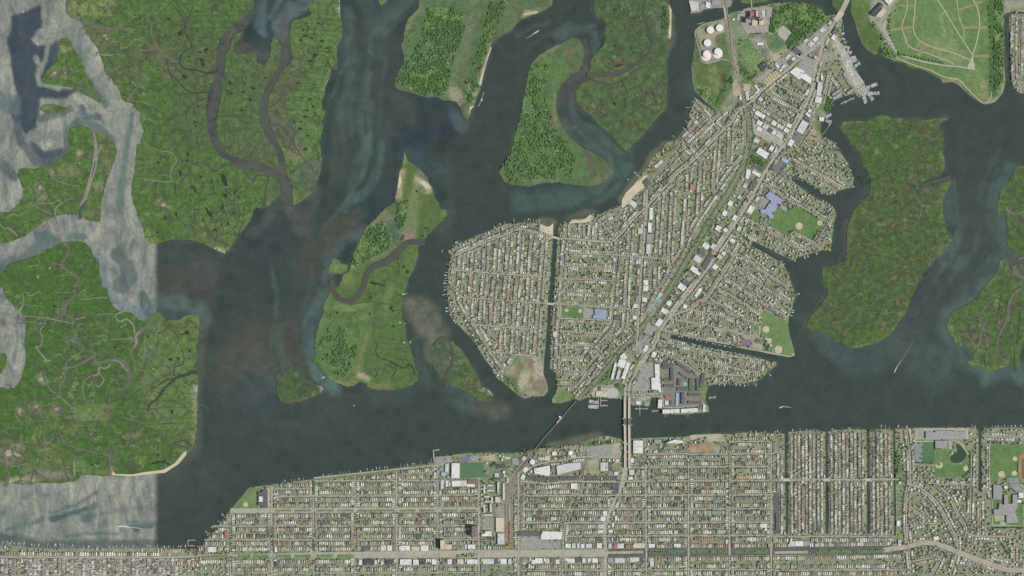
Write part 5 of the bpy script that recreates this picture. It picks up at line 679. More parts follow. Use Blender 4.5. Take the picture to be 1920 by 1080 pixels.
patch('pond', 'S7: 985,312 1030,325 1065,370 1115,420 1128,470 1100,520 1060,560 1000,575 930,570 895,530 900,490 950,450 985,430 995,390 975,340', PONDW, amp=.6)
patch('running_track', 'S7: 1860,480 1920,450 1920,850 1890,830 1858,780', TRACKR); patch('turf_field', 'S7: 1885,530 1920,510 1920,800 1885,790', TURF)
for x, y, rx, ry in ((1610,735,48,50),(1795,518,32,32),(1785,720,38,36),(1112,650,36,38),(745,607,50,48)): patch('ball_infield', [(1660+a/7.385, 790+b/7.385) for a, b in blob(x,y,rx,ry,0,16,.08)], CLAY)
patch('infield_grass', [(1660+a/7.385, 790+b/7.385) for a, b in blob(735,590,30,26,0,12,.08)], LAWN2)
patch('turf_field', 'S7: 515,280 682,275 682,560 515,560', TURF); patch('tennis_court', 'S7: 408,310 492,310 492,568 412,568', COURT); patch('tennis_court', 'S7: 1705,782 1850,782 1850,858 1705,858', COURT); patch('school_grounds', 'S7: 1470,870 1500,870 1490,1078 1465,1078', VERGE)
patch('school_grounds', 'S8: 1468,0 1900,0 1900,430 1470,430', LAWN2); patch('school_walk', 'S8: 1478,0 1484,0 1490,395 1900,410 1900,418 1478,418', PALE); patch('school_walk', 'S8: 1590,350 1665,350 1665,415 1590,415', PALE); patch('schoolyard', 'S8: 1510,270 1660,270 1665,340 1520,350', DIRT)
patch('schoolyard', 'S7: 415,95 1150,88 1155,245 415,250', PALE); patch('schoolyard', 'S7: 440,105 530,105 530,238 440,238', LOT); patch('pond_walk', 'S7: 350,375 430,270 1000,268 1080,320 1120,400 1160,445 1150,458 1108,412 1060,335 990,280 440,285 370,390', TRAIL); patch('parking_lot', 'S7: 1740,870 1920,870 1920,1000 1830,990 1760,940', LOT); patch('parking_lot', 'S7: 880,270 925,270 915,390 880,385', PALE)
patch('beach', 'R6: 1160,120 1225,145 1255,150 1303,112 1303,248 1225,225 1160,205', SANDM); patch('beach', 'R6: 1475,112 1520,70 1600,80 1660,65 1720,12 1755,40 1745,95 1640,105', SANDM); patch('beach', 'R5: 880,285 925,210 1000,90 1100,0 1125,45 1020,150 960,240 890,300', SANDM); patch('beach', 'R2: 110,1080 220,960 290,890 330,890 270,980 290,1030 220,1080', SANDM); patch('beach', 'R5: 880,200 920,130 1050,0 1110,0 1130,60 990,190 900,290 870,285', SANDM)
patch('beach', 'T03: 830,250 845,290 870,315 990,318 1100,298 1220,285 1310,235 1370,160 1400,140 1395,175 1340,240 1240,305 1100,318 990,332 840,325', SANDM, False)
for s in ('T20: 1178,30 1196,80 1192,280 1178,290 1172,250 1184,170', 'T11: 1222,280 1260,270 1300,310 1280,345 1270,330', 'T11: 1070,260 1085,230 1095,280 1075,330 1062,330', 'T10: 1760,350 1768,360 1715,500 1690,640 1665,660 1690,560', 'T10: 1600,830 1605,800 1640,795', 'T20: 80,105 180,85 200,95 85,115'): patch('sand_spit', s, SANDM, False, .3)
patch('dirt_lot', 'S5: 1160,95 1520,80 1560,165 1345,168 1345,110 1160,155', DIRT); patch('dirt_lot', 'S5: 1155,195 1440,190 1440,288 1155,288', two('brown_dirt', (146,122,94), (168,150,122), .02, .4, .6, .15, .1)); patch('parking_lot', 'S5: 1440,210 1500,210 1500,285 1440,285', LOT); patch('dirt_lot', 'S5: 0,370 140,365 150,520 20,530', two('spoil', (168,156,132), (132,138,104), .02, .42, .62, .15, .1)); patch('parking_lot', 'S5: 0,225 380,190 385,330 0,340', LOT); patch('dirt_lot', 'S5: 285,190 375,185 375,290 280,300', DIRT)
for s in ('S5: 30,235 90,230 90,290 30,295', 'S5: 190,210 270,205 272,330 190,330'): patch('storage_yard', s, flat('yard_grey', (150,148,142), .25, .2))
patch('parking_lot', 'U3: 312,640 560,640 560,680 780,690 780,770 312,775', LOT); patch('parking_lot', 'S1: 1170,230 1360,250 1370,400 1320,410 1320,540 1280,560 1110,560 1150,470 1200,330', LOT); patch('parking_lot', 'S1: 1200,0 1290,10 1310,90 1250,140 1190,130 1150,0', LOT); patch('parking_lot', 'R7: 1210,850 1260,770 1310,800 1310,880 1240,980 1185,960', LOT); patch('parking_lot', 'R7: 1290,620 1390,690 1340,770 1240,740', LOT); patch('parking_lot', 'R7: 1300,470 1380,340 1450,370 1330,560 1290,530', LOT)
patch('gravel_lot', 'S1: 835,540 880,520 950,540 960,590 920,640 840,640', flat('gravel', (178,175,164), .08, .2)); patch('parking_lot', 'R1: 1360,620 1510,690 1480,820 1440,870 1280,760', LOT); patch('parking_lot', 'R1: 1440,620 1560,510 1530,640', flat('brown_lot', (140,124,112), .2, .1)); patch('parking_lot', 'R1: 1570,600 1690,600 1680,690 1550,690', LOT); patch('parking_lot', 'R1: 750,430 880,420 920,480 830,490', LOT); patch('parking_lot', 'R4: 770,120 850,10 910,40 850,160', flat('new_lot', (118,118,120), .1, .2)); patch('parking_lot', 'R3: 985,740 1100,740 1060,850 1010,830', flat('new_lot2', (122,120,118), .1, .2)); patch('parking_lot', 'S1: 1120,490 1300,500 1290,560 1110,560', LOT); patch('parking_lot', 'U2: 1590,430 1720,425 1720,570 1590,560', LOT); patch('parking_lot', 'U2: 1725,300 1830,290 1830,415 1740,415', LOT)
patch('parking_lot', 'U1: 580,330 1000,330 1000,375 580,375', LOT); patch('parking_lot', 'U4: 1505,140 1565,140 1565,600 1530,610 1505,600', flat('canal_lot', (104,100,104), .12, .1)); patch('dark_field', 'R1: 1215,325 1260,285 1300,325 1255,365', DARKW); patch('turf_field', 'R1: 990,495 1065,430 1135,490 1060,560', TURF); patch('power_yard', 'R1: 690,100 1010,80 1000,200 960,360 720,390 650,240 600,220', flat('plant_yard', (158,153,142), .25, .08)); patch('treatment_yard', 'R1: 1060,345 1130,285 1225,370 1150,465 1075,400', PALE); patch('tank_yard', 'R1: 150,350 330,255 470,235 480,360 370,400 350,530 210,560', two('bund_earth', (164,152,130), (142,140,118), .02, .4, .6, .12, .1)); patch('tank_yard', 'R1: 200,590 230,560 330,545 440,560 455,640 400,680 270,710 215,680', flat('bund_grey', (142,138,128), .12, .1))
patch('industrial_yard', 'R3: 560,570 640,580 890,720 890,860 700,800 560,720', PALE); patch('boatyard', 'R1: 1690,440 1740,440 1830,560 1910,680 1915,880 1830,770', PALE); patch('boatyard', 'R3: 1560,0 1700,0 1800,150 1700,230 1640,130', PALE); patch('boatyard', 'R3: 1720,230 1800,180 1860,240 1790,320', LOT); patch('truck_yard', 'R1: 820,900 980,770 1080,850 950,960', LOT); patch('industrial_yard', 'R1: 560,960 600,850 640,960 660,1080 560,1080', DIRT)
patch('industrial_yard', 'R1: 1020,720 1240,560 1400,450 1600,260 1650,330 1560,450 1320,640 1080,830', LOT)
patch('industrial_yard', 'R1: 680,940 760,950 770,1040 690,1060', DIRT); patch('condominium_court', 'S1: 1460,250 1580,245 1700,300 1850,400 1860,720 1450,740 1450,480', flat('court_paving', (126,127,116), .3, .15)); patch('garden', 'S1: 1480,390 1560,400 1530,470 1480,460', LAWN2); patch('garden', 'S1: 1660,420 1760,440 1740,560 1680,510', VERGE); patch('garden', 'S1: 1790,430 1840,430 1840,560 1790,560', LAWN2); patch('marina_yard', 'S1: 1110,600 1320,600 1310,710 1110,720', two('marina_ground', (150,146,132), (120,128,96), .05, .4, .6, .15, .2)); patch('marina_yard', 'S1: 690,510 840,520 830,620 640,620', PALE)
# landfill trails and strips
for s, w in (('T30: 1045,0 1040,80 1005,190 1020,260 1060,350 1180,395 1300,440 1380,470 1395,490', 1.8), ('T30: 1105,0 1095,150 1090,220 1130,300 1240,355 1400,400 1530,460', 2.0), ('T30: 1270,0 1330,90 1420,240 1480,330 1535,415', 2.0), ('T30: 1415,0 1430,120 1465,220 1470,300', 1.5), ('T30: 1540,0 1575,80 1585,200 1560,330 1535,415 1535,470', 2.4), ('T30: 950,430 1100,490 1200,520 1330,580 1430,600 1500,670 1610,770 1665,745 1675,690', 1.8), ('T30: 1330,85 1295,110 1310,200 1340,260', 1.0)): street(s, w, TRAIL, 'park_trail', False)
street('T30: 980,410 1080,440 1200,470 1320,490 1420,500 1520,515', 3, ASPH, 'park_road', False); patch('trail_junction', 'T30: 1525,430 1535,430 1555,530 1490,510', TRAIL, False)
for s, w in (('T30: 975,40 1100,45', 4), ('T30: 920,225 1090,200', 5), ('T30: 1430,72 1610,10', 4.5), ('T30: 1465,208 1640,205', 5), ('T30: 1165,330 1130,420', 6), ('T30: 1245,360 1230,410', 5), ('T30: 1540,420 1655,418', 5)): street(s, w, STRIP, 'bare_strip', False)
street('T30: 885,150 870,230 930,330 960,390', 6, ASPH, 'park_road', False)
patch('lime_patch', 'T10: 1310,175 1325,185 1332,210 1318,215', flat('lime_grass', (138,166,84), .1, .1), False)
# rail line
VERGE2 = two('rail_verge_grass', (82,114,58), (98,126,70), .02, .35, .65, .2, .2)
street('R1: 455,-60 490,170 520,350 570,640 610,800 680,1080', 8, BALL, 'rail_bed'); street('R3: 400,130 460,400 508,600 512,780 482,930 440,1080 | R4: 280,360 130,590 0,800 | R7: 1540,240 1250,650 1130,800 960,960 880,1080 | S1: 720,430 520,640', 8, VERGE2, 'rail_verge', taper=[13,14,13,12,12,12,11,10,9])
street('R3: 400,130 460,400 508,600 512,780 482,930 440,1080 | R4: 280,360 130,590 0,800 | R7: 1540,240 1250,650 1130,800 960,960 880,1080 | S1: 720,430 520,640', 5, BALL, 'rail_bed', taper=[7,7,6,6,5.4,5,5,4.6,4,4])
street('S4: 1210,150 1090,300 1000,430 945,600 930,760 930,1080 | U3: 210,700', 8, BALL, 'rail_bed', taper=[4,7,12,15,16,16,15,15,14]); 
for dx in (-1.1, 1.1): street('R3: %g,130 %g,400 %g,600 %g,780 %g,930 %g,1080 | R4: %g,360 %g,590 %g,800 | R7: %g,240 %g,650 %g,800 %g,960 %g,1080 | S1: %g,430 %g,640' % tuple(v+dx*6 for v in (400,460,508,512,482,440,280,130,0,1540,1250,1130,960,880,720,520)), .55, flat('rail_steel', (92,84,76), .15, .2), 'rail_track')
for k, dx in enumerate((-40, -24, -8, 8, 24, 40)): street('S4: 1205,155 %g,300 %g,430 %g,600 %g,760 %g,1000 | U3: %g,690' % (1090+dx*.3, 1000+dx*.6, 945+dx, 930+dx, 930+dx, 210+dx), .55, MATS['rail_steel'], 'rail_track')
# through roads
AV = street('R1: 1900,-150 1850,0 1760,180 1650,330 1590,450 1530,650 1480,850 1440,1060 | R2: 1920,480 1800,620 1640,870 1540,1060 | R4: 440,580 240,880 100,1080 | R8: 740,240 560,490 380,720 120,1060 | S1: 1390,0 1280,150 1150,300 1070,400 1040,520 1032,640', 5.6, ASPH, 'main_road', taper=[10,9,8,8,7,6.4,6,6,6,6,6,6,6,6.4,6.4,6.4,6.4,6,5.4,5,5,5])
street('S1: 1300,150 1200,290 1110,420 1082,520 1078,640', 5, ASPH, 'main_road'); street('S1: 1180,230 1130,320 1110,390 1075,470', 3, LAWN2, 'road_median', taper=[1,4,4,1.5])
street('S5: 430,400 430,480 400,640 330,800 250,1000 235,1080 | U3: 1285,500 1288,640 1286,770', 6.4, PALE, 'main_road', taper=[9,10,9,8,7,7,7,7,7]); street('S5: 480,330 470,420 440,500', 5, PALE, 'main_road')
street('R1: 1620,370 1540,480 1300,680 1100,850 860,1050 | R3: 560,340 380,480 | R2: 1280,280 1100,460 870,700 640,900 490,1060 | R5: 1240,200 1150,290 1000,430 870,590 800,650 740,680 500,665 230,640', 4, ASPH, 'town_road', taper=[5,5,5,5,5,4.4,4.2,4,4,4,4,4,4,4,3.6,3.2,3,3])
street('R5: 1165,120 1150,300 1120,700 1090,1080 | R7: 1190,480 1165,840 1155,960', 3.8, ASPH, 'town_road')
street('R8: 1020,100 900,310 800,470 660,690', 3.4); street('R8: 640,700 460,830 300,890 200,960', 3.6)
for s in ('R6: 200,480 280,440 400,390 530,330 690,270 830,210 920,180 1020,190 1200,235 1360,280 1450,290', 'R6: 270,460 260,750 250,940 | S3: 350,190 440,310 540,470 620,600 750,790', 'R6: 415,450 400,640 375,960 | S3: 360,200', 'R6: 545,335 535,650 510,970 | S3: 490,290', 'R6: 685,275 655,700 630,960 | S3: 615,300', 'R6: 815,220 795,600 765,970 | S3: 725,590', 'R6: 945,185 915,700 890,970 | S3: 855,615', 'R6: 1080,200 1045,700 1025,990 | S3: 1000,330 975,620', 'R6: 1210,240 1175,700 1150,1000 | S3: 1105,650',
          'R6: 150,635 400,655 780,685 1170,710', 'R6: 250,940 390,955 630,970 1030,1000 1250,1016', 'S3: 440,290 740,320 1000,340 1130,345', 'S3: 620,600 880,630 1105,638', 'S3: 880,640 740,840', 'S3: 280,10 250,20'): street(s, 2.3 if 'R6: 200' not in s else 3)
for s in ('R6: 1440,290 1420,560 1390,1000 | S3: 1370,300 1340,830', 'R5: 190,800 500,815 820,830 1480,882', 'R5: 220,950 800,985', 'R7: 260,130 905,160', 'R7: 250,280 900,305', 'R7: 190,412 330,420 640,440 1190,490', 'R7: 300,580 880,605', 'R7: 300,725 770,755', 'R7: 280,880 680,890', 'S1: 270,180 560,190', 'S1: 260,320 600,350', 'S1: 260,480 500,490',
          'R5: 830,650 805,1080 | R7: 885,620 860,680 680,890 560,1010', 'S1: 660,70 750,150 760,170', 'R5: 975,540 940,1080 | R7: 1040,490 1020,700', 'R5: 1320,150 1270,880', 'R7: 1390,0 1380,260', 'R5: 1460,20 1410,960', 'R5: 1610,200 1570,740', 'R5: 1760,0 1740,400', 'R2: 1400,680 1240,870 1120,1050 | R5: 1700,480 1560,760 1440,960 1400,1050 | R7: 1430,240 1290,490', 'R5: 420,470 420,640', 'R5: 610,460 600,640', 'R5: 540,400 520,640', 'R5: 255,480 250,620',
          'R5: 610,470 700,410 830,370 880,410 960,480', 'R5: 650,470 820,610', 'R2: 390,950 600,740 750,580 950,390 1100,250 1290,80', 'R2: 720,490 980,240', 'R2: 840,60 980,210 1150,380', 'R2: 720,500 770,590 870,680', 'R2: 640,900 620,1080', 'R2: 795,760 785,1080', 'R2: 945,680 925,1080', 'R2: 1115,480 1070,1080', 'R2: 1270,300 1240,780', 'R2: 1420,210 1425,560', 'R2: 1190,380 1430,385', 'R2: 880,700 960,705', 'S1: 940,0 800,170 640,350 500,500', 'R7: 1020,700 930,790', 'R5: 1290,60 1420,0', 'R2: 470,1000 620,960'): street(s, 2.2)
for s in ('R8: 830,150 960,210 1160,320 1320,440 1560,590', 'R8: 890,340 1100,470 1300,600 1560,750', 'R8: 800,470 1000,580 1190,710 1440,860 1540,930', 'R8: 740,590 940,700 1150,830 1250,890', 'R8: 640,700 800,790 1020,940 1250,1000', 'R8: 460,840 620,880 960,950', 'R8: 220,950 580,1010 860,1070 1000,1085', 'R8: 1320,440 1250,560 1150,720 1100,800', 'R8: 640,700 600,1000', 'R8: 1000,950 1000,1050', 'R8: 940,390 890,460', 'R4: 650,250 860,370 1060,500 1280,630 1440,720', 'R4: 440,640 640,740 900,890 1080,990 1220,940', 'R4: 1240,910 1370,690', 'R4: 1000,800 1220,920 1330,1000', 'R4: 1010,800 930,900', 'R4: 490,840 600,890', 'R4: 1420,170 1350,250', 'R4: 970,70 800,260', 'R3: 560,380 740,490 960,620', 'R3: 720,270 920,380 1090,480', 'R3: 820,160 1000,260 1180,350', 'R3: 520,400 545,550 560,710', 'R3: 1430,60 1520,180 1590,290', 'R3: 1580,0 1640,130 1760,290', 'R3: 1430,20 1400,160 1360,330 1340,400', 'R3: 1230,470 1200,640 1050,880', 'R3: 1250,380 1240,500',
          'S2: 280,60 480,100 770,170 1080,225', 'S2: 220,170 300,190 640,260 1000,340 1400,395', 'S2: 160,280 350,340 520,440 690,560', 'S2: 640,390 900,440 1200,510 1350,530', 'S2: 870,550 1180,570', 'S2: 640,260 630,390', 'S2: 870,440 870,560', 'S2: 1040,345 1030,470', 'S2: 1085,115 1078,230', 'S2: 1370,400 1350,530', 'S2: 1000,60 1110,90 1330,130', 'S2: 1345,0 1335,130', 'S2: 0,780 230,775 260,900'): street(s, 2.4)
street('R4: 1000,-15 1160,80 1380,200 1560,310', 4.6); street('R4: 1080,32 1160,80 1360,190', 1.2, VERGE, 'road_median')
street('R3: 560,690 640,730 760,790 870,860', 5, PALE); street('R1: 540,690 440,670 290,710 215,690 190,580 150,430 140,350 250,270 470,228', 1.8, ASPH, 'tank_road'); street('R1: 550,690 600,850 590,920', 1.8); street('R1: 640,440 700,430 760,440 850,560 940,690 1030,760', 2); street('R1: 950,370 1020,380 1060,350', 1.6); street('R1: 920,480 990,600', 2, PALE); street('T20: 1585,-40 1620,150 1650,420 1690,560', .9, flat('rail_steel2', (90,82,74), .1, .2), 'rail_track'); street('T20: 1790,0 1800,50', 2, PALE, 'footbridge_walk'); street('S1: 700,500 880,490 930,450 1030,480', 1.6, PALE); street('S1: 1110,600 1300,590 1440,600 1440,250 1360,230', 2, PALE); street('S1: 1440,600 1470,740 1860,720', 2.4)
# barrier town grid
for u in (432.5, 510, 588, 666, 744, 821, 898): street('G: %g,%g %g,1085' % (u, {432.5:960}.get(u, 1040-(u-430)*.0) if u == 432.5 else {510:911,588:902,666:892,744:884,821:872,898:903}[u], u), 4.2 if u in (510, 744, 898) else 3.2, name='avenue')
for x0, x1, y in ((515,585,916),(515,820,930),(588,820,901.5),(400,895,986),(383,895,1012),(820,895,901),(820,895,928),(823,895,1008),(432,900,1074)): street('G: %g,%g %g,%g' % (x0, y, x1, y-.5), 2.2)
street('G: 588,896 820,872', 2.6, PALE, 'bayside_walk'); patch('bayside_bank', 'G: 588,900 590,897 700,886 815,869 815,873 700,890', VERGE)
street('G: 432,957.5 900,955', 9, ASPH, 'boulevard'); street('G: 300,1045 360,1043 400,1041 520,1041 700,1040 900,1038 1240,1036 1500,1034 1690,1030', 13, ASPH, 'boulevard', taper=[3,4,11,13.5,14,14,14,14,14,13])
for a, b in ((515,546),(552,583),(593,626),(632,662),(670,740),(750,780),(786,816),(828,858),(864,894)): street('G: %g,957.3 %g,957' % (a, b), 3.6, VERGE, 'grass_median', sm=False)
for a, b in ((447,470),(475,505),(517,546),(552,583),(593,625),(632,662)): street('G: %g,1042.5 %g,1042.3' % (a, b), 6, LAWN, 'grass_median', sm=False)
street('G: 365,1043.5 428,1042', 5.6, VERGE, 'grass_median', sm=False, taper=[1,4,6])
street('G: 1140,1037 1212,1036 1300,1035 1500,1033 1690,1031', 15, DARKA, 'boulevard')
for a, b in ((1218,1248),(1254,1284),(1297,1326),(1333,1362),(1374,1405),(1410,1440),(1530,1596),(1608,1672)): street('G: %g,%g %g,%g' % (a, 1034.6, b, 1034), 6, LAWN2, 'grass_median', sm=False)
for a, b in ((1140,1206),(1452,1515)): street('G: %g,%g %g,%g' % (a, 1036, b, 1035), 5, DIRT, 'paved_median', sm=False)
for u, y0 in ((972,885),(977,890),(1212,870),(1291,865),(1368,850),(1446,826)): street('G: %g,%g %g,1085' % (u-1 if u == 1212 else u, y0, u), 3.6 if u != 977 else 2, name='avenue')
street('U3: 1000,40 980,130 870,350 825,560 815,760 810,1080', 3.2, name='avenue'); street('U3: 1288,770 1290,1080', 7, name='avenue'); 
for x0, x1, y in ((982,1450,929),(980,1450,955),(978,1052,980),(1056,1450,980),(1056,1450,1005),(975,1450,1069),(1450,1690,1069),(1290,1450,851.7),(1212,1290,851.7),(1180,1450,876),(1170,1450,902)): street('G: %g,%g %g,%g' % (x0, y, x1, y-1.5), 2.4 if y < 1060 else 2.2)
street('U3: 330,10 500,30 640,38 900,15 1420,20', 3); street('S4: 1080,440 1130,380 1250,300 1500,260 1740,220 1920,225 | S5: 380,340', 3.2); street('S4: 1770,80 1760,330 1740,480', 2); street('G: 1370,828 1450,826.5', 2.2); street('S4: 1100,370 1210,310', 2)
for u0, u1, y0, y1 in ((1461.7,1462,850,1003),(1480,1480,815,898),(1480,1482,903,1003),(1494,1495,815,1003),(1508,1508.5,812,1003),(1521.7,1522,812,1003),(1536.7,1537.5,812,1003),(1554.5,1556,812,1003),(1570,1570,812,1003),(1584,1585,810,1003),(1599,1599.5,810,1003),(1614,1614.5,810,1003),(1633.5,1634,830,1003),(1648,1649,810,1003),(1663,1664.5,812,1003)): street('G: %g,%g %g,%g' % (u0, y0, u1, y1), 1.9, PALE, name='canal_lane')
street('G: 1446,900 1690,898.5', 3); street('G: 1446,1006 1678,1005', 2.2)
for u in (8.3,23.4,38.5,54,70,85,100,115.6,131,147,161,178,192,208,223,238.5,253.6,268,283,297,311.5,327.6,343,358): street('G: %g,1046 %g,1085' % (u, u), 1.7, PALE, name='lane')
street('G: -40,1043 150,1045 300,1045', 3)
SUB = [('S8: -30,750 150,720 320,700 460,655 600,645 720,665 900,730 1000,775 1200,850 1500,960 1700,1020 1930,1030', 9, 'wide south-east boulevard'), ('S7: 330,380 345,560 340,870 300,1040 | S8: 290,400 320,690 350,1090', 3, 'long street beside last canal'), ('S7: 350,880 480,920 680,1078 | S8: 800,220 930,470 990,600 990,770 900,1090', 3.4, 'curved suburb collector road'), ('S8: 330,440 520,380 720,380', 2.2, 'short bowed suburb street'), ('S8: 990,550 1120,490 1090,370 1000,220 | S7: 900,1040 680,850', 2.6, 'inner suburb curve'), ('S8: 1120,490 1200,545 1450,555 1760,570', 2.6, 'street below high school'), ('S8: 1210,560 1195,660', 2, 'stub off inner curve'), ('S8: 350,910 600,860 770,850 650,1090', 2.4, 'loop street below boulevard'), ('S8: 1780,690 1780,1090', 3, 'far-east avenue'), ('S7: 690,865 980,880 1190,870', 2.2, 'street below pond park'), ('S7: 1190,450 1185,800 1180,1078 | S8: 1170,340', 2.2, 'street west of suburb canal'), ('S7: 1440,330 1440,900', 2.2, 'street east of suburb canal'), ('S8: 1310,60 1310,540', 2.2, 'cul-de-sac by high school'), ('S7: 290,60 320,300', 2.2, 'short lane by last canal'), ('S7: 1340,200 1600,215 1920,215', 2.2, 'far-east shore street'), ('S8: 1450,820 1600,860 1760,890', 2, 'street above boulevard end'), ('S8: 980,960 1150,960 1300,1060', 2, 'cul-de-sac below boulevard'), ('S8: 0,960 120,970 150,1078', 2, 'suburb south-west corner street'), ('S7: 1330,930 1440,960 1470,1078', 2, 'bend at canal head'), ('S8: 500,20 640,180', 2, 'diagonal suburb lane'), ('S8: 350,150 480,240 600,320', 2, 'inner suburb crescent')]
SUBP = [(street(s, w), w, d) for s, w, d in SUB]
street('S8: 120,720 300,685 460,655 600,645 720,665 900,730 1000,775 1200,850 1500,960 1700,1020 1930,1030', .9, flat('brick_median', (176,142,122), .1, .2), 'road_median', False)
street('T30: 1920,85 1850,130 1850,600 1900,660', 2.2); street('T30: 1890,120 1885,560', 2); street('T30: 1790,55 1850,40 1920,10', 2.2)
# ------------------------------------------------------------------ large buildings
COLS = {'w':((214,213,206),'white'),'lg':((194,194,189),'pale grey'),'g':((152,151,148),'grey'),'d':((100,99,100),'dark grey'),'dd':((82,82,85),'near-black'),'b':((200,189,164),'beige'),
        'br':((128,112,100),'brown'),'o':((174,126,100),'orange-roofed'),'r':((160,106,94),'red-roofed'),'bl':((158,178,204),'pale blue'),'lv':((150,156,180),'lavender-blue'),'rb':((152,102,84),'red-brown'),'t':((128,196,190),'turquoise')}
def roofmat(c): return flat('roof_'+c, COLS[c][0], .14, .05, .85, 8)
WALLM = flat('wall_render', (186,178,162), .1, .2); UNITM = flat('roof_unit_metal', (176,176,172), .15, .3); UNITD = flat('roof_unit_dark', (112,112,112), .15, .3)
def local_prism(pts, z0, z1, cap=True, bottom=False):
    n = len(pts); v = [(x, y, z0) for x, y in pts]+[(x, y, z1) for x, y in pts]
    f = [(i, (i+1) % n, n+(i+1) % n, n+i) for i in range(n)]
    if cap:
        V, E, F, *_ = geometry.delaunay_2d_cdt([Vector(p) for p in pts], [(i, (i+1) % n) for i in range(n)], [], 1, 1e-5)
        k = len(v); v += [(q.x, q.y, z1) for q in V]; f += [tuple(i+k for i in t) for t in F]
    return v, f
def ccw(p): return p if sum(a[0]*b[1]-b[0]*a[1] for a, b in zip(p, p[1:]+p[:1])) > 0 else p[::-1]
def make_building(name, poly, c, label, cat='building', H=7.0, group=None, units=None, pitched=False, rng=rnd):
    """poly in map units; walls, roof with raised parapet (or a pitched roof), plant on top"""
    cx = sum(p[0] for p in poly)/len(poly); cy = sum(p[1] for p in poly)/len(poly)
    root = empty(name, cx, cy, 2.0); tag(root, label, cat, group)
    L = ccw([((x-cx)*S, -(y-cy)*S) for x, y in poly]); raster(BUSY, poly)
    v, f = local_prism(L, 0, H, cap=False); link('wall', mesh('wall', v, f, WALLM), root)
    rm = roofmat(c)
    if pitched and len(L) == 4:
        a, b = np.array(L[0]), np.array(L[1]); d = np.array(L[3]); e1, e2 = b-a, d-a
        if np.hypot(*e1) < np.hypot(*e2): L = L[1:]+L[:1]
        p = [np.array(q) for q in L]; m0, m1 = (p[3]+p[0])/2, (p[1]+p[2])/2; ins = (m1-m0)/max(np.hypot(*(m1-m0)), 1)*2.0; h = np.hypot(*(p[3]-p[0]))*.22
        v = [(q[0]*1.03, q[1]*1.03, H+.01) for q in p]+[(*(m0+ins), H+h), (*(m1-ins), H+h)]
        link('roof', mesh('roof', v, [(0,1,5,4), (2,3,4,5), (1,2,5), (3,0,4)], rm), root); return root
    v, f = local_prism([(x*.985, y*.985) for x, y in L], H-.6, H-.3); link('roof', mesh('roof', v, f, rm), root)
    n = len(L); ring = [(x, y, H) for x, y in L]+[(x*.985, y*.985, H) for x, y in L]
    ring += [(x*.985, y*.985, H-.35) for x, y in L]
    fr = [(i, (i+1) % n, n+(i+1) % n, n+i) for i in range(n)]+[(n+i, n+(i+1) % n, 2*n+(i+1) % n, 2*n+i) for i in range(n)]
    link('parapet', mesh('parapet', ring, fr, rm), root)
    xs, ys = [q[0] for q in L], [q[1] for q in L]; A = (max(xs)-min(xs))*(max(ys)-min(ys))
    k = units if units is not None else (0 if A < 400 else 2 if A < 1500 else 4 if A < 6000 else 7)
    P_ = np.array(L)
    for _ in range(k):
        for _t in range(12):
            x, y = rng.uniform(min(xs), max(xs)), rng.uniform(min(ys), max(ys))
            if inside(np.array([[x, y]]), P_*.8)[0]:
                s = rng.uniform(1.4, 2.8); bv, bf = box(x-s, y-s*.7, H-.3, x+s, y+s*.7, H+rng.uniform(1, 2.2))
                link('roof_unit', mesh('roof_unit', bv, bf, rng.choice([UNITM, UNITM, UNITD])), root); break
    return root
def B(t, cx, cy, w, h, ang, c, label, H=7, cat='building', name='flat_roofed_building', **k):
    x0, y0, f = ZT[t]
    return make_building(name, rect(x0+cx/f, y0+cy/f, w/f, h/f, ang), c, label, cat, H, **k)
def BP(spec, c, label, H=7, cat='building', name='flat_roofed_building', **k): return make_building(name, P(spec), c, label, cat, H, **k)
def ROW(t, items, noun, where, group, H=6, cat='shop', name='shop_building', frm='west', ang=0):
    for i, it in enumerate(items):
        cx, cy, w, h, c = it[:5]; a = it[5] if len(it) > 5 else ang
        B(t, cx, cy, w, h, a, c, '%s %s, %s from the %s %s' % (COLS[c][1], noun, ordn(i+1), frm, where), H+rnd.uniform(-1, 2), cat, name, group=group)
BP('R4: 690,400 730,360 770,372 880,450 865,495 815,490 822,540 800,575 750,592 785,632 775,660 735,655 720,625 680,605 640,600 628,560 690,555 722,500 762,465 705,432', 'lv', 'large lavender-blue roofed school of several wings beside the green ball field', 9, 'school', 'school_building')
BP('R7: 690,476 825,486 820,592 670,580 672,547 690,545', 'lv', 'smaller lavender-blue roofed school beside the two-diamond ball field', 8, 'school', 'school_building')
BP('R1: 1270,755 1365,800 1362,818 1450,880 1438,950 1330,880 1300,895 1200,812', 'w', 'big stepped white-roofed supermarket below the triangular car park', 8, 'supermarket', 'supermarket')
BP('S1: 1362,256 1416,258 1420,405 1436,570 1410,574 1405,546 1330,540 1325,412 1370,405', 'w', 'very long white-roofed store beside the dark condominium blocks', 9, 'store', 'long_store')
BP('U3: 585,575 808,580 800,665 560,668 565,630', 'w', 'wide white-roofed supermarket north of the avenue car park', 8, 'supermarket', 'supermarket')
B('U3', 438, 602, 250, 50, 0, 'd', 'long dark-roofed wing joined to the west of the avenue supermarket', 7, 'store', 'long_store')
BP('S4: 1205,350 1385,315 1390,400 1380,432 1330,425 1215,405', 'w', 'large white-roofed warehouse east of the railway curve', 9, 'warehouse', 'warehouse')
BP('S4: 1460,320 1560,295 1730,280 1735,352 1620,380 1470,422', 'lg', 'large pale grey sawtooth-edged warehouse east of the white one', 9, 'warehouse', 'warehouse')
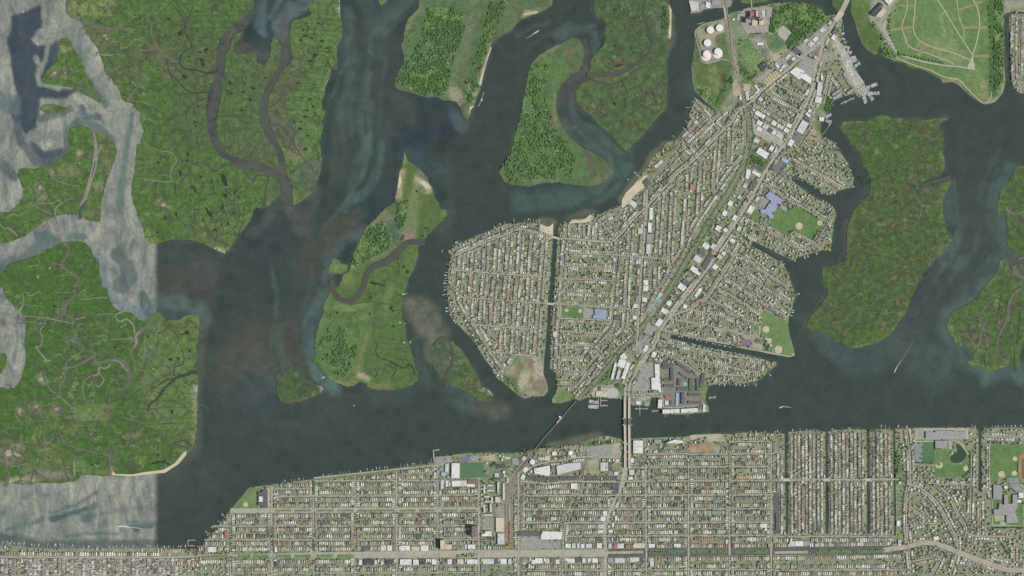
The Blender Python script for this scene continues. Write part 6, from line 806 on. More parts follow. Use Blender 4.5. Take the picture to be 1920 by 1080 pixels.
B('S4', 326, 373, 90, 170, 1, 'w', 'tall white-roofed ice hall on the west end of the turf field', 12, 'sports hall', 'sports_hall'); B('S4', 190, 413, 52, 40, 0, 'bl', 'small pale blue roofed building west of the sports hall', 6); B('S4', 228, 345, 40, 90, 0, 'lg', 'pale grey building between the small blue roof and the sports hall', 7)
B('S5', 577, 189, 108, 68, 0, 'w', 'northern of two white square roofs just east of the bridge foot', 10, 'warehouse', 'warehouse'); B('S5', 577, 261, 108, 68, 0, 'w', 'southern of two white square roofs just east of the bridge foot', 10, 'warehouse', 'warehouse')
BP('S5: 890,182 935,160 960,155 985,142 1030,148 1085,160 1085,178 1030,186 960,186', 'w', 'jagged white apartment block on the channel east of the bridge', 18, 'apartment block', 'apartment_block'); B('S5', 800, 166, 78, 46, 0, 'g', 'grey tennis-roof building on the channel bank west of the jagged apartments', 8)
B('S5', 184, 450, 58, 94, 0, 'lg', 'pale grey shed beside the spoil heap west of the bridge road', 7, 'shed', 'storage_shed'); B('S5', 228, 450, 24, 94, 0, 'b', 'narrow beige shed between a pale and a dark shed', 7, 'shed', 'storage_shed'); B('S5', 262, 450, 40, 94, 0, 'd', 'dark grey shed, eastern of three side by side near the spoil heap', 7, 'shed', 'storage_shed')
B('S5', 348, 385, 48, 38, 0, 'lg', 'pale small building under the bridge road viaduct', 6); B('S5', 333, 526, 46, 38, 0, 'w', 'white-rimmed square building west of the bridge road fork', 6); B('S5', 506, 512, 58, 58, 0, 'lg', 'pale grey chamfered building east of the road fork', 8); B('S5', 494, 579, 54, 30, 0, 'w', 'white building just south of the chamfered grey one', 6); B('S5', 513, 380, 28, 54, 0, 'w', 'narrow white building under the east side of the bridge ramp', 6)
BP('S7: 555,140 680,148 690,128 970,128 975,140 1115,145 1115,238 555,238', 'g', 'huge grey flat-roofed school on the channel front', 10, 'school', 'school_building', units=14); B('S7', 768, 318, 160, 104, 0, 'g', 'grey gymnasium roof with skylights beside the green turf field', 10, 'gymnasium', 'gymnasium', units=12)
BP('S8: 1640,-20 1692,-20 1692,103 1758,103 1758,-20 1822,-20 1832,130 1790,212 1832,330 1830,370 1670,370 1668,272 1690,262 1500,258 1494,186 1560,180 1575,98 1640,120', 'g', 'sprawling grey high school with courtyards at the east edge', 10, 'school', 'school_building', units=14); B('S7', 1548, 978, 116, 196, 0, 'g', 'separate grey school wing with two dark roof wells west of the high school', 9, 'school', 'school_building'); B('S7', 1664, 911, 48, 38, 0, 'w', 'small white roof north of the sprawling high school', 8); B('S7', 1874, 1022, 66, 76, 0, 'w', 'larger white square roof at the high school east side', 9); B('S8', 1850, 70, 62, 36, 0, 'w', 'white canopy roof south of the larger white square at the high school', 6)
B('S7', 1848, 640, 18, 130, 0, 'g', 'narrow grey grandstand beside the red running track', 6, 'grandstand', 'grandstand')
BP('U1: 920,110 975,112 975,312 905,312 905,285 865,285 865,255 915,250 915,175 865,172 865,135 905,130', 'd', 'dark grey E-shaped school beside the triangular waterfront lawn', 10, 'school', 'school_building'); B('U1', 896, 213, 42, 62, 0, 'w', 'white square gym roof on the west side of the dark E-shaped school', 13, 'gymnasium', 'gymnasium')
B('U2', 1497, 572, 58, 118, 0, 'br', 'tall brown apartment tower casting a long dark shadow west', 40, 'apartment tower', 'apartment_tower'); B('U2', 1141, 720, 50, 104, 0, 'b', 'tall beige slab tower north of the avenue parking', 34, 'apartment tower', 'apartment_tower'); B('U2', 1207, 750, 74, 54, 0, 'b', 'low beige block attached east of the slab tower', 10)
BP('U2: 1580,600 1615,598 1615,572 1690,572 1690,618 1700,625 1580,628', 'w', 'white stepped city hall north of the twin tree rows', 18, 'city hall', 'city_hall'); B('U2', 1795, 660, 74, 122, 0, 'lg', 'pale blue-grey long roof beside the station tracks', 10, 'station building', 'station_building'); B('U2', 1785, 500, 92, 158, 0, 'b', 'beige parking deck west of the railway platforms', 8, 'parking deck', 'parking_deck', units=0)
B('S4', 934, 1010, 16, 120, 0, 'r', 'long red platform roof between the station tracks', 5, 'platform roof', 'platform_canopy', units=0); B('U3', 214, 640, 16, 120, 0, 'r', 'southern red platform roof between the station tracks', 5, 'platform roof', 'platform_canopy', units=0); B('U3', 190, 547, 90, 7, 0, 'o', 'thin orange footbridge crossing the station tracks', 9, 'footbridge', 'station_footbridge', units=0); B('U3', 215, 752, 90, 26, 0, 'o', 'orange-roofed station house at the end of the tracks', 7, 'station building', 'station_building'); B('S4', 932, 850, 9, 170, 0, 'b', 'pale station platform strip north of the red roofs', 3, 'platform', 'station_platform', units=0)
BP('R4: 478,100 530,120 500,215 465,205', 'w', 'slim white-roofed building beside the railway above the white market', 6); B('R4', 588, 155, 104, 36, 32, 'w', 'white-roofed market by the main road opposite the tree-lined car park', 6); B('R4', 590, 78, 170, 30, 32, 'd', 'long dark row of shops slanting down to the main road', 6); B('R4', 546, 295, 108, 58, -60, 'd', 'big dark roof parallel to the main road south of the white market', 6); B('R4', 524, 560, 90, 62, -58, 'w', 'white-roofed hall on the main road beside the school lawn', 7); B('R4', 908, 8, 80, 40, 28, 'bl', 'pale blue and white hall north of the tree-lined car park', 8); B('R4', 716, 216, 34, 22, 30, 'w', 'tiny white kiosk roof east of the main road by a pale yard', 4)
B('R3', 632, 512, 120, 46, 30, 'w', 'long white shed at the north-west corner of the industrial quarter', 7, 'warehouse', 'warehouse')
ROW('R3', [(622,606,64,50,'w'),(620,674,58,44,'w'),(690,647,62,48,'lg'),(722,566,64,44,'g'),(748,688,66,46,'d'),(786,608,58,46,'w'),(788,712,42,48,'w'),(845,742,66,48,'lg'),(858,648,80,42,'lg'),(925,688,54,44,'w')], 'workshop roof', 'in the quarter above the pale yard', 'workshops north of the pale yard', 7, 'workshop', 'workshop', ang=30)
ROW('R3', [(588,806,64,46,'lg'),(640,838,56,38,'rb'),(712,858,44,44,'d'),(758,892,44,60,'w'),(800,922,26,56,'lg')], 'workshop roof', 'beside the big white box warehouse', 'workshops south of the pale yard', 7, 'workshop', 'workshop', ang=30)
B('R3', 657, 944, 134, 72, 33, 'w', 'big white box warehouse above a wooded corner by the main road', 9, 'warehouse', 'warehouse'); B('R3', 1106, 652, 82, 142, 30, 'lg', 'largest pale roof on the waterfront side of the main road', 9, 'warehouse', 'warehouse'); B('R3', 976, 828, 56, 74, 30, 'w', 'white-roofed store west of the dark car park by the main road', 7, 'store', 'shop_building')
B('R3', 1284, 346, 72, 66, 12, 'w', 'white cut-corner building on the main road near the marsh trees', 10); B('R3', 1296, 225, 52, 150, 8, 'lg', 'long pale block north of the white cut-corner building', 10); B('R3', 1188, 470, 34, 34, 25, 'w', 'small white building across the road from the cut-corner building', 6); B('R3', 1168, 512, 60, 30, 42, 'w', 'slanted white roof beside the main road, south of the small white building', 6); B('R3', 1155, 560, 60, 40, 30, 'd', 'dark roof between the slanted white roof and the large pale roof', 6); B('R3', 1322, 562, 54, 44, 8, 'w', 'white boat shed by the small marina', 7, 'boat shed', 'boat_shed'); B('R3', 636, 336, 46, 40, 38, 'lg', 'striped pale roof at the five-way road junction', 8); B('R3', 1158, 262, 30, 60, 25, 'w', 'narrow white roof west of the main road among houses', 6); B('R3', 955, 632, 56, 42, 20, 'w', 'white L-shaped hall among houses west of the main road', 7); B('R3', 408, 395, 48, 46, 5, 'd', 'square dark roof beside the rail line at the junction', 6); B('R3', 408, 320, 22, 54, -12, 'w', 'slim white roof west of the rail line', 6); B('R3', 486, 300, 34, 100, -8, 'lg', 'pale industrial block east of the rail line', 6)
for cx, cy, w, h, a, lab in ((1490,302,112,34,-35,'southern grey waterfront apartment row at the head of the dock'),(1480,262,100,30,-35,'northern grey waterfront apartment row at the head of the dock'),(1640,248,90,30,-35,'grey apartment row on the east side of the peninsula lane')): B('R3', cx, cy, w, h, a, 'g', lab, 9, 'apartment block', 'apartment_block', pitched=True)
B('R1', 905, 745, 84, 74, -38, 'dd', 'near-black square warehouse roof with white skylights in the green field', 8, 'warehouse', 'warehouse', units=3); BP('R1: 815,950 872,1015 820,1065 805,1050 845,1015 800,965', 'w', 'white L-shaped building by the town road', 6); B('R1', 1306, 622, 50, 34, -40, 'w', 'bright white small roof on the road across from the supermarket car park', 7); B('R1', 1290, 580, 110, 58, 40, 'd', 'dark roof behind the bright white small roof', 7); B('R1', 1210, 700, 60, 42, -38, 'd', 'dark roof beside the parked trailers', 6); B('R1', 872, 496, 74, 26, 0, 'w', 'white low roof south of the power plant car park', 5)
ROW('R1', [(1060,740,60,26,'w',50),(1102,795,34,28,'w',-40),(1130,750,50,30,'lg',-40),(1180,640,70,30,'lg',-40),(1245,660,40,26,'w',-40),(1440,500,60,50,'lg',-40),(1490,440,60,40,'w',-40),(1570,340,60,44,'lg',-40),(1380,460,60,26,'b',-40)], 'industrial roof', 'between the woods and town road', 'industrial roofs along the wooded edge', 6, 'workshop', 'workshop')
B('R1', 1700, 420, 48, 60, 35, 'w', 'white building at the head of the boatyard', 7, 'boat shed', 'boat_shed'); B('R1', 1720, 355, 60, 70, 35, 'd', 'dark restaurant roof above the boatyard', 8, 'restaurant', 'restaurant'); B('R1', 1635, 540, 50, 40, 20, 'br', 'brown roof between the two roads by the boatyard', 6); B('R1', 1565, 870, 22, 60, 0, 'w', 'slim white roof east of the main road below the car park', 6)
for i, (cx, cy, w, h, a, c, lab) in enumerate(((1014,172,66,62,-38,'w','northern white hall of the cluster by the railway bend'),(994,248,84,88,18,'w','central white hall of the cluster by the railway bend'),(905,335,26,190,14,'w','long thin white wing on the west of the hall cluster'),(955,372,30,110,14,'lg','short pale wing inside the hall cluster'),(1040,330,44,190,20,'w','eastern white stepped hall beside the boulevard curve'))): B('S1', cx, cy, w, h, a, c, lab, 8, 'hall', 'school_building')
B('S1', 700, 334, 90, 24, -50, 'g', 'grey slanted apartment block west of the railway', 9, 'apartment block', 'apartment_block'); B('S1', 630, 440, 150, 26, -50, 'g', 'long grey apartment block slanting along the railway', 9, 'apartment block', 'apartment_block'); B('S1', 740, 285, 60, 22, 40, 'lg', 'pale short end block of the slanted apartments', 9, 'apartment block', 'apartment_block'); B('S1', 1356, 150, 46, 56, 22, 'w', 'white small hall on the corner across from the triangle car park', 6); B('S1', 1262, 80, 40, 70, 25, 'w', 'white diner roof beside the boulevard car park', 6, 'restaurant', 'restaurant'); B('S1', 770, 592, 130, 58, 3, 'b', 'tan fishing-station building on the bay shore', 7); B('S1', 745, 532, 30, 44, 0, 'd', 'dark shed behind the tan fishing station', 6, 'shed', 'storage_shed')
B('S1', 1515, 626, 76, 36, 2, 'r', 'red-roofed hall among the waterfront condominiums', 7); B('S1', 1616, 655, 28, 140, 2, 'bl', 'long thin pale blue roof beside the dark condominium car park', 7); B('S1', 1500, 690, 40, 46, 2, 'w', 'small white roof south of the red-roofed hall', 6); B('S1', 1545, 692, 30, 50, 2, 'd', 'dark roof beside the small white roof south of the red hall', 6); B('S1', 1424, 700, 46, 90, 3, 'w', 'white boathouse east of the small dock inlet', 8, 'boat shed', 'boat_shed'); B('S1', 1180, 690, 54, 40, 0, 'w', 'white bait-shop roof beside the road bridge', 6); B('S1', 1275, 705, 56, 46, 5, 'g', 'grey restaurant roof west of the dock inlet', 7, 'restaurant', 'restaurant'); BP('S1: 1910,700 1940,720 1935,790 1905,790', 'w', 'white pavilion at the tip of the waterfront walk', 6)
B('S1', 1548, 784, 192, 44, -3, 'w', 'western white waterfront apartment row with stepped front', 14, 'apartment block', 'apartment_block', units=10); B('S1', 1752, 776, 186, 44, -3, 'w', 'eastern white waterfront apartment row with stepped front', 14, 'apartment block', 'apartment_block', units=10)
ROW('S1', [(1516,268,130,38,'d',3),(1490,300,60,20,'d',0),(1498,432,70,26,'d',0),(1525,502,120,34,'d',3),(1558,372,34,150,'d',-2),(1640,458,32,80,'d',5),(1690,292,200,30,'d',38),(1688,388,110,26,'d',35),(1680,538,130,36,'d',2),(1768,490,36,150,'d',-1),(1850,490,32,140,'d',-2),(1905,420,40,126,'d',10),(1680,640,36,130,'d',0),(1812,600,140,34,'d',2),(1815,688,150,28,'d',2)], 'ridged condominium block', 'in the bayside estate', 'dark condominium blocks by the bay', 8, 'apartment block', 'condominium_block')
B('S1', 1708, 478, 40, 32, 0, 't', 'turquoise pool pavilion roof inside the dark condominium estate', 3, 'pool', 'pool_pavilion', units=0)
ROW('R8', [(620,128,76,60,'w',30),(705,135,54,56,'lg',30),(570,190,68,48,'d',35),(525,275,88,66,'lg',35),(485,392,78,56,'w',35),(530,432,56,40,'w',35),(640,300,62,190,'d',32),(725,365,56,50,'w',35),(682,415,56,46,'d',35),(395,535,70,46,'d',35),(350,590,90,60,'w',35),(535,652,112,36,'w',-55),(385,810,48,42,'w',30),(205,770,50,56,'w',35),(155,860,80,50,'w',30),(95,990,60,90,'w',35),(580,785,50,40,'rb',30),(775,250,50,40,'b',30),(820,210,40,40,'w',30)], 'commercial roof', 'along the middle main road', 'commercial roofs along the middle main road', 6, 'shop', 'shop_building', 'north')
ROW('R4', [(160,770,56,60,'w',-60),(240,790,46,40,'w',35),(295,490,56,50,'w',-60),(290,540,64,50,'g',-60),(230,600,60,46,'w',-60),(395,770,60,40,'lg',-60),(320,910,50,40,'w',35),(630,360,50,40,'g',-60),(600,440,60,36,'lg',-60),(400,420,40,40,'lg',-60),(460,290,50,40,'lg',-60),(345,650,60,44,'w',-60),(90,840,50,40,'br',-60)], 'small commercial roof', 'along the road beside the school', 'small commercial roofs beside the school district', 6, 'shop', 'shop_building', 'north')
ROW('R7', [(1265,178,54,52,'w'),(1265,244,54,58,'w'),(1165,245,50,56,'d'),(1150,315,50,40,'d'),(1150,440,46,46,'w'),(1250,370,54,46,'w'),(1140,570,46,40,'w'),(940,570,70,50,'d'),(1130,680,60,24,'br'),(245,760,50,60,'lg')], 'roof', 'near the village road west of the railway', 'larger roofs near the village road', 6, 'shop', 'shop_building', 'north')
ROW('R5', [(1205,365,40,130,'w',2),(1190,520,40,110,'w',2),(1085,450,50,60,'br',2),(1085,560,50,60,'lg',2),(1180,640,50,90,'g',2),(1175,760,50,110,'lg',2),(1060,910,54,40,'lg',2),(1055,960,54,36,'d',2)], 'roof', 'on the village road north of the crossing', 'larger roofs on the upper village road', 6, 'shop', 'shop_building', 'north')
B('R5', 1078, 298, 66, 56, 25, 'd', 'dark square hall by the beach club car park', 7); BP('R5: 990,205 1060,270 1050,330 1075,350 950,245', 'lg', 'pale paved beach-club deck above the sand beach', 3, 'deck', 'beach_club_deck', units=0); B('R2', 448, 768, 34, 110, 48, 'lg', 'narrow pale boathouse on the grassy shore north of the beach', 5, 'boat shed', 'boat_shed'); B('R2', 320, 975, 70, 70, 45, 'd', 'dark clubhouse roof on the beach', 7, 'clubhouse', 'clubhouse'); B('R2', 830, 1025, 56, 60, 0, 'o', 'orange-roofed church beside a pale car park', 10, 'church', 'church'); B('R2', 520, 972, 66, 60, -40, 'd', 'dark chapel roof on the diagonal town road', 8, 'chapel', 'chapel'); B('R7', 1428, 316, 52, 44, -50, 'b', 'tan and aqua station building beside the tracks', 6, 'station building', 'station_building'); B('R7', 1398, 352, 46, 28, -50, 't', 'aqua roof adjoining the tan village station', 5, 'station building', 'station_building')
B('S4', 230, 522, 30, 68, 0, 'w', 'slim white roof south-west of the sports hall', 6); ROW('S4', [(326,518,86,64,'w'),(410,516,84,60,'lg'),(515,498,108,44,'br'),(498,540,88,34,'w'),(175,530,34,100,'lg')], 'flat roof', 'in the row below the turf field', 'flat roofs below the turf field', 7, 'workshop', 'workshop')
ROW('S4', [(650,578,22,100,'lg'),(715,540,62,18,'lg'),(720,597,76,20,'lg'),(805,560,20,120,'lg'),(868,610,24,190,'lg'),(682,664,70,18,'lg'),(735,700,20,70,'lg'),(690,720,70,16,'lg'),(650,800,22,90,'lg'),(720,790,20,100,'lg'),(690,870,100,18,'lg'),(800,698,56,60,'b')], 'apartment slab', 'in the garden estate west of the railway', 'pale garden apartment slabs', 9, 'apartment block', 'apartment_block')
ROW('S4', [(1165,455,106,38,'d',3),(1285,468,130,46,'d',3),(1388,466,60,34,'d',0),(1455,466,66,36,'d',-2),(1540,464,90,36,'d',-3),(1652,458,128,38,'d',-3),(1815,454,90,38,'d',3),(1905,460,80,38,'d',2)], 'terrace roof', 'in the long curved terrace under the warehouses', 'dark curved terrace', 9, 'terrace', 'terrace_block', )
ROW('S5', [(240,582,100,36,'d',1),(320,580,60,36,'d',0)], 'terrace roof', 'in the eastern terrace beside the bridge road', 'dark terrace by the bridge road', 9, 'terrace', 'terrace_block')
B('S4', 1110, 362, 60, 44, -38, 'w', 'white slanted roof in the railway fork', 6); B('S4', 1086, 446, 46, 54, 30, 'w', 'white square roof at the corner of the dark terrace', 7); B('S4', 912, 485, 26, 54, 15, 'lg', 'small pale roof at the west side of the tracks', 5); B('S4', 1745, 400, 34, 50, 0, 'r', 'small red roof at the end of the dark terrace', 7); B('S4', 1095, 238, 44, 44, 45, 'lg', 'diamond-set pale roof beside the railway on the shore', 6); B('S4', 915, 232, 60, 26, 0, 'b', 'beige roof in the treatment works north of the tracks', 5); B('S4', 1000, 270, 74, 70, 0, 'g', 'grey settling-tank block of the treatment works', 4, 'settling tank', 'settling_tanks', units=5); B('S4', 1435, 180, 46, 40, -8, 'w', 'white gabled shed on the power-station shore', 8, 'shed', 'storage_shed'); B('S4', 1360, 232, 60, 56, 0, 'b', 'beige switch house south of the channel walk', 6); B('S4', 1300, 240, 90, 30, 0, 'lg', 'pale pump house south of the channel walk', 5); B('S4', 1650, 215, 60, 30, -5, 'b', 'beige low roof east of the white dome', 5); B('S4', 790, 425, 46, 44, 0, 'lg', 'pale roof in the works south of the round dark basins', 6); B('U3', 940, 68, 74, 62, 2, 'w', 'white square roof at the top of the slanting avenue', 7)
ROW('U2', [(280,765,88,44,'d'),(375,768,60,40,'g'),(475,764,64,60,'lg'),(545,764,54,58,'w'),(582,764,18,58,'br'),(720,764,108,56,'w'),(835,770,88,46,'b'),(938,764,88,60,'w'),(1400,750,24,50,'lg'),(1465,750,84,50,'w')], 'shop roof', 'on avenue north side before city hall', 'north-side shops west of the city hall')
ROW('U2', [(215,924,36,54,'w'),(310,920,118,66,'dd'),(388,924,28,52,'lg'),(460,926,30,54,'lg'),(540,922,78,54,'dd'),(725,920,128,60,'w'),(840,922,60,58,'w'),(912,920,58,60,'dd'),(1045,920,54,60,'w'),(1145,920,30,60,'br'),(1220,918,48,54,'w'),(1270,918,44,54,'d'),(1340,916,70,54,'b'),(1455,916,84,52,'w'),(1516,920,34,54,'w'),(1655,914,128,56,'lg'),(1745,916,32,54,'d'),(1825,914,70,58,'w'),(1895,914,36,56,'lg')], 'shop roof', 'on avenue south side, western half', 'south-side shops, western half')
ROW('U3', [(872,738,60,48,'w'),(935,738,40,54,'lg'),(985,738,30,52,'lg'),(1033,742,40,44,'w'),(1105,740,68,46,'lg'),(1164,740,40,54,'br'),(1222,738,54,58,'w'),(1342,738,34,54,'lg'),(1405,740,28,58,'o'),(1440,740,34,54,'lg'),(1478,738,40,48,'w'),(1672,736,124,54,'b'),(1812,738,70,42,'w')], 'shop roof', 'on avenue north side past car park', 'north-side shops east of the car park')
ROW('U3', [(480,918,40,44,'w'),(542,906,84,58,'w'),(638,908,48,54,'lg'),(706,902,60,56,'br'),(752,916,40,48,'w'),(905,906,84,48,'w'),(990,902,68,52,'d'),(1050,902,36,54,'w'),(1104,902,24,48,'w'),(1175,902,64,48,'w'),(1350,906,68,56,'g'),(1452,902,112,52,'lg'),(1618,896,108,52,'lg'),(1700,900,40,56,'d'),(1815,926,44,92,'lg'),(1860,922,26,108,'o')], 'shop roof', 'on avenue south side, eastern half', 'south-side shops, eastern half')
ROW('U3', [(1285,375,46,56,'w'),(1264,434,56,50,'w'),(1240,522,54,46,'lg'),(1235,580,60,36,'w'),(1350,574,48,32,'w'),(1376,506,26,46,'w'),(1411,430,26,50,'w'),(1405,70,80,60,'d'),(1400,128,80,50,'d'),(1216,672,68,50,'d'),(1330,240,30,60,'lg')], 'roof', 'along the bending road south of the bridge', 'larger roofs along the bending road', 6, 'shop', 'shop_building', 'north')
ROW('U1', [(1084,938,46,58,'d'),(1066,780,28,54,'w'),(350,780,88,56,'w'),(505,612,36,76,'r'),(220,745,90,24,'br'),(130,785,70,30,'br')], 'large roof', 'beside the western boulevard', 'large roofs beside the western boulevard', 8, 'building', 'flat_roofed_building', 'east')
ROW('U4', [(1395,512,64,46,'w'),(1414,555,26,30,'w'),(1540,470,30,200,'d'),(1710,716,58,54,'lg'),(1790,714,88,56,'w'),(1870,708,66,48,'g'),(420,736,78,40,'w'),(270,895,60,30,'g')], 'large roof', 'near the dark-paved avenue and canals', 'large roofs near the dark-paved avenue', 7, 'building', 'flat_roofed_building', 'north')
for cx, cy, w, h, c, lab in ((700,585,40,52,'w','northern half of the white pair of roofs in the suburb'),): B('S8', cx, cy, w*1.8, h, -8, c, 'white twin-roofed hall beside a small dark car park in the suburb', 6)
B('S8', 180, 375, 50, 70, 0, 'w', 'white hall with a dark roof well beside the last canal', 7); B('S8', 195, 645, 40, 80, 0, 'lg', 'pale temple roof north of the boulevard start', 8); BP('T20: 1455,15 1490,25 1485,65 1450,55', 'w', 'white square roof on the industrial quay at the top edge', 9, 'warehouse', 'warehouse'); BP('T20: 1325,5 1400,20 1400,80 1345,85', 'lg', 'pale quay shed at the corner of the north shore', 5, 'shed', 'storage_shed'); BP('T20: 1400,45 1440,15 1450,60 1410,75', 'g', 'grey quay roof west of the white square roof', 5); B('T20', 1530, 20, 60, 34, 0, 'g', 'grey top-edge roof beside the railway on the north shore', 5)
BP('T30: 765,105 845,20 858,45 800,125 790,120', 'dd', 'long dark incinerator shed slanting beside the green landfill', 14, 'industrial building', 'incinerator_shed'); BP('T30: 870,5 905,-20 940,0 905,42', 'w', 'white plant roof above the dark incinerator shed', 12, 'industrial building', 'plant_building'); BP('T30: 805,125 860,60 890,90 840,135', 'b', 'tan plant roof beside the dark incinerator shed', 10, 'industrial building', 'plant_building')
# power plant
for cx, cy, w, h, a, c, lab, H in ((778,168,50,70,0,'r','striped red and white boiler house of the power plant, western',26),(870,160,100,72,0,'lg','pale boiler hall of the power plant with red stripes',26),(808,264,62,56,3,'b','western tan turbine hall of the power plant',16),(886,256,54,56,3,'b','eastern tan turbine hall of the power plant',16),(735,230,60,60,3,'g','grey coal-dark annex of the power plant',30),(630,180,40,30,0,'lg','small pale house in the grassy corner by the power plant',5),(965,150,50,80,0,'g','grey switchyard building east of the boiler halls',6)): B('R1', cx, cy, w, h, a, c, lab, H, 'power plant', 'power_plant_hall')
for i, x in enumerate((850, 882, 866)): B('R1', x, 160, 9, 66, 0, 'r', 'red roof stripe %s from the west on the pale boiler hall' % ordn(i+1), 27.2, 'roof monitor', 'roof_monitor', units=0)
STACKM = flat('stack_steel', (96,104,118), .1, .1)
for i, (cx, cy) in enumerate(((735,205),(775,225),(850,205),(880,230))):
    x, y = 1280+cx/6, cy/6; t = empty('chimney_stack', x, y, 2); tag(t, 'tall dark steel chimney at the power plant, %s from the west' % ordn(i+1), 'chimney', 'power plant chimneys')
    v, f = cyl(4, 0, 62, 16, 3); link('shaft', mesh('shaft', v, f, STACKM), t); v, f = cyl(5.5, 0, 9, 12, 5); link('base', mesh('base', v, f, WALLM), t)
# tanks, domes, basins
TANKW = flat('tank_white', (222,221,215), .03, .1, .6); TANKP = flat('tank_pinkish', (222,208,194), .05, .1)
def tank(t, cx, cy, r, H, label, m=TANKW, name='storage_tank', cat='tank', group=None, dome=0.04):
    x0, y0, f = ZT[t]; x, y, R = x0+cx/f, y0+cy/f, r/f*S
    e = empty(name, x, y, 2); tag(e, label, cat, group); v, fc = cyl(R, 0, H, 40); link('shell', mesh('shell', v, fc[:-1], m), e)
    rings = [(R*1.004, H), (R*.7, H+R*dome*.6), (R*.35, H+R*dome*.9)]; n = 40; vv, ff = [], []
    for q, z in rings: vv += [(q*math.cos(2*math.pi*i/n), q*math.sin(2*math.pi*i/n), z) for i in range(n)]
    for k in range(2): ff += [(k*n+i, k*n+(i+1) % n, (k+1)*n+(i+1) % n, (k+1)*n+i) for i in range(n)]
    vv.append((0, 0, H+R*dome)); ff += [(2*n+i, 2*n+(i+1) % n, 3*n) for i in range(n)]; link('roof', mesh('roof', vv, ff, m), e)
    bv, bf = box(-.8, -R-1.2, 0, .8, -R, H+1); link('stair', mesh('stair', bv, bf, UNITM), e)
    raster(BUSY, blob(x, y, r/f, r/f, 0, 16, 0)); return e
g = 'white oil tanks west of the railway'
tank('R1', 412, 317, 40, 13, 'white storage tank nearest the railway in the northern pair', group=g); tank('R1', 309, 340, 40, 13, 'white storage tank, western of the northern pair', group=g); tank('R1', 277, 485, 41, 13, 'white storage tank alone in the middle bund', group=g); tank('R1', 267, 610, 40, 13, 'pinkish-rimmed white tank, western of the two in round pits', group=g); tank('R1', 394, 583, 40, 13, 'pinkish-rimmed white tank, eastern of the two in round pits', group=g)
for cx, cy in ((267,632),(394,603)):
    x, y = 1280+cx/6, cy/6; o = patch('bund_floor', blob(x, y, 9.6, 9.6, 0, 28, 0), TANKP)
    x0, y0 = wx(x), wy(y); n = 32; v = [(x0+28.8*math.cos(2*math.pi*i/n), y0+28.8*math.sin(2*math.pi*i/n), z) for z in (2, 4.5) for i in range(n)]
    o = link('bund_wall', mesh('bund_wall', v, [(i, (i+1) % n, n+(i+1) % n, n+i) for i in range(n)], flat('bund_concrete', (120,118,112), .1, .2))); structure(o)
tank('S4', 1190, 275, 30, 12, 'pale blue-white round tank beside the railway on the channel shore', flat('tank_blueish', (206,214,222), .03, .1)); tank('S4', 1612, 173, 27, 9, 'white dome on the power-station shore', dome=.4, name='dome'); tank('S4', 866, 390, 16, 8, 'small white dome in the treatment works, northern', dome=.5, name='dome'); tank('S4', 872, 428, 10, 6, 'tiny white dome just south of the small white dome', dome=.5, name='dome'); tank('R2', 870, 296, 20, 4, 'round pale pool cover among houses at the north peninsula', flat('pool_cover', (186,190,184), .05, .2), 'round_pool', 'pool')
tank('R1', 571, 220, 13, 6, 'small white tank in the grassy corner by the power plant')
for i, (cx, cy, r) in enumerate(((800,325,27),(858,318,26))):
    x, y = 800+cx/6, 820+cy/6; e = empty('clarifier_basin', x, y, 2); tag(e, ('western' if i == 0 else 'eastern')+' of two round dark clarifier basins with cross arms', 'basin', 'round clarifier basins'); R = r/6*S
    v, f = cyl(R, 0, 1.6, 36); link('basin', mesh('basin', v, f, flat('basin_dark', (66,68,66), .15, .2)), e)
    for a in (0, 90):
        bv, bf = box(-R, -.5, 1.8, R, .5, 2.4); o = link('walkway', mesh('walkway', bv, bf, UNITM), e); o.rotation_euler = (0, 0, math.radians(a+30))
    raster(BUSY, blob(x, y, r/6, r/6, 0, 16, 0))
# ------------------------------------------------------------------ bridges and walls of the place
DECKM = flat('bridge_concrete', (186,181,164), .06, .1); DECKD = flat('bascule_grating', (104,104,106), .08, .2); PIERM = flat('pier_concrete', (150,146,134), .1, .2)
def deck_part(root, name, pts, w, z, th, mat, ox, oy):
    v, f, *_ = ribbon(pts, w, z, sm=False); v = v-np.array([wx(ox), wy(oy), 0]); n = len(v)
    lo = v.copy(); lo[:, 2] -= th; h = n//2; ff = flip_up(v, f)
    ff = list(ff)+[(i, i+1, n+i+1, n+i) for i in range(h-1)]+[(h+i+1, h+i, n+h+i, n+h+i+1) for i in range(h-1)]
    return link(name, mesh(name, np.vstack([v, lo]), ff, mat), root)
rb = empty('road_bridge', 1176, 800, 0); tag(rb, 'twin-deck concrete road bridge with a dark drawbridge span across the channel', 'bridge')
for x, xs in ((1171.8, 1172.4), (1179.8, 1180.3)):
    deck_part(rb, 'deck', [(x, 744), (x, 784.5)], 4.7, 11, 1.4, DECKM, 1176, 800); deck_part(rb, 'drawbridge_span', [(x, 784.7), (x, 796)], 4.5, 11.1, 1.2, DECKD, 1176, 800); deck_part(rb, 'deck', [(x, 796.2), (xs, 840), (xs, 878)], 4.7, 11, 1.4, DECKM, 1176, 800)
    for dx in (-2.3, 2.3): deck_part(rb, 'parapet', [(x+dx, 744), (x+dx, 796), (xs+dx, 840), (xs+dx, 878)], .28, 12.2, 1.2, DECKM, 1176, 800)
    for y in range(752, 872, 8):
        bv, bf = box(-6, -1, -1, 6, 1, 9.6); o = link('pier', mesh('pier', bv, bf, PIERM), rb); o.location = (wx(x)-wx(1176), wy(y)-wy(800), 0)
for x in (1168, 1184):
    for y in (784.6, 796.4):
        bv, bf = box(-4, -2, 0, 4, 2, 15); o = link('bridge_house', mesh('bridge_house', bv, bf, DECKM), rb); o.location = (wx(x)-wx(1176), wy(y)-wy(800), 0)
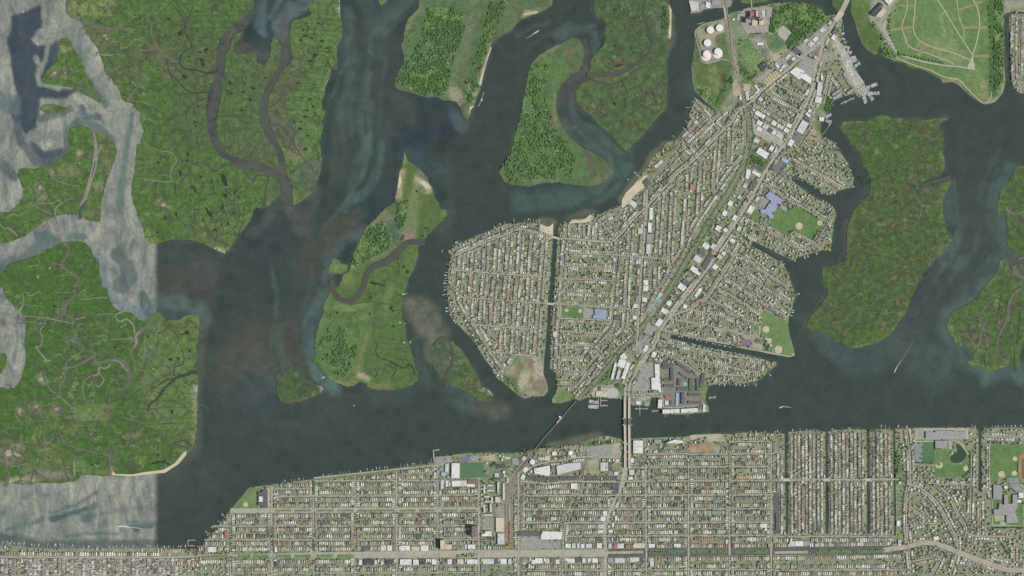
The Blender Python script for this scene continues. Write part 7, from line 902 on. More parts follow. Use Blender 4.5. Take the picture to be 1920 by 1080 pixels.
rw = empty('railway_bridge', 1048, 788, 0); tag(rw, 'low curved single railway trestle with a small swing-span house in the channel', 'bridge')
rp = [tuple(q) for q in smooth(P('S1: 480,668 400,760 320,855 230,960 120,1080 | S4: 1310,15 1200,155'), 6)]
deck_part(rw, 'deck', rp, 1.9, 7, 1.2, flat('trestle_deck', (140,132,116), .1, .2), 1048, 788); deck_part(rw, 'track', rp, .6, 7.4, .3, MATS['rail_steel'], 1048, 788)
sp = [tuple(q) for q in P('S1: 320,855 262,920')]; deck_part(rw, 'swing_span', sp, 3.0, 7.8, 1, flat('swing_steel', (166,160,146), .1, .2), 1048, 788)
bv, bf = box(-5, -5, 0, 5, 5, 13); o = link('bridge_house', mesh('bridge_house', bv, bf, TANKW), rw); o.location = (wx(1049.5)-wx(1048), wy(781.5)-wy(788), 0)
for q in rp[::2]:
    bv, bf = box(-2.5, -1, -1, 2.5, 1, 5.8); o = link('pier', mesh('pier', bv, bf, PIERM), rw); o.location = (wx(q[0])-wx(1048), wy(q[1])-wy(788), 0)
def small_bridge(spec, w, label, z=4.5):
    p = P(spec); cx, cy = (p[0][0]+p[-1][0])/2, (p[0][1]+p[-1][1])/2; e = empty('canal_bridge', cx, cy, 0); tag(e, label, 'bridge', 'small canal bridges')
    deck_part(e, 'deck', p, w, z, 1, DECKM, cx, cy); a = np.array(p[0]); b = np.array(p[-1]); n = np.array([-(b-a)[1], (b-a)[0]])/np.hypot(*(b-a))
    for s in (-1, 1): deck_part(e, 'parapet', [tuple(a+n*s*w/2), tuple(b+n*s*w/2)], .3, z+1, 1, DECKM, cx, cy)
small_bridge('R6: 1280,260 1362,286', 3.2, 'northern canal bridge joining the round island to the bay town'); small_bridge('R6: 1225,1015 1320,1023', 3.6, 'southern canal bridge joining the round island to the bay town')
for i, (a, b) in enumerate(((528,600),(982,1050),(1450,1520))): small_bridge('S6: %d,658 %d,657' % (a, b), 5.4, 'pale canal bridge over the %s of three parallel canals' % ('westernmost','middle','easternmost')[i])
small_bridge('R1: 1790,135 1725,235', 11, 'wide pale road bridge over the creek north of the boatyards', 5); small_bridge('R1: 462,60 487,215', 2.4, 'railway bridge over the creek beside the oil tanks', 3.2); small_bridge('R1: 768,-10 776,85', 1.8, 'thin service bridge over the creek behind the power plant', 3.5)
# ------------------------------------------------------------------ houses
ROOFS = [((166,163,150),'grey',28),((150,147,136),'mid-grey',17),((116,113,108),'dark grey',8),((206,201,183),'pale grey',21),((218,216,206),'white',7),((190,176,148),'tan',14),((152,134,116),'brown',8),((152,120,108),'red',1.6),((178,148,124),'orange-brown',1.2),((148,153,160),'blue-grey',2)]
RM = [flat('house_roof_'+n.replace('-', '_').replace(' ', '_'), c, .12, .25, .9) for c, n, w in ROOFS]; HWALL = flat('house_wall', (206,200,186), .08, .3)
RW = [w for *_, w in ROOFS]
HOUSES = []                                # (x, y, w, d, angle, roof kind, inset, described row)
def free(x, y, w, d, a, m=0.35):
    c, s = math.cos(a), math.sin(a)
    for u in (-.5, -.25, 0, .25, .5):
        for v in (-.5, -.25, 0, .25, .5):
            px, py = x+u*(w+m)*c-v*(d+m)*s, y+u*(w+m)*s+v*(d+m)*c
            if not at_mask(HOME, px, py) or at_mask(BUSY, px, py): return False
    return True
def settle(p, w, lot, fr, dep, setback, desc=None, skip=.04, hip=False, pal=None, jit=.3):
    L = np.hypot(*np.diff(p, axis=0).T); cum = np.concatenate([[0], np.cumsum(L)]); total = cum[-1]
    for side in (-1, 1):
        s = lot*.6+rnd.random()*lot*.5; k = 0; run = rnd.choices(range(len(RM)), RW)[0]
        while s < total-lot*.4:
            lotj = lot*rnd.uniform(.88, 1.16); i = min(np.searchsorted(cum, s, 'right')-1, len(L)-1); t = (s-cum[i])/max(L[i], 1e-6)
            q = p[i]+(p[i+1]-p[i])*t; d = (p[i+1]-p[i])/max(L[i], 1e-6); n = np.array([-d[1], d[0]])*side; s += lotj
            if rnd.random() < skip: continue
            f_, de = fr*rnd.uniform(.82, 1.15), dep*rnd.uniform(.8, 1.15)
            c = q+n*(w/2+setback+de/2+rnd.uniform(-.2, jit)); a = math.atan2(d[1], d[0])
            if not free(c[0], c[1], f_, de, a): continue
            if rnd.random() < .55: run = rnd.choices(range(len(RM)), pal or RW)[0]
            k += 1; HOUSES.append((c[0], c[1], f_, de, a, run, rnd.choice((0, .0, .3)) if not hip else .35, desc and (desc, side, d)))
            raster(BUSY, rect(c[0], c[1], f_, de, math.degrees(a)))
for p, w, desc in SUBP[1:]: settle(p, w, 5.1, 4.2, 3.7, 1.5, desc, .02, True)
settle(SUBP[0][0], 9, 5.2, 4.0, 3.6, 1.6, SUBP[0][2], .05, True)
for p, w in STREETS[:]:
    m = p[len(p)//2]; x, y = m; vertical = abs(p[-1][1]-p[0][1]) > abs(p[-1][0]-p[0][0])
    if w < 1.5 or w > 14.5 or any(p is q[0] for q in SUBP): continue
    if y > 1043 and x < 362 and w < 2: settle(p, w, 2.75, 2.0, 4.8, .35, pal=[24,18,12,22,10,6,4,2,1,4], skip=.02)
    elif y > 1040 and x < 362: settle(p, w, 4.0, 3.0, 6.5, 1.5, skip=.05)
    elif w == 1.9 and y > 800: settle(p, w, 3.1, 2.5, 3.5, .7, skip=.02)
    elif y > 865 and 425 < x < 1700:
        if not vertical: settle(p, w, 3.35, 2.35, 6.0, 2.5 if w < 6 else 2.4, skip=.02, pal=[24,18,9,20,8,14,9,2.5,1.6,1])
        else: settle(p, w, 3.6, 2.3, 5.0, 1.2, skip=.05)
    elif y > 800: settle(p, w, 3.8, 2.6, 4.6, 1.5)
    else: settle(p, w, 3.15 if x < 1330 else 3.5, 2.3, 3.9, 1.1 if w < 3 else 1.6, skip=.03)
# houses off the mapped streets: shore strips and suburb interiors, squared to the nearest street
allp = np.vstack([p[:-1] for p, w in STREETS if w > 1.8 and len(p) > 2]); alld = np.vstack([np.diff(p, axis=0) for p, w in STREETS if w > 1.8 and len(p) > 2])
for _ in range(26000):
    x, y = rnd.uniform(0, 1920), rnd.uniform(180, 1080)
    if not at_mask(HOME, x, y) or at_mask(BUSY, x, y) or (435 < x < 1690 and y > 870) or (1450 < x < 1685 and y > 800): continue
    k = ((allp-(x, y))**2).sum(1).argmin(); d = alld[k]; a = math.atan2(d[1], d[0]); sub = x > 1690 and y > 790; f_, de = (rnd.uniform(3.2, 4.2), rnd.uniform(3, 3.8)) if sub else (rnd.uniform(2, 2.8), rnd.uniform(3, 4.4))
    if free(x, y, f_, de, a, 1.5 if sub else 1.0):
        HOUSES.append((x, y, f_, de, a, rnd.choices(range(len(RM)), RW)[0], .3 if sub else 0, None)); raster(BUSY, rect(x, y, f_, de, math.degrees(a)))
big = sorted([h for h in HOUSES if h[7]], key=lambda h: -h[2]*h[3])[:300]; bigset = set(id(h) for h in big)
def hmesh(w, d, H, ins, eave=.0):
    """house of unit style: w along x, d along y (metres), ridge along the longer side"""
    x, y = w/2, d/2; rh = min(w, d)*.30
    v = [(-x,-y,0),(x,-y,0),(x,y,0),(-x,y,0),(-x,-y,H),(x,-y,H),(x,y,H),(-x,y,H)]
    e = eave; r = [(-x-e,-y-e,H),(x+e,-y-e,H),(x+e,y+e,H),(-x-e,y+e,H)]
    if d >= w: r += [(0,-y-e+ins*d,H+rh),(0,y+e-ins*d,H+rh)]; rf = [(1,2,5,4),(3,0,4,5),(0,1,4),(2,3,5)]
    else: r += [(-x-e+ins*w,0,H+rh),(x+e-ins*w,0,H+rh)]; rf = [(0,1,5,4),(2,3,4,5),(1,2,5),(3,0,4)]
    return v, [(0,1,5,4),(1,2,6,5),(2,3,7,6),(3,0,4,7)], r, rf
SV, SF, SM = [], [], []
for h in HOUSES:
    if id(h) in bigset: continue
    x, y, w, d, a, r, ins, _ = h; H = rnd.uniform(5.5, 8); v, f, rv, rf = hmesh(w*S, d*S, H, ins if ins < .3 else .3, .25); k = len(SV); ca, sa = math.cos(-a), math.sin(-a)
    for q in v+rv: SV.append((wx(x)+q[0]*ca-q[1]*sa, wy(y)+q[0]*sa+q[1]*ca, 2+q[2]))
    for q in f: SF.append(tuple(i+k for i in q)); SM.append(0)
    for q in rf: SF.append(tuple(i+k+8 for i in q)); SM.append(r+1)
stuff(link('town_houses', mesh('town_houses', SV, SF, [HWALL]+RM, SM)))
rows = {}
for h in big: rows.setdefault((h[7][0], h[7][1]), []).append(h)
proto, SEEN = {}, set()
for (desc, side), hs in rows.items():
    d = hs[0][7][2]; sp = max(q[0] for q in hs)-min(q[0] for q in hs) >= max(q[1] for q in hs)-min(q[1] for q in hs)
    allr = [q for q in HOUSES if q[7] and q[7][0] == desc and q[7][1] == side]; allr.sort(key=lambda q: q[0] if sp else q[1])
    mid = np.mean([(q[0], q[1]) for q in allr], 0); n = np.array([-d[1], d[0]])*side
    sd = ('south' if n[1] > 0 else 'north') if sp else ('east' if n[0] > 0 else 'west')
    for i, h in enumerate(allr):
        if id(h) not in bigset: continue
        x, y, w, dd, a, r, ins, _ = h; kw, kd = round(w*S), round(dd*S); hip = ins > 0; key = (kw//2, kd//2, r)
        e = empty('house', x, y, 2, -a); e['label'] = '%s-roofed house, %s from %s, %s side of %s' % (ROOFS[r][1], ordn(i+1), 'west' if sp else 'north', sd, desc); 
        if e['label'] in SEEN: e['label'] = e['label'].replace('%s from %s' % (ordn(i+1), 'west' if sp else 'north'), '%s from %s' % (ordn(len(allr)-i), 'east' if sp else 'south'))
        SEEN.add(e['label']); e['category'] = 'house'; e['group'] = 'larger houses of the south-east suburb'
        if key not in proto:
            v, f, rv, rf = hmesh(kw, kd, 4.2, .3, .5); cv, cf = box(kw*.22, -.6, 4, kw*.22+1.1, .6, 7.4); proto[key] = (mesh('wall', v, f, HWALL), mesh('roof', rv, rf, RM[r]), mesh('chimney', cv, cf, flat('brick', (140,96,82), .1, .4)))
        for nm, me_ in zip(('wall', 'roof'), proto[key]): o = link(nm, me_, e)
        link('chimney', proto[key][2], o)
print('houses', len(HOUSES), 'individual', len(big))
# driveways and paths between the houses (pale paving that breaks up the lawns)
DV, DF = [], []
for h in HOUSES:
    x, y, w, d, a = h[:5]
    if rnd.random() < .6:
        ox = (w/2+.5)*rnd.choice((-1, 1)); ca, sa = math.cos(a), math.sin(a); k = len(DV); ww_, hh = rnd.uniform(.3, .6), d*rnd.uniform(.4, .75)
        for u, v in ((-1,-1),(1,-1),(1,1),(-1,1)):
            px, py = ox+u*ww_, v*hh; qx, qy = x+px*ca-py*sa, y+px*sa+py*ca; DV.append((wx(qx), wy(qy), 2.86))
        DF.append((k+3, k+2, k+1, k))
stuff(link('driveways', mesh('driveways', DV, DF, PALE)))
# ------------------------------------------------------------------ trees
LEAF = [flat('leaves_%s' % n, c, .3, .25, 1.0) for n, c in (('deep', (76,112,54)), ('mid', (94,134,62)), ('blue', (80,118,64)), ('light', (122,156,78)), ('olive', (114,138,70)))]
BARK = flat('bark', (92,82,70), .2, .5)
def crown_mesh(n, rng, lumps=4):
    """crown of several overlapping leafy masses, unit radius, sitting on z 0..1.5"""
    ico = []; t = (1+5**.5)/2
    for a, b in ((-1,t),(1,t),(-1,-t),(1,-t)): ico += [(a,b,0),(0,a,b),(b,0,a)]
    ico = np.array(ico)/math.hypot(1, t); F = []
    for i in range(12):
        for j in range(i+1, 12):
            for k in range(j+1, 12):
                if all(np.linalg.norm(ico[a]-ico[b]) < 1.1 for a, b in ((i,j),(j,k),(i,k))):
                    F.append((i,j,k) if np.dot(np.cross(ico[j]-ico[i], ico[k]-ico[i]), ico[i]) > 0 else (i,k,j))
    V, FF = [], []
    for q in range(lumps):
        a = 2*math.pi*q/max(lumps, 1)+rng.uniform(-.4, .4); r = rng.uniform(.5, .7) if lumps > 1 else 1.0; o = np.array([math.cos(a)*.48, math.sin(a)*.48, .75+rng.uniform(-.2, .3)]) if lumps > 1 else np.array([0, 0, .8])
        k = len(V); V += [tuple(o+p*r*rng.uniform(.78, 1.22)) for p in ico]; FF += [tuple(i+k for i in f) for f in F]
    return np.array(V), np.array(FF)
TPL = [crown_mesh(i, rnd, 1) for i in range(6)]+[crown_mesh(i, rnd, 2) for i in range(3)]
def tree_mass(name, pts, z=2.0, flatness=1.0, leaf=None):
    """pts: (x, y, radius in map units, leaf kind); one joined mass of crowns"""
    Vs, Fs, Ms, k = [], [], [], 0
    for x, y, r, m in pts:
        V, F = TPL[rnd.randrange(len(TPL))]; a = rnd.random()*6.28; c, s = math.cos(a), math.sin(a); R = r*S
        X, Y = V[:, 0]*R*rnd.uniform(.85, 1.15), V[:, 1]*R*rnd.uniform(.85, 1.15)
        Vs.append(np.column_stack([wx(x)+X*c-Y*s, wy(y)+X*s+Y*c, z+1.2*flatness+V[:, 2]*R*flatness*rnd.uniform(.5, .85)])); Fs.append(F+k); Ms.append(np.full(len(F), m)); k += len(V)
    if Vs: stuff(link(name, mesh(name, np.vstack(Vs), np.vstack(Fs), leaf or LEAF, np.concatenate(Ms))))
def vnoise(seed, cell):
    g = np.random.RandomState(seed).rand(120, 200)
    def f(x, y):
        u, v = (x+200)/cell, (y+200)/cell; i, j = int(u), int(v); a, b = u-i, v-j; i %= 198; j %= 118
        return (g[j, i]*(1-a)+g[j, i+1]*a)*(1-b)+(g[j+1, i]*(1-a)+g[j+1, i+1]*a)*b
    return f
N1, N2 = vnoise(1, 9.0), vnoise(2, 26.0)
WOODS = [('T10: 1300,60 1480,50 1590,130 1560,260 1500,420 1440,640 1400,715 1200,690 1060,610 1105,500 1200,380 1250,220', .062, .30), ('T10: 1060,560 1440,430 1450,640 1400,715 1200,690 1060,620', .10, .05), ('T10: 1280,60 1560,60 1560,230 1250,280', .06, .1), ('T10: 1760,20 1890,0 1860,120 1770,290 1690,520 1650,620 1690,640 1640,760 1560,780 1560,640 1620,520 1700,250', .06, .35), ('T20: 150,480 270,430 290,560 240,650 260,760 330,960 420,1075 10,1075 60,880 110,680', .05, .38), ('T21: 0,0 380,0 490,100 450,250 300,260 150,270 0,290', .05, .38), ('T11: 1850,220 1840,180 1880,110 1919,60 1919,280', .08, .3),
         ('T20: 1130,40 1180,40 1175,240 1130,230', .08, .2), ('T11: 1060,430 1150,415 1130,560 1085,650 1050,600', .09, .2), ('T11: 860,610 960,580 1020,720 990,790 850,870 720,950 705,930 760,760', .10, .15), ('T12: 470,400 530,370 540,310 640,270 720,300 780,330 770,460 740,560 690,660 600,670 540,560 480,520', .055, .38), ('R1: 1020,95 1300,25 1480,55 1590,185 1560,255 1420,375 1190,560 1155,480 1230,380 1200,300 1130,270 1040,365 960,355 990,200', .09, .05), ('R1: 650,720 760,790 870,800 800,880 700,950 650,800', .075, .15), ('R1: 500,850 560,880 570,940 480,1075 400,1075 470,980', .06, .2), ('R1: 150,950 300,1000 320,1070 160,1070', .07, .2), ('T20: 1380,640 1450,640 1560,740 1530,810 1440,740', .07, .2), ('T30: 1700,0 1765,0 1765,110 1770,350 1760,600 1700,690 1690,400', .10, .02), ('T30: 850,250 900,330 960,400 960,440 880,420 850,400', .1, .1), ('T30: 740,140 800,170 830,230 760,180', .06, .2), ('T30: 960,0 970,60 910,180 890,150 950,60', .05, .2),
         ('R2: 1490,650 1690,730 1640,800 1480,740', .08, .2), ('R3: 1400,300 1460,380 1400,490 1345,450', .09, .1), ('S1: 880,310 830,430 740,480 800,400', .07, .2), ('S1: 930,460 980,480 960,520 925,500', .08, .1), ('S2: 1400,190 1500,220 1500,300 1390,260', .07, .1), ('S1: 1150,160 1180,170 1160,230 1140,220', .1, .1), ('T10: 1180,680 1330,700 1400,720 1250,715', .05, .2)]
wood, shrub = [], []
for s, dens, hole in WOODS:
    poly = np.array(P(s)); (x0, y0), (x1, y1) = poly.min(0), poly.max(0); n = int((x1-x0)*(y1-y0)*dens*2.9)
    q = np.column_stack([np.random.uniform(x0, x1, n), np.random.uniform(y0, y1, n)]); q = q[inside(q, poly)]
    for x, y in q:
        d = N1(x, y)*.6+N2(x, y)*.4
        if d < hole*.9+.06: continue
        if d > .46+rnd.uniform(-.12, .12): wood.append((x, y, rnd.choice((.6, .8, 1.0, 1.3, 1.8))*rnd.uniform(.85, 1.2), rnd.choices((0, 1, 2), (5, 6, 4))[0]))
        else: shrub.append((x, y, rnd.choice((.7, 1.0, 1.5, 2.0))*rnd.uniform(.8, 1.2), rnd.choices((1, 3, 4), (3, 5, 3))[0]))
tree_mass('woodland', wood); tree_mass('woodland_scrub', shrub, flatness=.3)
# single trees that stand out: avenues, field edges and park rows
TREEP = []
for k in range(4):
    V, F = crown_mesh(k, rnd, 5); tv, tf = cyl(.12, 0, .9, 8, .07); TREEP.append(([mesh('crown', V, F, LEAF[m]) for m in (0, 1, 2)], mesh('trunk', tv, tf, BARK)))
def tree(x, y, r, label, group):
    e = empty('tree', x, y, 2.0, rnd.random()*6); e.scale = (r*S,)*3; tag(e, label, 'tree', group); cr, tr = rnd.choice(TREEP); link('crown', cr[rnd.randrange(3)], e); link('trunk', tr, e); raster(BUSY, rect(x, y, r, r))
LINES = [('T30: 915,150 905,200 930,300 985,400', 12, 'beside the landfill park road', 'north'), ('T30: 985,410 1080,425 1200,450 1310,470', 14, 'along the foot of the landfill slope', 'west'), ('T30: 1655,50 1668,200 1672,400 1675,640', 16, 'on the east trail of the landfill park', 'north'), ('U4: 115,805 285,808', 9, 'on the first dark-avenue lawn', 'west'), ('U4: 640,805 950,806', 5, 'on the middle dark-avenue lawns', 'west'), ('U4: 1080,800 1400,800', 4, 'on the third dark-avenue lawns', 'west'), ('T33: 380,888 640,888', 4, 'on the lawn above the eastern dark avenue', 'west'), ('T33: 700,888 930,885', 5, 'on the easternmost dark-avenue lawn', 'west'),
         ('U2: 1595,650 1600,775', 8, 'in the western row before city hall', 'north'), ('U2: 1682,650 1688,775', 8, 'in the eastern row before city hall', 'north'), ('U2: 1300,840 1525,828', 9, 'in the avenue parking strip', 'west'), ('U2: 1310,858 1525,852', 9, 'in the southern avenue parking strip', 'west'), ('R4: 770,90 790,20', 5, 'west of the new car park', 'north'), ('R4: 850,160 900,60', 5, 'east of the new car park', 'north'), ('R4: 965,815 1000,790', 3, 'at the southern field corner', 'west'), ('R4: 1235,890 1280,800', 5, 'on the field edge by the side road', 'north'), ('R4: 1130,560 1270,640', 4, 'on the north edge of the school field', 'west'), ('R4: 935,520 1000,540 985,490 960,545', 4, 'in the dark clump on the school field', 'west'), ('R1: 760,385 880,375', 7, 'before the power plant car park', 'west'), ('R1: 870,560 950,690', 6, 'along the power plant drive', 'north'),
         ('R2: 340,860 400,850', 4, 'on the beach lawn', 'west'), ('S7: 1175,430 1170,640', 10, 'east of the pond park', 'north'), ('S7: 380,570 660,580', 11, 'south of the turf field', 'west'), ('S7: 1080,765 1160,700', 4, 'at the pond park corner', 'north'), ('S7: 150,470 190,560 170,680 220,830', 12, 'in the gardens east of the last canal', 'north'), ('S8: 370,740 700,690', 12, 'under the boulevard curve', 'west'), ('S8: 780,760 850,840 870,900', 8, 'in the wooded strip south of the boulevard', 'north'), ('S8: 360,880 470,860', 6, 'in the loop street garden', 'west'), ('S8: 1610,660 1700,800', 8, 'in the eastern suburb garden block', 'north'), ('S8: 1470,440 1900,435', 16, 'in the hedge south of the high school', 'west'), ('U1: 1490,20 1490,150', 8, 'in the upper avenue row', 'north'), ('U1: 1490,680 1490,790', 7, 'in the lower avenue row', 'north'), ('U1: 555,540 555,800', 10, 'in the westernmost avenue', 'north'), ('U1: 1025,540 1025,780', 10, 'in the second avenue', 'north'),
         ('S5: 1600,190 1600,880', 24, 'in the east avenue strip', 'north'), ('S5: 1135,340 1135,880', 18, 'in the avenue strip east of the bridge', 'north'), ('U2: 155,380 155,620', 9, 'in the fourth avenue', 'north')]
for s, n, where, frm in LINES:
    p = smooth(P(s), 1.0)
    for i in range(n):
        q = p[int(i*(len(p)-1)/max(n-1, 1))]; tree(q[0]+rnd.uniform(-.4, .4), q[1]+rnd.uniform(-.4, .4), rnd.uniform(1.1, 1.9), '%s tree from the %s, %s' % (ordn(i+1), frm, where), 'trees '+where)
# garden and street trees of the towns
gard = []
for _ in range(90000):
    x, y = rnd.uniform(0, 1920), rnd.uniform(0, 1080)
    if not at_mask(HOME, x, y) or (at_mask(BUSY, x, y) and rnd.random() > .22): continue
    d = N1(x, y)*.6+N2(x, y)*.5
    if x < 362 and y > 1020: d -= .25
    if x > 1450 and x < 1680 and y > 800: d -= .10
    if x > 1690 and y > 880: d += .10
    elif y > 868 and 430 < x < 1450: d += .12
    if rnd.random() > (d-.28)*3.0: continue
    r = rnd.choice((.7, .9, 1.1, 1.3, 1.7))
    if at_mask(BUSY, x+r*.8, y) and at_mask(BUSY, x-r*.8, y): r = .6
    gard.append((x, y, r, rnd.choices((0, 1, 2, 3, 4), (4, 5, 3, 3, 3))[0]))
for p, w in STREETS:
    if w < 1.5 or w > 5 or p[:, 1].max() > 1040 and p[:, 0].max() < 362: continue
    L = np.concatenate([[0], np.cumsum(np.hypot(*np.diff(p, axis=0).T))]); s = rnd.random()*4
    while s < L[-1]:
        i = min(np.searchsorted(L, s, 'right')-1, len(p)-2); d = (p[i+1]-p[i])/max(L[i+1]-L[i], 1e-6); q = p[i]+d*(s-L[i])+np.array([-d[1], d[0]])*rnd.choice((-1, 1))*(w/2+.5)
        if at_mask(HOME, *q) and rnd.random() < .55: gard.append((q[0], q[1], rnd.choice((.5, .7, .9, 1.1)), rnd.choice((0, 1, 2, 4))))
        s += rnd.uniform(2.5, 8)
for s, n, w in (('R3: 540,400 545,560 530,760 510,940 470,1070', 40, 3), ('R5: 1890,430 1700,700 1560,880', 40, 2.5), ('R7: 1660,180 1480,420', 24, 2), ('S1: 930,140 720,380 600,520', 40, 2), ('S4: 1100,110 1500,110', 40, 2), ('S5: 20,200 280,170', 40, 2.5), ('S5: 410,180 412,380', 30, 1.5), ('S5: 510,170 505,320', 26, 1.5), ('T23: 60,150 180,120', 16, 2), ('S3: 800,900 900,1040', 20, 2), ('R1: 1230,400 1420,370', 10, 2), ('S4: 760,460 700,470', 14, 2.5), ('R1: 650,400 640,640 660,740', 20, 2)):
    p = smooth(P(s), 1.0)
    for _ in range(n): q = p[rnd.randrange(len(p))]; gard.append((q[0]+rnd.uniform(-w, w), q[1]+rnd.uniform(-w, w), rnd.uniform(.7, 1.4), rnd.randrange(4)))
GLEAF = [flat('garden_leaves_%d' % i, c, .3, .25, 1.0) for i, c in enumerate(((62,92,50), (74,108,56), (60,92,56), (94,124,66), (84,108,56)))]
tree_mass('garden_trees', gard, leaf=GLEAF); print('woods', len(wood), 'garden', len(gard))
# ------------------------------------------------------------------ docks, boats, wakes
PLANK = flat('dock_planks', (196,190,176), .1, .3); PILE = flat('dock_piles', (120,110,96), .1, .4); HULLW = flat('hull_white', (236,236,232), .04, .2, .4); CABIN = flat('boat_cabin', (206,210,212), .08, .3, .4); DECKB = flat('boat_deck', (176,170,156), .1, .3); CANV = flat('boat_canvas', (96,120,150), .15, .3)
def hull(L, Wd):
    v = [(-L/2,-Wd*.42,.9),(L*.1,-Wd/2,1.1),(L*.36,-Wd*.3,1.3),(L/2,0,1.5),(L*.36,Wd*.3,1.3),(L*.1,Wd/2,1.1),(-L/2,Wd*.42,.9)]
    b = [(x*.9, y*.7, -.3) for x, y, z in v]; n = 7
    return v+b, [(i, n+i, n+(i+1) % n, (i+1) % n) for i in range(n)]+[tuple(range(n))]
hv, hf = hull(9, 3.2); HULL = mesh('hull', hv, hf, HULLW); cv, cf = box(-.6, -1.1, 1, 2.2, 1.1, 2.4); CABM = mesh('cabin', cv, cf, CABIN); cv, cf = box(-4, -1.1, 1.05, -1, 1.1, 1.25); WELL = mesh('cockpit', cv, cf, DECKB); cv, cf = box(-2.6, -1.3, 2.3, .2, 1.3, 2.45); TOP = mesh('canvas_top', cv, cf, CANV)
BOATN = [0]; MORE = []
def boat(x, y, ang, L, label, group, z=.2):
    if BOATN[0] >= 300: MORE.append((x, y, ang, L)); return
    BOATN[0] += 1
    e = empty('boat', x, y, z, math.radians(ang)); k = L/9.0; e.scale = (k, k, k); tag(e, label, 'boat', group); link('hull', HULL, e); link('cockpit', WELL, e); link('cabin', CABM, e)
    if rnd.random() < .35: link('canvas_top', TOP, e)
def dock(pts, w, label, group=None, head=None, z=1.2, name='dock'):
    cx, cy = pts[0]; e = empty(name, cx, cy, 0); tag(e, label, 'dock' if name != 'pier' else 'pier', group)
    o = deck_part(e, 'walkway', pts, w, z, .3, PLANK, cx, cy); parts = []
    for x, y in smooth(pts, 3.0, False)[::1] if len(pts) > 1 else []:
        parts.append(cyl(.25, -1, z+.6, 6, .25, wx(x)-wx(cx)+w*S*.5, wy(y)-wy(cy)))
    v, f = joinm(parts); link('piles', mesh('piles', v, f, PILE), e)
    if head:
        (a, b), hw = head; deck_part(e, 'dock_head', [a, b], hw, z+.05, .3, PLANK, cx, cy)
    return e
def marina(t, x1, y1, x2, y2, fl, gap, where, nm, sides=(-1, 1), fill=.85, L=9, w=.8, lab='floating dock with finger piers'):
    x0, y0, f = ZT[t]; a, b = np.array((x0+x1/f, y0+y1/f)), np.array((x0+x2/f, y0+y2/f)); e = dock([tuple(a), tuple(b)], w, '%s %s' % (lab, where)); d = (b-a); T = np.hypot(*d); d /= T; n = np.array([-d[1], d[0]]); k = 0; i = 0
    s = gap/2
    while s < T:
        for sd in sides:
            q = a+d*s; r = q+n*sd*fl; deck_part(e, 'finger_pier', [tuple(q), tuple(r)], .35, 1.15, .3, PLANK, *a)
            if rnd.random() < fill:
                k += 1; c = q+d*gap*.5+n*sd*(fl*.55+.3); boat(c[0], c[1], math.degrees(math.atan2(-(n*sd)[1], (n*sd)[0])), L*rnd.uniform(.8, 1.15), '%s white boat from the %s moored %s' % (ordn(k), nm, where), 'boats moored '+where)
        s += gap
M = marina
M('R1', 1785, 375, 1815, 385, 2.4, 1.7, 'at the northernmost boatyard dock', 'shore'); M('R1', 1790, 425, 1830, 440, 2.4, 1.7, 'at the second boatyard dock', 'shore', (1,)); M('R1', 1808, 470, 1850, 475, 2.2, 1.7, 'at the third boatyard dock', 'shore', (1,)); M('R1', 1815, 525, 1875, 545, 2.8, 1.7, 'at the fourth boatyard dock', 'shore'); M('R1', 1840, 585, 1905, 595, 2.8, 1.7, 'at the fifth boatyard dock', 'shore'); M('T30', 600, 440, 655, 430, 2.6, 1.8, 'at the sixth boatyard dock', 'shore'); M('T30', 620, 470, 665, 445, 2.6, 1.8, 'at the seventh boatyard dock', 'shore'); M('T30', 645, 500, 685, 475, 2.4, 1.8, 'at the southernmost boatyard dock', 'shore')
M('T30', 730, 665, 815, 630, 3, 1.8, 'at the upper peninsula marina dock', 'shore'); M('T30', 740, 700, 835, 700, 3, 1.8, 'at the middle peninsula marina dock', 'shore'); M('T30', 710, 700, 735, 775, 3.2, 1.9, 'at the western peninsula marina dock', 'shore'); M('T30', 750, 700, 785, 750, 3.2, 1.9, 'at the lower peninsula marina dock', 'shore'); M('T30', 545, 780, 645, 735, 2.2, 2.6, 'at the apartment dock below the peninsula', 'west', fill=.3)
M('T30', 430, 885, 470, 855, 2.6, 1.9, 'at the small cove marina, upper dock', 'shore'); M('T30', 430, 905, 475, 915, 2.8, 1.9, 'at the small cove marina, lower dock', 'shore')
M('S1', 735, 690, 625, 672, 2.6, 1.8, 'at the northern bay marina dock by the trestle', 'east'); M('S1', 735, 738, 620, 732, 3, 1.7, 'at the southern bay marina dock by the trestle', 'east', fill=1, L=10); M('S1', 758, 665, 832, 665, 1.6, 2.2, 'at the empty upper slips east of the bay marina', 'west', fill=0); M('S1', 758, 724, 838, 724, 1.8, 2.2, 'at the empty lower bay slips', 'west', fill=.08); dock(P('S1: 758,628 755,735'), .8, 'long walkway from shore to the slips of the bay marina'); dock(P('S1: 730,628 733,740'), .8, 'walkway from shore between the two bay marina docks')
M('S1', 1142, 760, 1288, 757, .8, 3, 'at the T-shaped dock by the road bridge', 'west', fill=.25); dock(P('S1: 1197,715 1199,832'), .7, 'thin walkway crossing the T-shaped dock by the road bridge'); M('S1', 1332, 782, 1400, 782, 2, 2, 'at the comb dock below the boathouse', 'west', fill=.1); M('S2', 770, 812, 850, 812, 2.8, 2.6, 'at the comb dock off the condominium lawn', 'shore', fill=.1)
dock(P('S4: 90,290 82,220 76,148 144,140'), 1.6, 'L-shaped fishing pier reaching out from the town park', name='pier'); M('U1', 75, 676, 160, 676, 1.2, 2.4, 'at the square dock below the boardwalk, upper arm', 'west', (1,), 0); M('U1', 75, 742, 165, 742, 1.2, 2.4, 'at the square dock below the boardwalk, lower arm', 'west', (-1,), .2); dock(P('U1: 75,676 75,742'), .9, 'short west side of the square dock below the boardwalk')
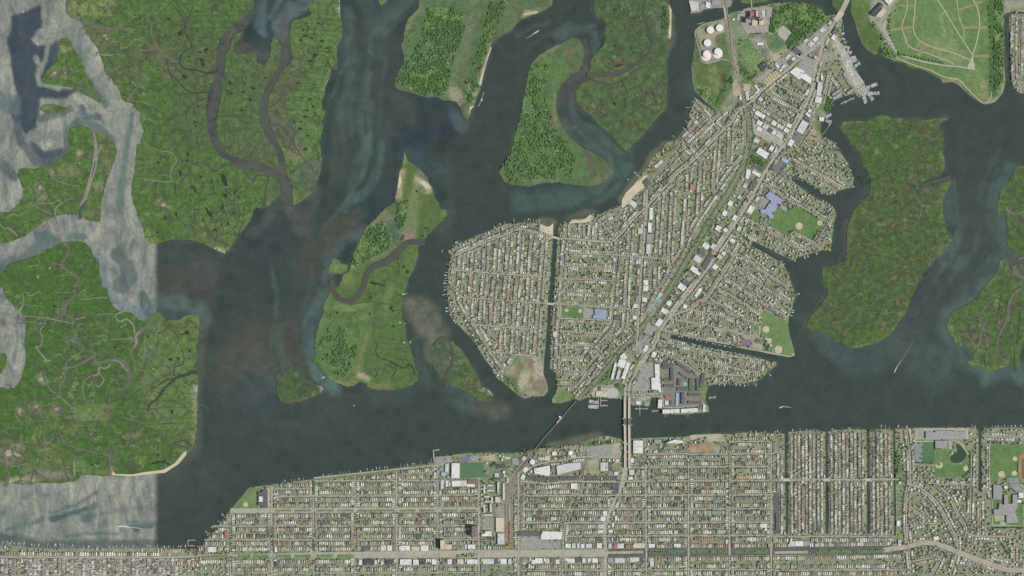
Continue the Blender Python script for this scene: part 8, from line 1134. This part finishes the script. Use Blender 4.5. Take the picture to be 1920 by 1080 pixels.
for s, lab, hd in (('R2: 740,575 600,442', 'long thin dock angling off the north shore', None), ('R2: 240,915 180,862', 'T-headed dock at the sand beach', 'R2: 165,868 195,850'), ('R2: 800,135 755,125', 'northernmost thin dock of the tank-side neighbourhood', None), ('R2: 785,310 745,272', 'thin dock below the round pool', None), ('R2: 760,380 718,352', 'short dock north of the long thin dock', None), ('R1: 215,300 208,262', 'tanker jetty west of the white tanks', 'R1: 165,272 250,252'), ('T10: 1670,800 1710,690', 'slim dock line off the wooded island shore', None), ('T12: 1100,50 1135,42', 'northernmost cabin dock on the forked island', None), ('T12: 1080,262 1130,264', 'middle cabin dock on the forked island', None), ('T12: 1095,412 1165,404', 'southernmost cabin dock on the forked island', 'T12: 1160,392 1160,418'), ('R1: 1805,345 1808,285', 'thin pier north of the boatyard docks', None), ('S1: 1485,830 1487,850', 'small square float below the waterfront apartments', None), ('S1: 1725,840 1750,840', 'floating platform off the waterfront apartments', None)):
    dock(P(s), .7, lab, None, None if not hd else (tuple(P(hd)), .8))
for t, x, y, nm in (('T12', 1120, 45, 'northern'), ('T12', 1095, 258, 'middle'), ('T12', 1125, 408, 'southern')): B(t, x-14, y, 14, 10, 10, 'lg', 'pale %s shore cabin on the forked island' % nm, 4, 'cabin', 'shore_cabin')
def shore(t, tips, base, where, frm, w=.45, pboat=.6):
    """row of private docks: tips (sheet coords) joined to a shoreline base (same sheet); many carry a boat"""
    x0, y0, f = ZT[t]; b = smooth([(x0+x/f, y0+y/f) for x, y in base], 1.0); nb = 0
    for i, (x, y) in enumerate(tips):
        q = np.array((x0+x/f, y0+y/f)); k = ((b-q)**2).sum(1).argmin(); r = b[k]; d = q-r; T = np.hypot(*d)
        if T < .8: continue
        dock([tuple(r-d/T*.8), tuple(q)], w*1.35, '%s thin dock from the %s %s' % (ordn(i+1), frm, where), 'thin docks '+where)
        if rnd.random() < pboat:
            nb += 1; n = np.array([-d[1], d[0]])/T*rnd.choice((-1, 1)); c = q-d/T*.8+n*.9; boat(c[0], c[1], math.degrees(math.atan2(-d[1], d[0])), rnd.uniform(8, 12), 'boat by the %s thin dock from the %s %s' % (ordn(i+1), frm, where), 'boats by thin docks '+where)
def xs(xs_, y, j=14): return [(x, y+rnd.uniform(-j, j)) for x in xs_]
shore('U5', xs((38,65,120,150,185,205,265,328,350,380,428), 345, 18)+xs((578,620,692,858,910,985,1013,1085,1140,1207,1263,1300,1335), 392, 18)+xs((1437,1505,1580,1600,1755,1797,1838), 418, 14), [(0,430),(300,445),(560,455),(1000,455),(1400,480),(1620,470),(1920,465)], 'on the west barrier shore', 'west', .4, .55)
shore('U6', xs((42,120,170,275,335,400,465,500,540,745,790,855,910,992,1045,1072,1110,1140,1200,1290,1335,1425), 415, 14), [(0,455),(600,456),(1200,456),(1450,470)], 'on the middle barrier shore', 'west', .4, .5)
shore('U1', [(310,590),(285,612),(275,575),(345,530),(360,510),(330,520),(410,455),(455,385)], [(190,760),(600,290)], 'on the slanting boardwalk shore', 'south', .45, .35)
shore('T13', [(200,365),(215,360),(265,352),(292,352),(325,345),(355,345),(500,320),(540,318),(567,305),(600,315),(625,292),(650,296),(672,298),(700,290),(785,290),(830,275),(870,280),(905,265),(925,262),(962,262),(985,258),(1085,235),(1115,240),(1137,240),(1172,235),(1190,232),(1233,215),(1298,222),(1313,200)], [(110,395),(250,375),(420,355),(700,320),(900,290),(1340,230)], 'on the straight barrier shore', 'west', .35, .45)
shore('S6', xs((40,75,130,170,225,290,320,435,470,495), 112, 12)+[(632,92),(720,78),(790,90),(828,95),(880,88),(912,98),(1078,80),(1105,92),(1192,72),(1258,72),(1290,72),(1355,80),(1380,68),(1440,92),(1630,42),(1680,36),(1722,68)], [(0,140),(545,135),(585,120),(1005,115),(1035,108),(1468,98),(1500,95),(1770,92)], 'on the canal-mouth shore', 'west', .4, .65)
shore('S7', [(310,55),(1200,35),(1235,62),(1480,58),(1525,62),(1567,65),(1612,52),(1655,52),(1700,60),(1740,55),(1795,52),(1880,52)], [(140,92),(1250,88),(1380,86),(1920,84)], 'on the far-east barrier shore', 'west', .4, .6)
shore('R6', [(60,915),(75,860),(72,828),(72,790),(75,760),(78,730),(80,700),(85,665),(95,570),(130,440),(170,350),(200,328),(225,318),(255,308),(388,275),(432,258),(465,238),(503,240),(540,212),(580,200),(642,145),(680,128),(706,112),(750,88),(858,58),(985,68),(1023,58),(1050,62),(1085,68),(1115,72),(1152,72)], [(125,960),(118,640),(150,470),(240,360),(520,280),(700,170),(900,95),(1000,100),(1180,125)], 'on the round island north shore', 'west', .42, .7)
shore('S3', [(98,112),(100,150),(140,182),(155,212),(178,245),(198,268),(235,290),(260,315),(295,350),(348,400),(382,432),(405,480),(430,498),(450,535),(488,575),(520,615),(545,682),(585,725),(620,772),(640,830),(665,880),(700,915)], [(135,70),(200,170),(300,300),(440,430),(560,590),(700,820),(770,930)], 'down the south-west of the round island', 'north', .6, 1.0)
shore('R5', [(230,455),(552,365),(608,370),(640,362),(675,345),(705,328),(735,318),(790,290),(820,268)], [(200,485),(280,470),(540,410),(700,350),(860,280)], 'along the north shore by the small beaches', 'west', .4, .5)
shore('R8', [(1560,425),(1565,455),(1672,670),(1610,850),(1605,880),(1592,908),(1555,985),(1480,300),(1500,322)], [(1420,300),(1520,400),(1600,570),(1640,690),(1580,800),(1540,960),(1540,1000)], 'on the eastern tip by the ball fields', 'west', .4, .7)
shore('R4', [(1655,120),(1690,215),(1672,300),(1525,352),(1465,368),(1425,385),(1378,402),(1320,378),(1348,455),(1385,480),(1415,495),(1440,520),(1492,640),(1460,790),(1448,850),(1425,1018),(1268,1062)], [(1300,350),(1430,390),(1560,335),(1680,300),(1690,200),(1640,120),(1300,440),(1400,500),(1480,600),(1480,680),(1435,760),(1435,980),(1200,1060)], 'around the school inlet shore', 'north', .4, .75)
shore('R8', [(1740,262),(1775,248),(1865,228),(1620,300)], [(1560,290),(1620,285),(1750,235),(1900,190)], 'under the school inlet point', 'west', .4, .8)
shore('S2', xs((785,890,918,955,1012,1045,1075,1130,1180,1218,1290,1310), 678, 8)+[(1475,565)], [(770,660),(1280,650),(1340,630),(1450,540)], 'on the south shore past the condominiums', 'west', .4, .7)
shore('R3', [(1400,790),(1375,770),(1480,830),(1515,880),(1420,620)], [(1330,740),(1420,820),(1500,900)], 'below the cove marina', 'north', .4, .9)
def mooring(t, pts, n, where, frm, side=0.0, L=(6, 9), a0=None):
    p = smooth([(ZT[t][0]+x/ZT[t][2], ZT[t][1]+y/ZT[t][2]) for x, y in pts], 1.0)
    for i in range(n):
        k = min(len(p)-2, int((i+rnd.uniform(.1, .8))*(len(p)-1)/n)); d = p[k+1]-p[k]; boat(p[k][0]+rnd.uniform(-.15, .15), p[k][1]+rnd.uniform(-.15, .15), math.degrees(math.atan2(-d[1], d[0]))+rnd.choice((0, 180)), rnd.uniform(*L), '%s boat from the %s moored %s' % (ordn(i+1), frm, where), 'boats moored '+where)
mooring('S2', [(430,122),(600,152),(770,195),(1030,250)], 12, 'on the north bank of the straight eastern canal', 'west', L=(8, 12)); mooring('S2', [(350,158),(440,180),(640,218),(690,232)], 9, 'on the near south bank of the straight eastern canal', 'west', L=(8, 12)); mooring('S2', [(780,256),(1000,296),(1270,350),(1360,365)], 13, 'on the far south bank of the straight eastern canal', 'west')
mooring('R8', [(1180,85),(1300,140),(1380,180)], 5, 'on the north bank of the short inlet', 'west'); mooring('R8', [(1210,170),(1330,235)], 5, 'on the south bank of the short inlet', 'west'); mooring('R4', [(990,200),(1130,240),(1230,300),(1370,395)], 8, 'on the north bank of the school inlet', 'west'); mooring('R4', [(1000,240),(1070,300),(1160,345)], 4, 'on the south bank of the school inlet', 'west')
for t, pts, n, wh in (('R6', [(1298,330),(1280,560),(1268,740),(1255,930)], 10, 'on the west bank of the round-island canal'), ('R6', [(1350,330),(1335,560),(1320,800),(1308,960)], 9, 'on the east bank of the round-island canal'), ('S3', [(1288,120),(1280,300),(1278,440),(1270,600)], 9, 'on the lower east bank of the round-island canal'), ('S3', [(1238,180),(1222,420),(1212,560)], 5, 'on the lower west bank of the round-island canal'), ('S6', [(575,250),(577,620)], 5, 'in the westernmost barrier canal'), ('S6', [(1003,300),(1004,620)], 6, 'in the second barrier canal'), ('S6', [(1472,280),(1474,620)], 6, 'in the third barrier canal'), ('S6', [(1795,260),(1796,620)], 8, 'in the fourth barrier canal'), ('S7', [(1330,180),(1332,500),(1338,900)], 10, 'in the suburb canal')): mooring(t, pts, n, wh, 'north', L=(6, 8))
boat(*P('R2: 108,938')[0], 60, 10, 'lone white boat anchored off the sand beach', None); boat(*P('T12: 735,882')[0], 20, 9, 'lone white boat in open water south of the forked island', None); boat(*P('T12: 505,670')[0], 35, 16, 'white barge aground in the cut by the small island', None); boat(*P('T00: 175,90')[0], 0, 12, 'lone white boat in the dark north-west pool', None); boat(*P('U5: 625,38')[0], 90, 9, 'lone white boat on the ruffled western channel', None); boat(*P('T10: 1695,748')[0], 80, 14, 'white boat tied at the slim dock line', None)
# boats under way, each with its foaming wake
FOAM = flat('wake_foam', (196,204,198), .15, .2, .5); FOAM2 = flat('wake_ripples', (136,150,142), .15, .2, .5); FOAM3 = flat('wake_slick', (96,112,104), .12, .2, .4); _wz = [.12]
def wake(parts):
    for s, tp, m in parts:
        _wz[0] += .01; v, f, *_ = ribbon(P(s), 1, _wz[0], taper=tp); stuff(link('boat_wake', mesh('boat_wake', v, flip_up(v, f), m)))
boat(*P('U6: 222,66')[0], 178, 14, 'motor boat with the widest fanning wake, in the western channel', 'boats under way'); wake([('U6: 230,66 420,62 640,40 850,28', [3,5,4,3], FOAM3), ('U6: 225,64 330,38 480,22 620,18', [1.4,1.6,1,.4], FOAM2), ('U6: 225,68 360,78 520,92 660,116', [1.2,1,.8,.5], FOAM), ('U6: 222,66 300,62 420,66', [1.4,2,.4], FOAM), ('U6: 300,72 420,104', [.6,.4], FOAM2), ('U6: 640,122 760,130 850,185', [.3,.6,.3], FOAM2), ('U6: 660,140 770,165 840,210', [.3,.6,.3], FOAM2), ('U6: 690,135 800,150 860,165', [.3,.5,.3], FOAM2), ('T03: 960,680 1050,640 1150,595', [.3,.6,.3], FOAM2), ('T03: 985,665 1070,625 1150,580', [.3,.5,.3], FOAM2), ('T03: 1000,680 1080,650 1155,615', [.3,.5,.3], FOAM2)])
boat(*P('T20: 196,232')[0], 35, 13, 'motor boat running north-east past the wooded islands', 'boats under way'); wake([('T20: 192,235 168,250 130,275 100,290', [2.6,2,1,.4], FOAM2), ('T20: 194,234 178,244 160,254', [2,1.6,.4], FOAM)])
boat(*P('T32: 950,628')[0], 243, 11, 'motor boat running south with a straight wake by the eastern marsh', 'boats under way'); wake([('T32: 951,625 965,596 985,565 1010,530', [1.4,2,1.6,.5], FOAM2), ('T32: 950,628 958,610 968,592', [1.2,1.4,.4], FOAM), ('T32: 1010,530 1060,450 1100,380', [1.6,1.4,.4], FOAM3)])
boat(*P('T32: 90,898')[0], 188, 11, 'motor boat curving west with a hooked wake in the southern channel', 'boats under way'); wake([('T32: 90,897 110,890 140,890 185,902', [1.4,2,1.4,.4], FOAM2), ('T32: 89,898 100,892 120,889', [1.2,1.4,.4], FOAM)])
boat(*P('R6: 52,430')[0], 245, 8, 'small boat with a short wake off the round island', 'boats under way'); wake([('R6: 55,425 62,410 68,398', [.8,.8,.2], FOAM2)])
sb = empty('sailboat', *P('S7: 176,62')[0], .2, math.radians(90)); tag(sb, 'large white sailing yacht with its sail up at a canal mouth', 'sailboat'); o = link('hull', HULL, sb); o.scale = (1.5, 1.5, 1.5); me = mesh('sail', [(-3,-2.6,2),(4,-.4,2),(5.5,0,12),(-3,2.6,2.5),(4,.6,2.2)], [(0,1,2),(1,4,2),(4,3,2),(0,2,3)], HULLW); link('sail', me, sb)
# ------------------------------------------------------------------ vehicles
CARC = [flat('car_'+n, c, .05, .3, .4) for n, c in (('white', (226,226,224)), ('silver', (178,180,182)), ('black', (44,44,48)), ('dark_grey', (78,80,84)), ('red', (140,52,46)), ('blue', (62,80,116)))]; CARN = ['white', 'silver', 'black', 'dark grey', 'red', 'blue']; GLASS = flat('car_glass', (50,58,64), .05, .3, .2)
def car_me(m):
    a, b = box(-2.3, -.9, .3, 2.3, .9, .95); v, f = joinm([(a, b), ([(-1.7,-.8,.95),(1.2,-.8,.95),(1.2,.8,.95),(-1.7,.8,.95),(-1.1,-.65,1.5),(.6,-.65,1.5),(.6,.65,1.5),(-1.1,.65,1.5)], [(4,5,6,7),(0,1,5,4),(1,2,6,5),(2,3,7,6),(3,0,4,7)])])
    return mesh('car', v, f, [m, GLASS], [0]*6+[0]+[1]*4)
CARS = [car_me(m) for m in CARC]; NC = [0]
def car(x, y, ang, label, group, z=2.95):
    if NC[0] >= 300: return
    NC[0] += 1; k = rnd.choices(range(6), (28, 22, 18, 18, 7, 7))[0]; o = link('parked_car' if 'moving' not in group else 'car', CARS[k]); o.location = (wx(x), wy(y), z); o.rotation_euler = (0, 0, math.radians(ang)); tag(o, '%s car, %s' % (CARN[k], label), 'car', group)
def carrow(t, x1, y1, x2, y2, n, where, frm, fill=.7, perp=True):
    x0, y0, f = ZT[t]; d = math.degrees(math.atan2(-(y2-y1), x2-x1)); k = 0
    for i in range(n):
        if rnd.random() > fill: continue
        k += 1; s = i/(n-1); car(x0+(x1+(x2-x1)*s)/f, y0+(y1+(y2-y1)*s)/f, d+(90 if perp else 0), '%s from the %s %s' % (ordn(k), frm, where), 'cars '+where)
for i in range(6): carrow('R1', 1330+i*32, 670+i*6, 1300+i*40, 720+i*22, 8, 'in parking row %s of the supermarket triangle' % ('one','two','three','four','five','six')[i], 'north', .6)
for i, y in enumerate((655, 690, 705, 735, 750)): carrow('U3', 420, y, 780, y-5, 22, 'in the %s row of the avenue car park' % ordn(i+1), 'west', .45)
for i, y in enumerate((832, 845, 858)): carrow('U2', 200, y+2, 1060, y-3, 30, 'in the %s line of avenue median parking' % ordn(i+1), 'west', .8)
for i in range(4): carrow('U2', 1610+i*32, 440, 1608+i*32, 555, 11, 'in the %s row of the city car park' % ordn(i+1), 'north', .6)
for i in range(4): carrow('S1', 1180+i*35, 430+i*4, 1300, 432+i*18, 8, 'in the %s long store parking row' % ordn(i+1), 'west', .5)
for i in range(4): carrow('R7', 1320+i*22, 520-i*20, 1380+i*20, 400-i*2, 9, 'in the %s row of the station car park' % ordn(i+1), 'south', .6)
for i in range(3): carrow('R7', 1210+i*26, 930-i*20, 1275+i*10, 800+i*8, 9, 'in the %s row of the boulevard triangle' % ordn(i+1), 'south', .6)
for s, n, wh in (('R1: 1760,180 1590,450 1480,850', 9, 'moving on the upper main road'), ('R8: 880,20 560,490 120,1060', 12, 'moving on the middle main road'), ('S1: 1382,0 1280,150 1110,330', 6, 'moving on the boulevard curve')):
    p = smooth(P(s), 1.0)
    for i in range(n): k = int((i+.5)*(len(p)-2)/n); d = p[k+1]-p[k]; nn = np.array([-d[1], d[0]])/np.hypot(*d)*rnd.choice((-1.2, 1.2)); car(p[k][0]+nn[0], p[k][1]+nn[1], math.degrees(math.atan2(-d[1], d[0])), '%s from the north %s' % (ordn(i+1), wh), 'cars '+wh, 4.2)
for t, s, n in (('R1', 'R1: 1700,450 1740,450 1830,570 1900,690 1910,860 1830,760', 60), ('R1', 'R1: 1810,700 1860,690 1915,860 1860,840', 26), ('R3', 'R3: 1600,10 1700,20 1790,150 1720,220', 34), ('S1', 'S1: 1120,610 1310,610 1300,700 1120,700', 26), ('T30', 'T30: 660,640 740,640 740,720 690,720', 20)):
    poly = np.array(P(s)); lo, hi = poly.min(0), poly.max(0); k = 0
    while k < n:
        q = np.array([[rnd.uniform(lo[0], hi[0]), rnd.uniform(lo[1], hi[1])]])
        if inside(q, poly)[0]: k += 1; MORE.append((q[0, 0], q[0, 1], rnd.choice((35, 125, 50, 140))+rnd.uniform(-8, 8), rnd.uniform(6, 10), 3.2))
VV, FF, MI = [], [], []
for x, y, a, L, *z in MORE:           # boats past the first three hundred, and those laid up ashore
    k = L/9; c, s = math.cos(math.radians(a)), math.sin(math.radians(a)); b0 = len(VV)
    for me_, m in ((HULL, 0), (CABM, 1)):
        b1 = len(VV); VV += [(wx(x)+(v.co.x*c-v.co.y*s)*k, wy(y)+(v.co.x*s+v.co.y*c)*k, (z[0] if z else .2)+v.co.z*k) for v in me_.vertices]; FF += [tuple(i+b1 for i in p.vertices) for p in me_.polygons]; MI += [m]*len(me_.polygons)
stuff(link('laid_up_boats', mesh('laid_up_boats', VV, FF, [HULLW, CABIN], MI)))
for i in range(7): car((1171.8, 1179.8)[i % 2], 752+i*16, 90, '%s from the north moving on the twin road bridge' % ordn(i+1), 'cars moving on the bridge', 11.1)
TY, TWH = flat('truck_yellow', (226,204,122), .06, .3), flat('truck_white', (232,230,222), .05, .3); a, b = box(-4, -1.3, .8, 2.6, 1.3, 3.8); TBOX = [mesh('cargo_box', a, b, m) for m in (TY, TWH)]; a, b = box(2.8, -1.2, .6, 4.4, 1.2, 2.6); TCAB = mesh('cab', a, b, TY)
for r in range(5):
    for q in range(6):
        u, v = 908+q*26+r*10, 906-q*20+r*12; x, y = 1280+u/6, v/6; k = (q+r) % 2
        e = empty('box_truck', x, y, 2.95, math.radians(-40+90)); tag(e, '%s truck, %s from the west in row %s of the truck yard' % (('yellow', 'white')[k], ordn(q+1), ('one','two','three','four','five')[r]), 'truck', 'trucks in the roadside yard'); e.scale = (1.5, 1.5, 1.2); link('cargo_box', TBOX[k], e); link('cab', TCAB, e)
VV, FF, MI = [], [], []
def speck(x, y, a, z):
    k0 = len(VV); c, s = math.cos(a), math.sin(a); kk = rnd.choices(range(6), (28, 22, 16, 18, 6, 6))[0]
    for v in CARS[kk].vertices: VV.append((wx(x)+v.co.x*c-v.co.y*s, wy(y)+v.co.x*s+v.co.y*c, z+v.co.z))
    for p in CARS[kk].polygons: FF.append(tuple(i+k0 for i in p.vertices)); MI.append(kk if p.material_index == 0 else 6)
for p, w in STREETS:                  # kerbside cars of the towns
    if w < 1.6 or w > 14.5 or not at_mask(LAND, *p[len(p)//2]): continue
    L = np.concatenate([[0], np.cumsum(np.hypot(*np.diff(p, axis=0).T))]); s = rnd.random()*3
    while s < L[-1]:
        i = min(np.searchsorted(L, s, 'right')-1, len(p)-2); d = (p[i+1]-p[i])/max(L[i+1]-L[i], 1e-6); q = p[i]+d*(s-L[i])+np.array([-d[1], d[0]])*rnd.choice((-1, 1))*(w/2-.4)*rnd.choice((1, 1, .4))
        if at_mask(HOME, *q): speck(q[0], q[1], math.atan2(-d[1], d[0]), 4.4)
        s += rnd.uniform(2.0, 9.0)
for s, n in (('R1: 1020,730 1240,570 1400,460 1590,280 1640,340 1560,440 1320,630 1080,820', 150), ('R3: 570,600 880,730 880,850 700,790', 60), ('S1: 1180,240 1350,260 1320,540 1160,540', 110), ('R7: 1300,480 1380,350 1440,380 1330,550', 40), ('R7: 1210,860 1300,800 1300,880 1190,955', 50), ('S4: 100,235 270,215 280,280 110,320', 40), ('S4: 1385,320 1455,320 1465,410 1395,420', 40), ('S1: 1460,260 1850,400 1850,720 1460,720', 140), ('S5: 0,240 380,200 380,320 0,330', 50), ('S7: 1745,880 1915,880 1915,990 1830,980', 50), ('R1: 1575,610 1680,610 1670,680 1560,680', 30), ('R1: 760,435 870,425 900,470 840,480', 24), ('U2: 1740,310 1825,300 1825,405 1745,410', 40), ('R4: 640,440 730,480 690,550 625,510', 16), ('R1: 840,830 960,760 1060,840 960,930', 20)):
    poly = np.array(P(s)); lo, hi = poly.min(0), poly.max(0)
    for _ in range(n):
        q = np.array([[rnd.uniform(lo[0], hi[0]), rnd.uniform(lo[1], hi[1])]])
        if inside(q, poly)[0]: speck(q[0, 0], q[0, 1], rnd.choice((.6, 2.2, 1.57)), 3.0)
stuff(link('kerbside_cars', mesh('kerbside_cars', VV, FF, CARC+[GLASS], MI)))
print('boats', len(MORE), BOATN[0], 'cars', NC[0])
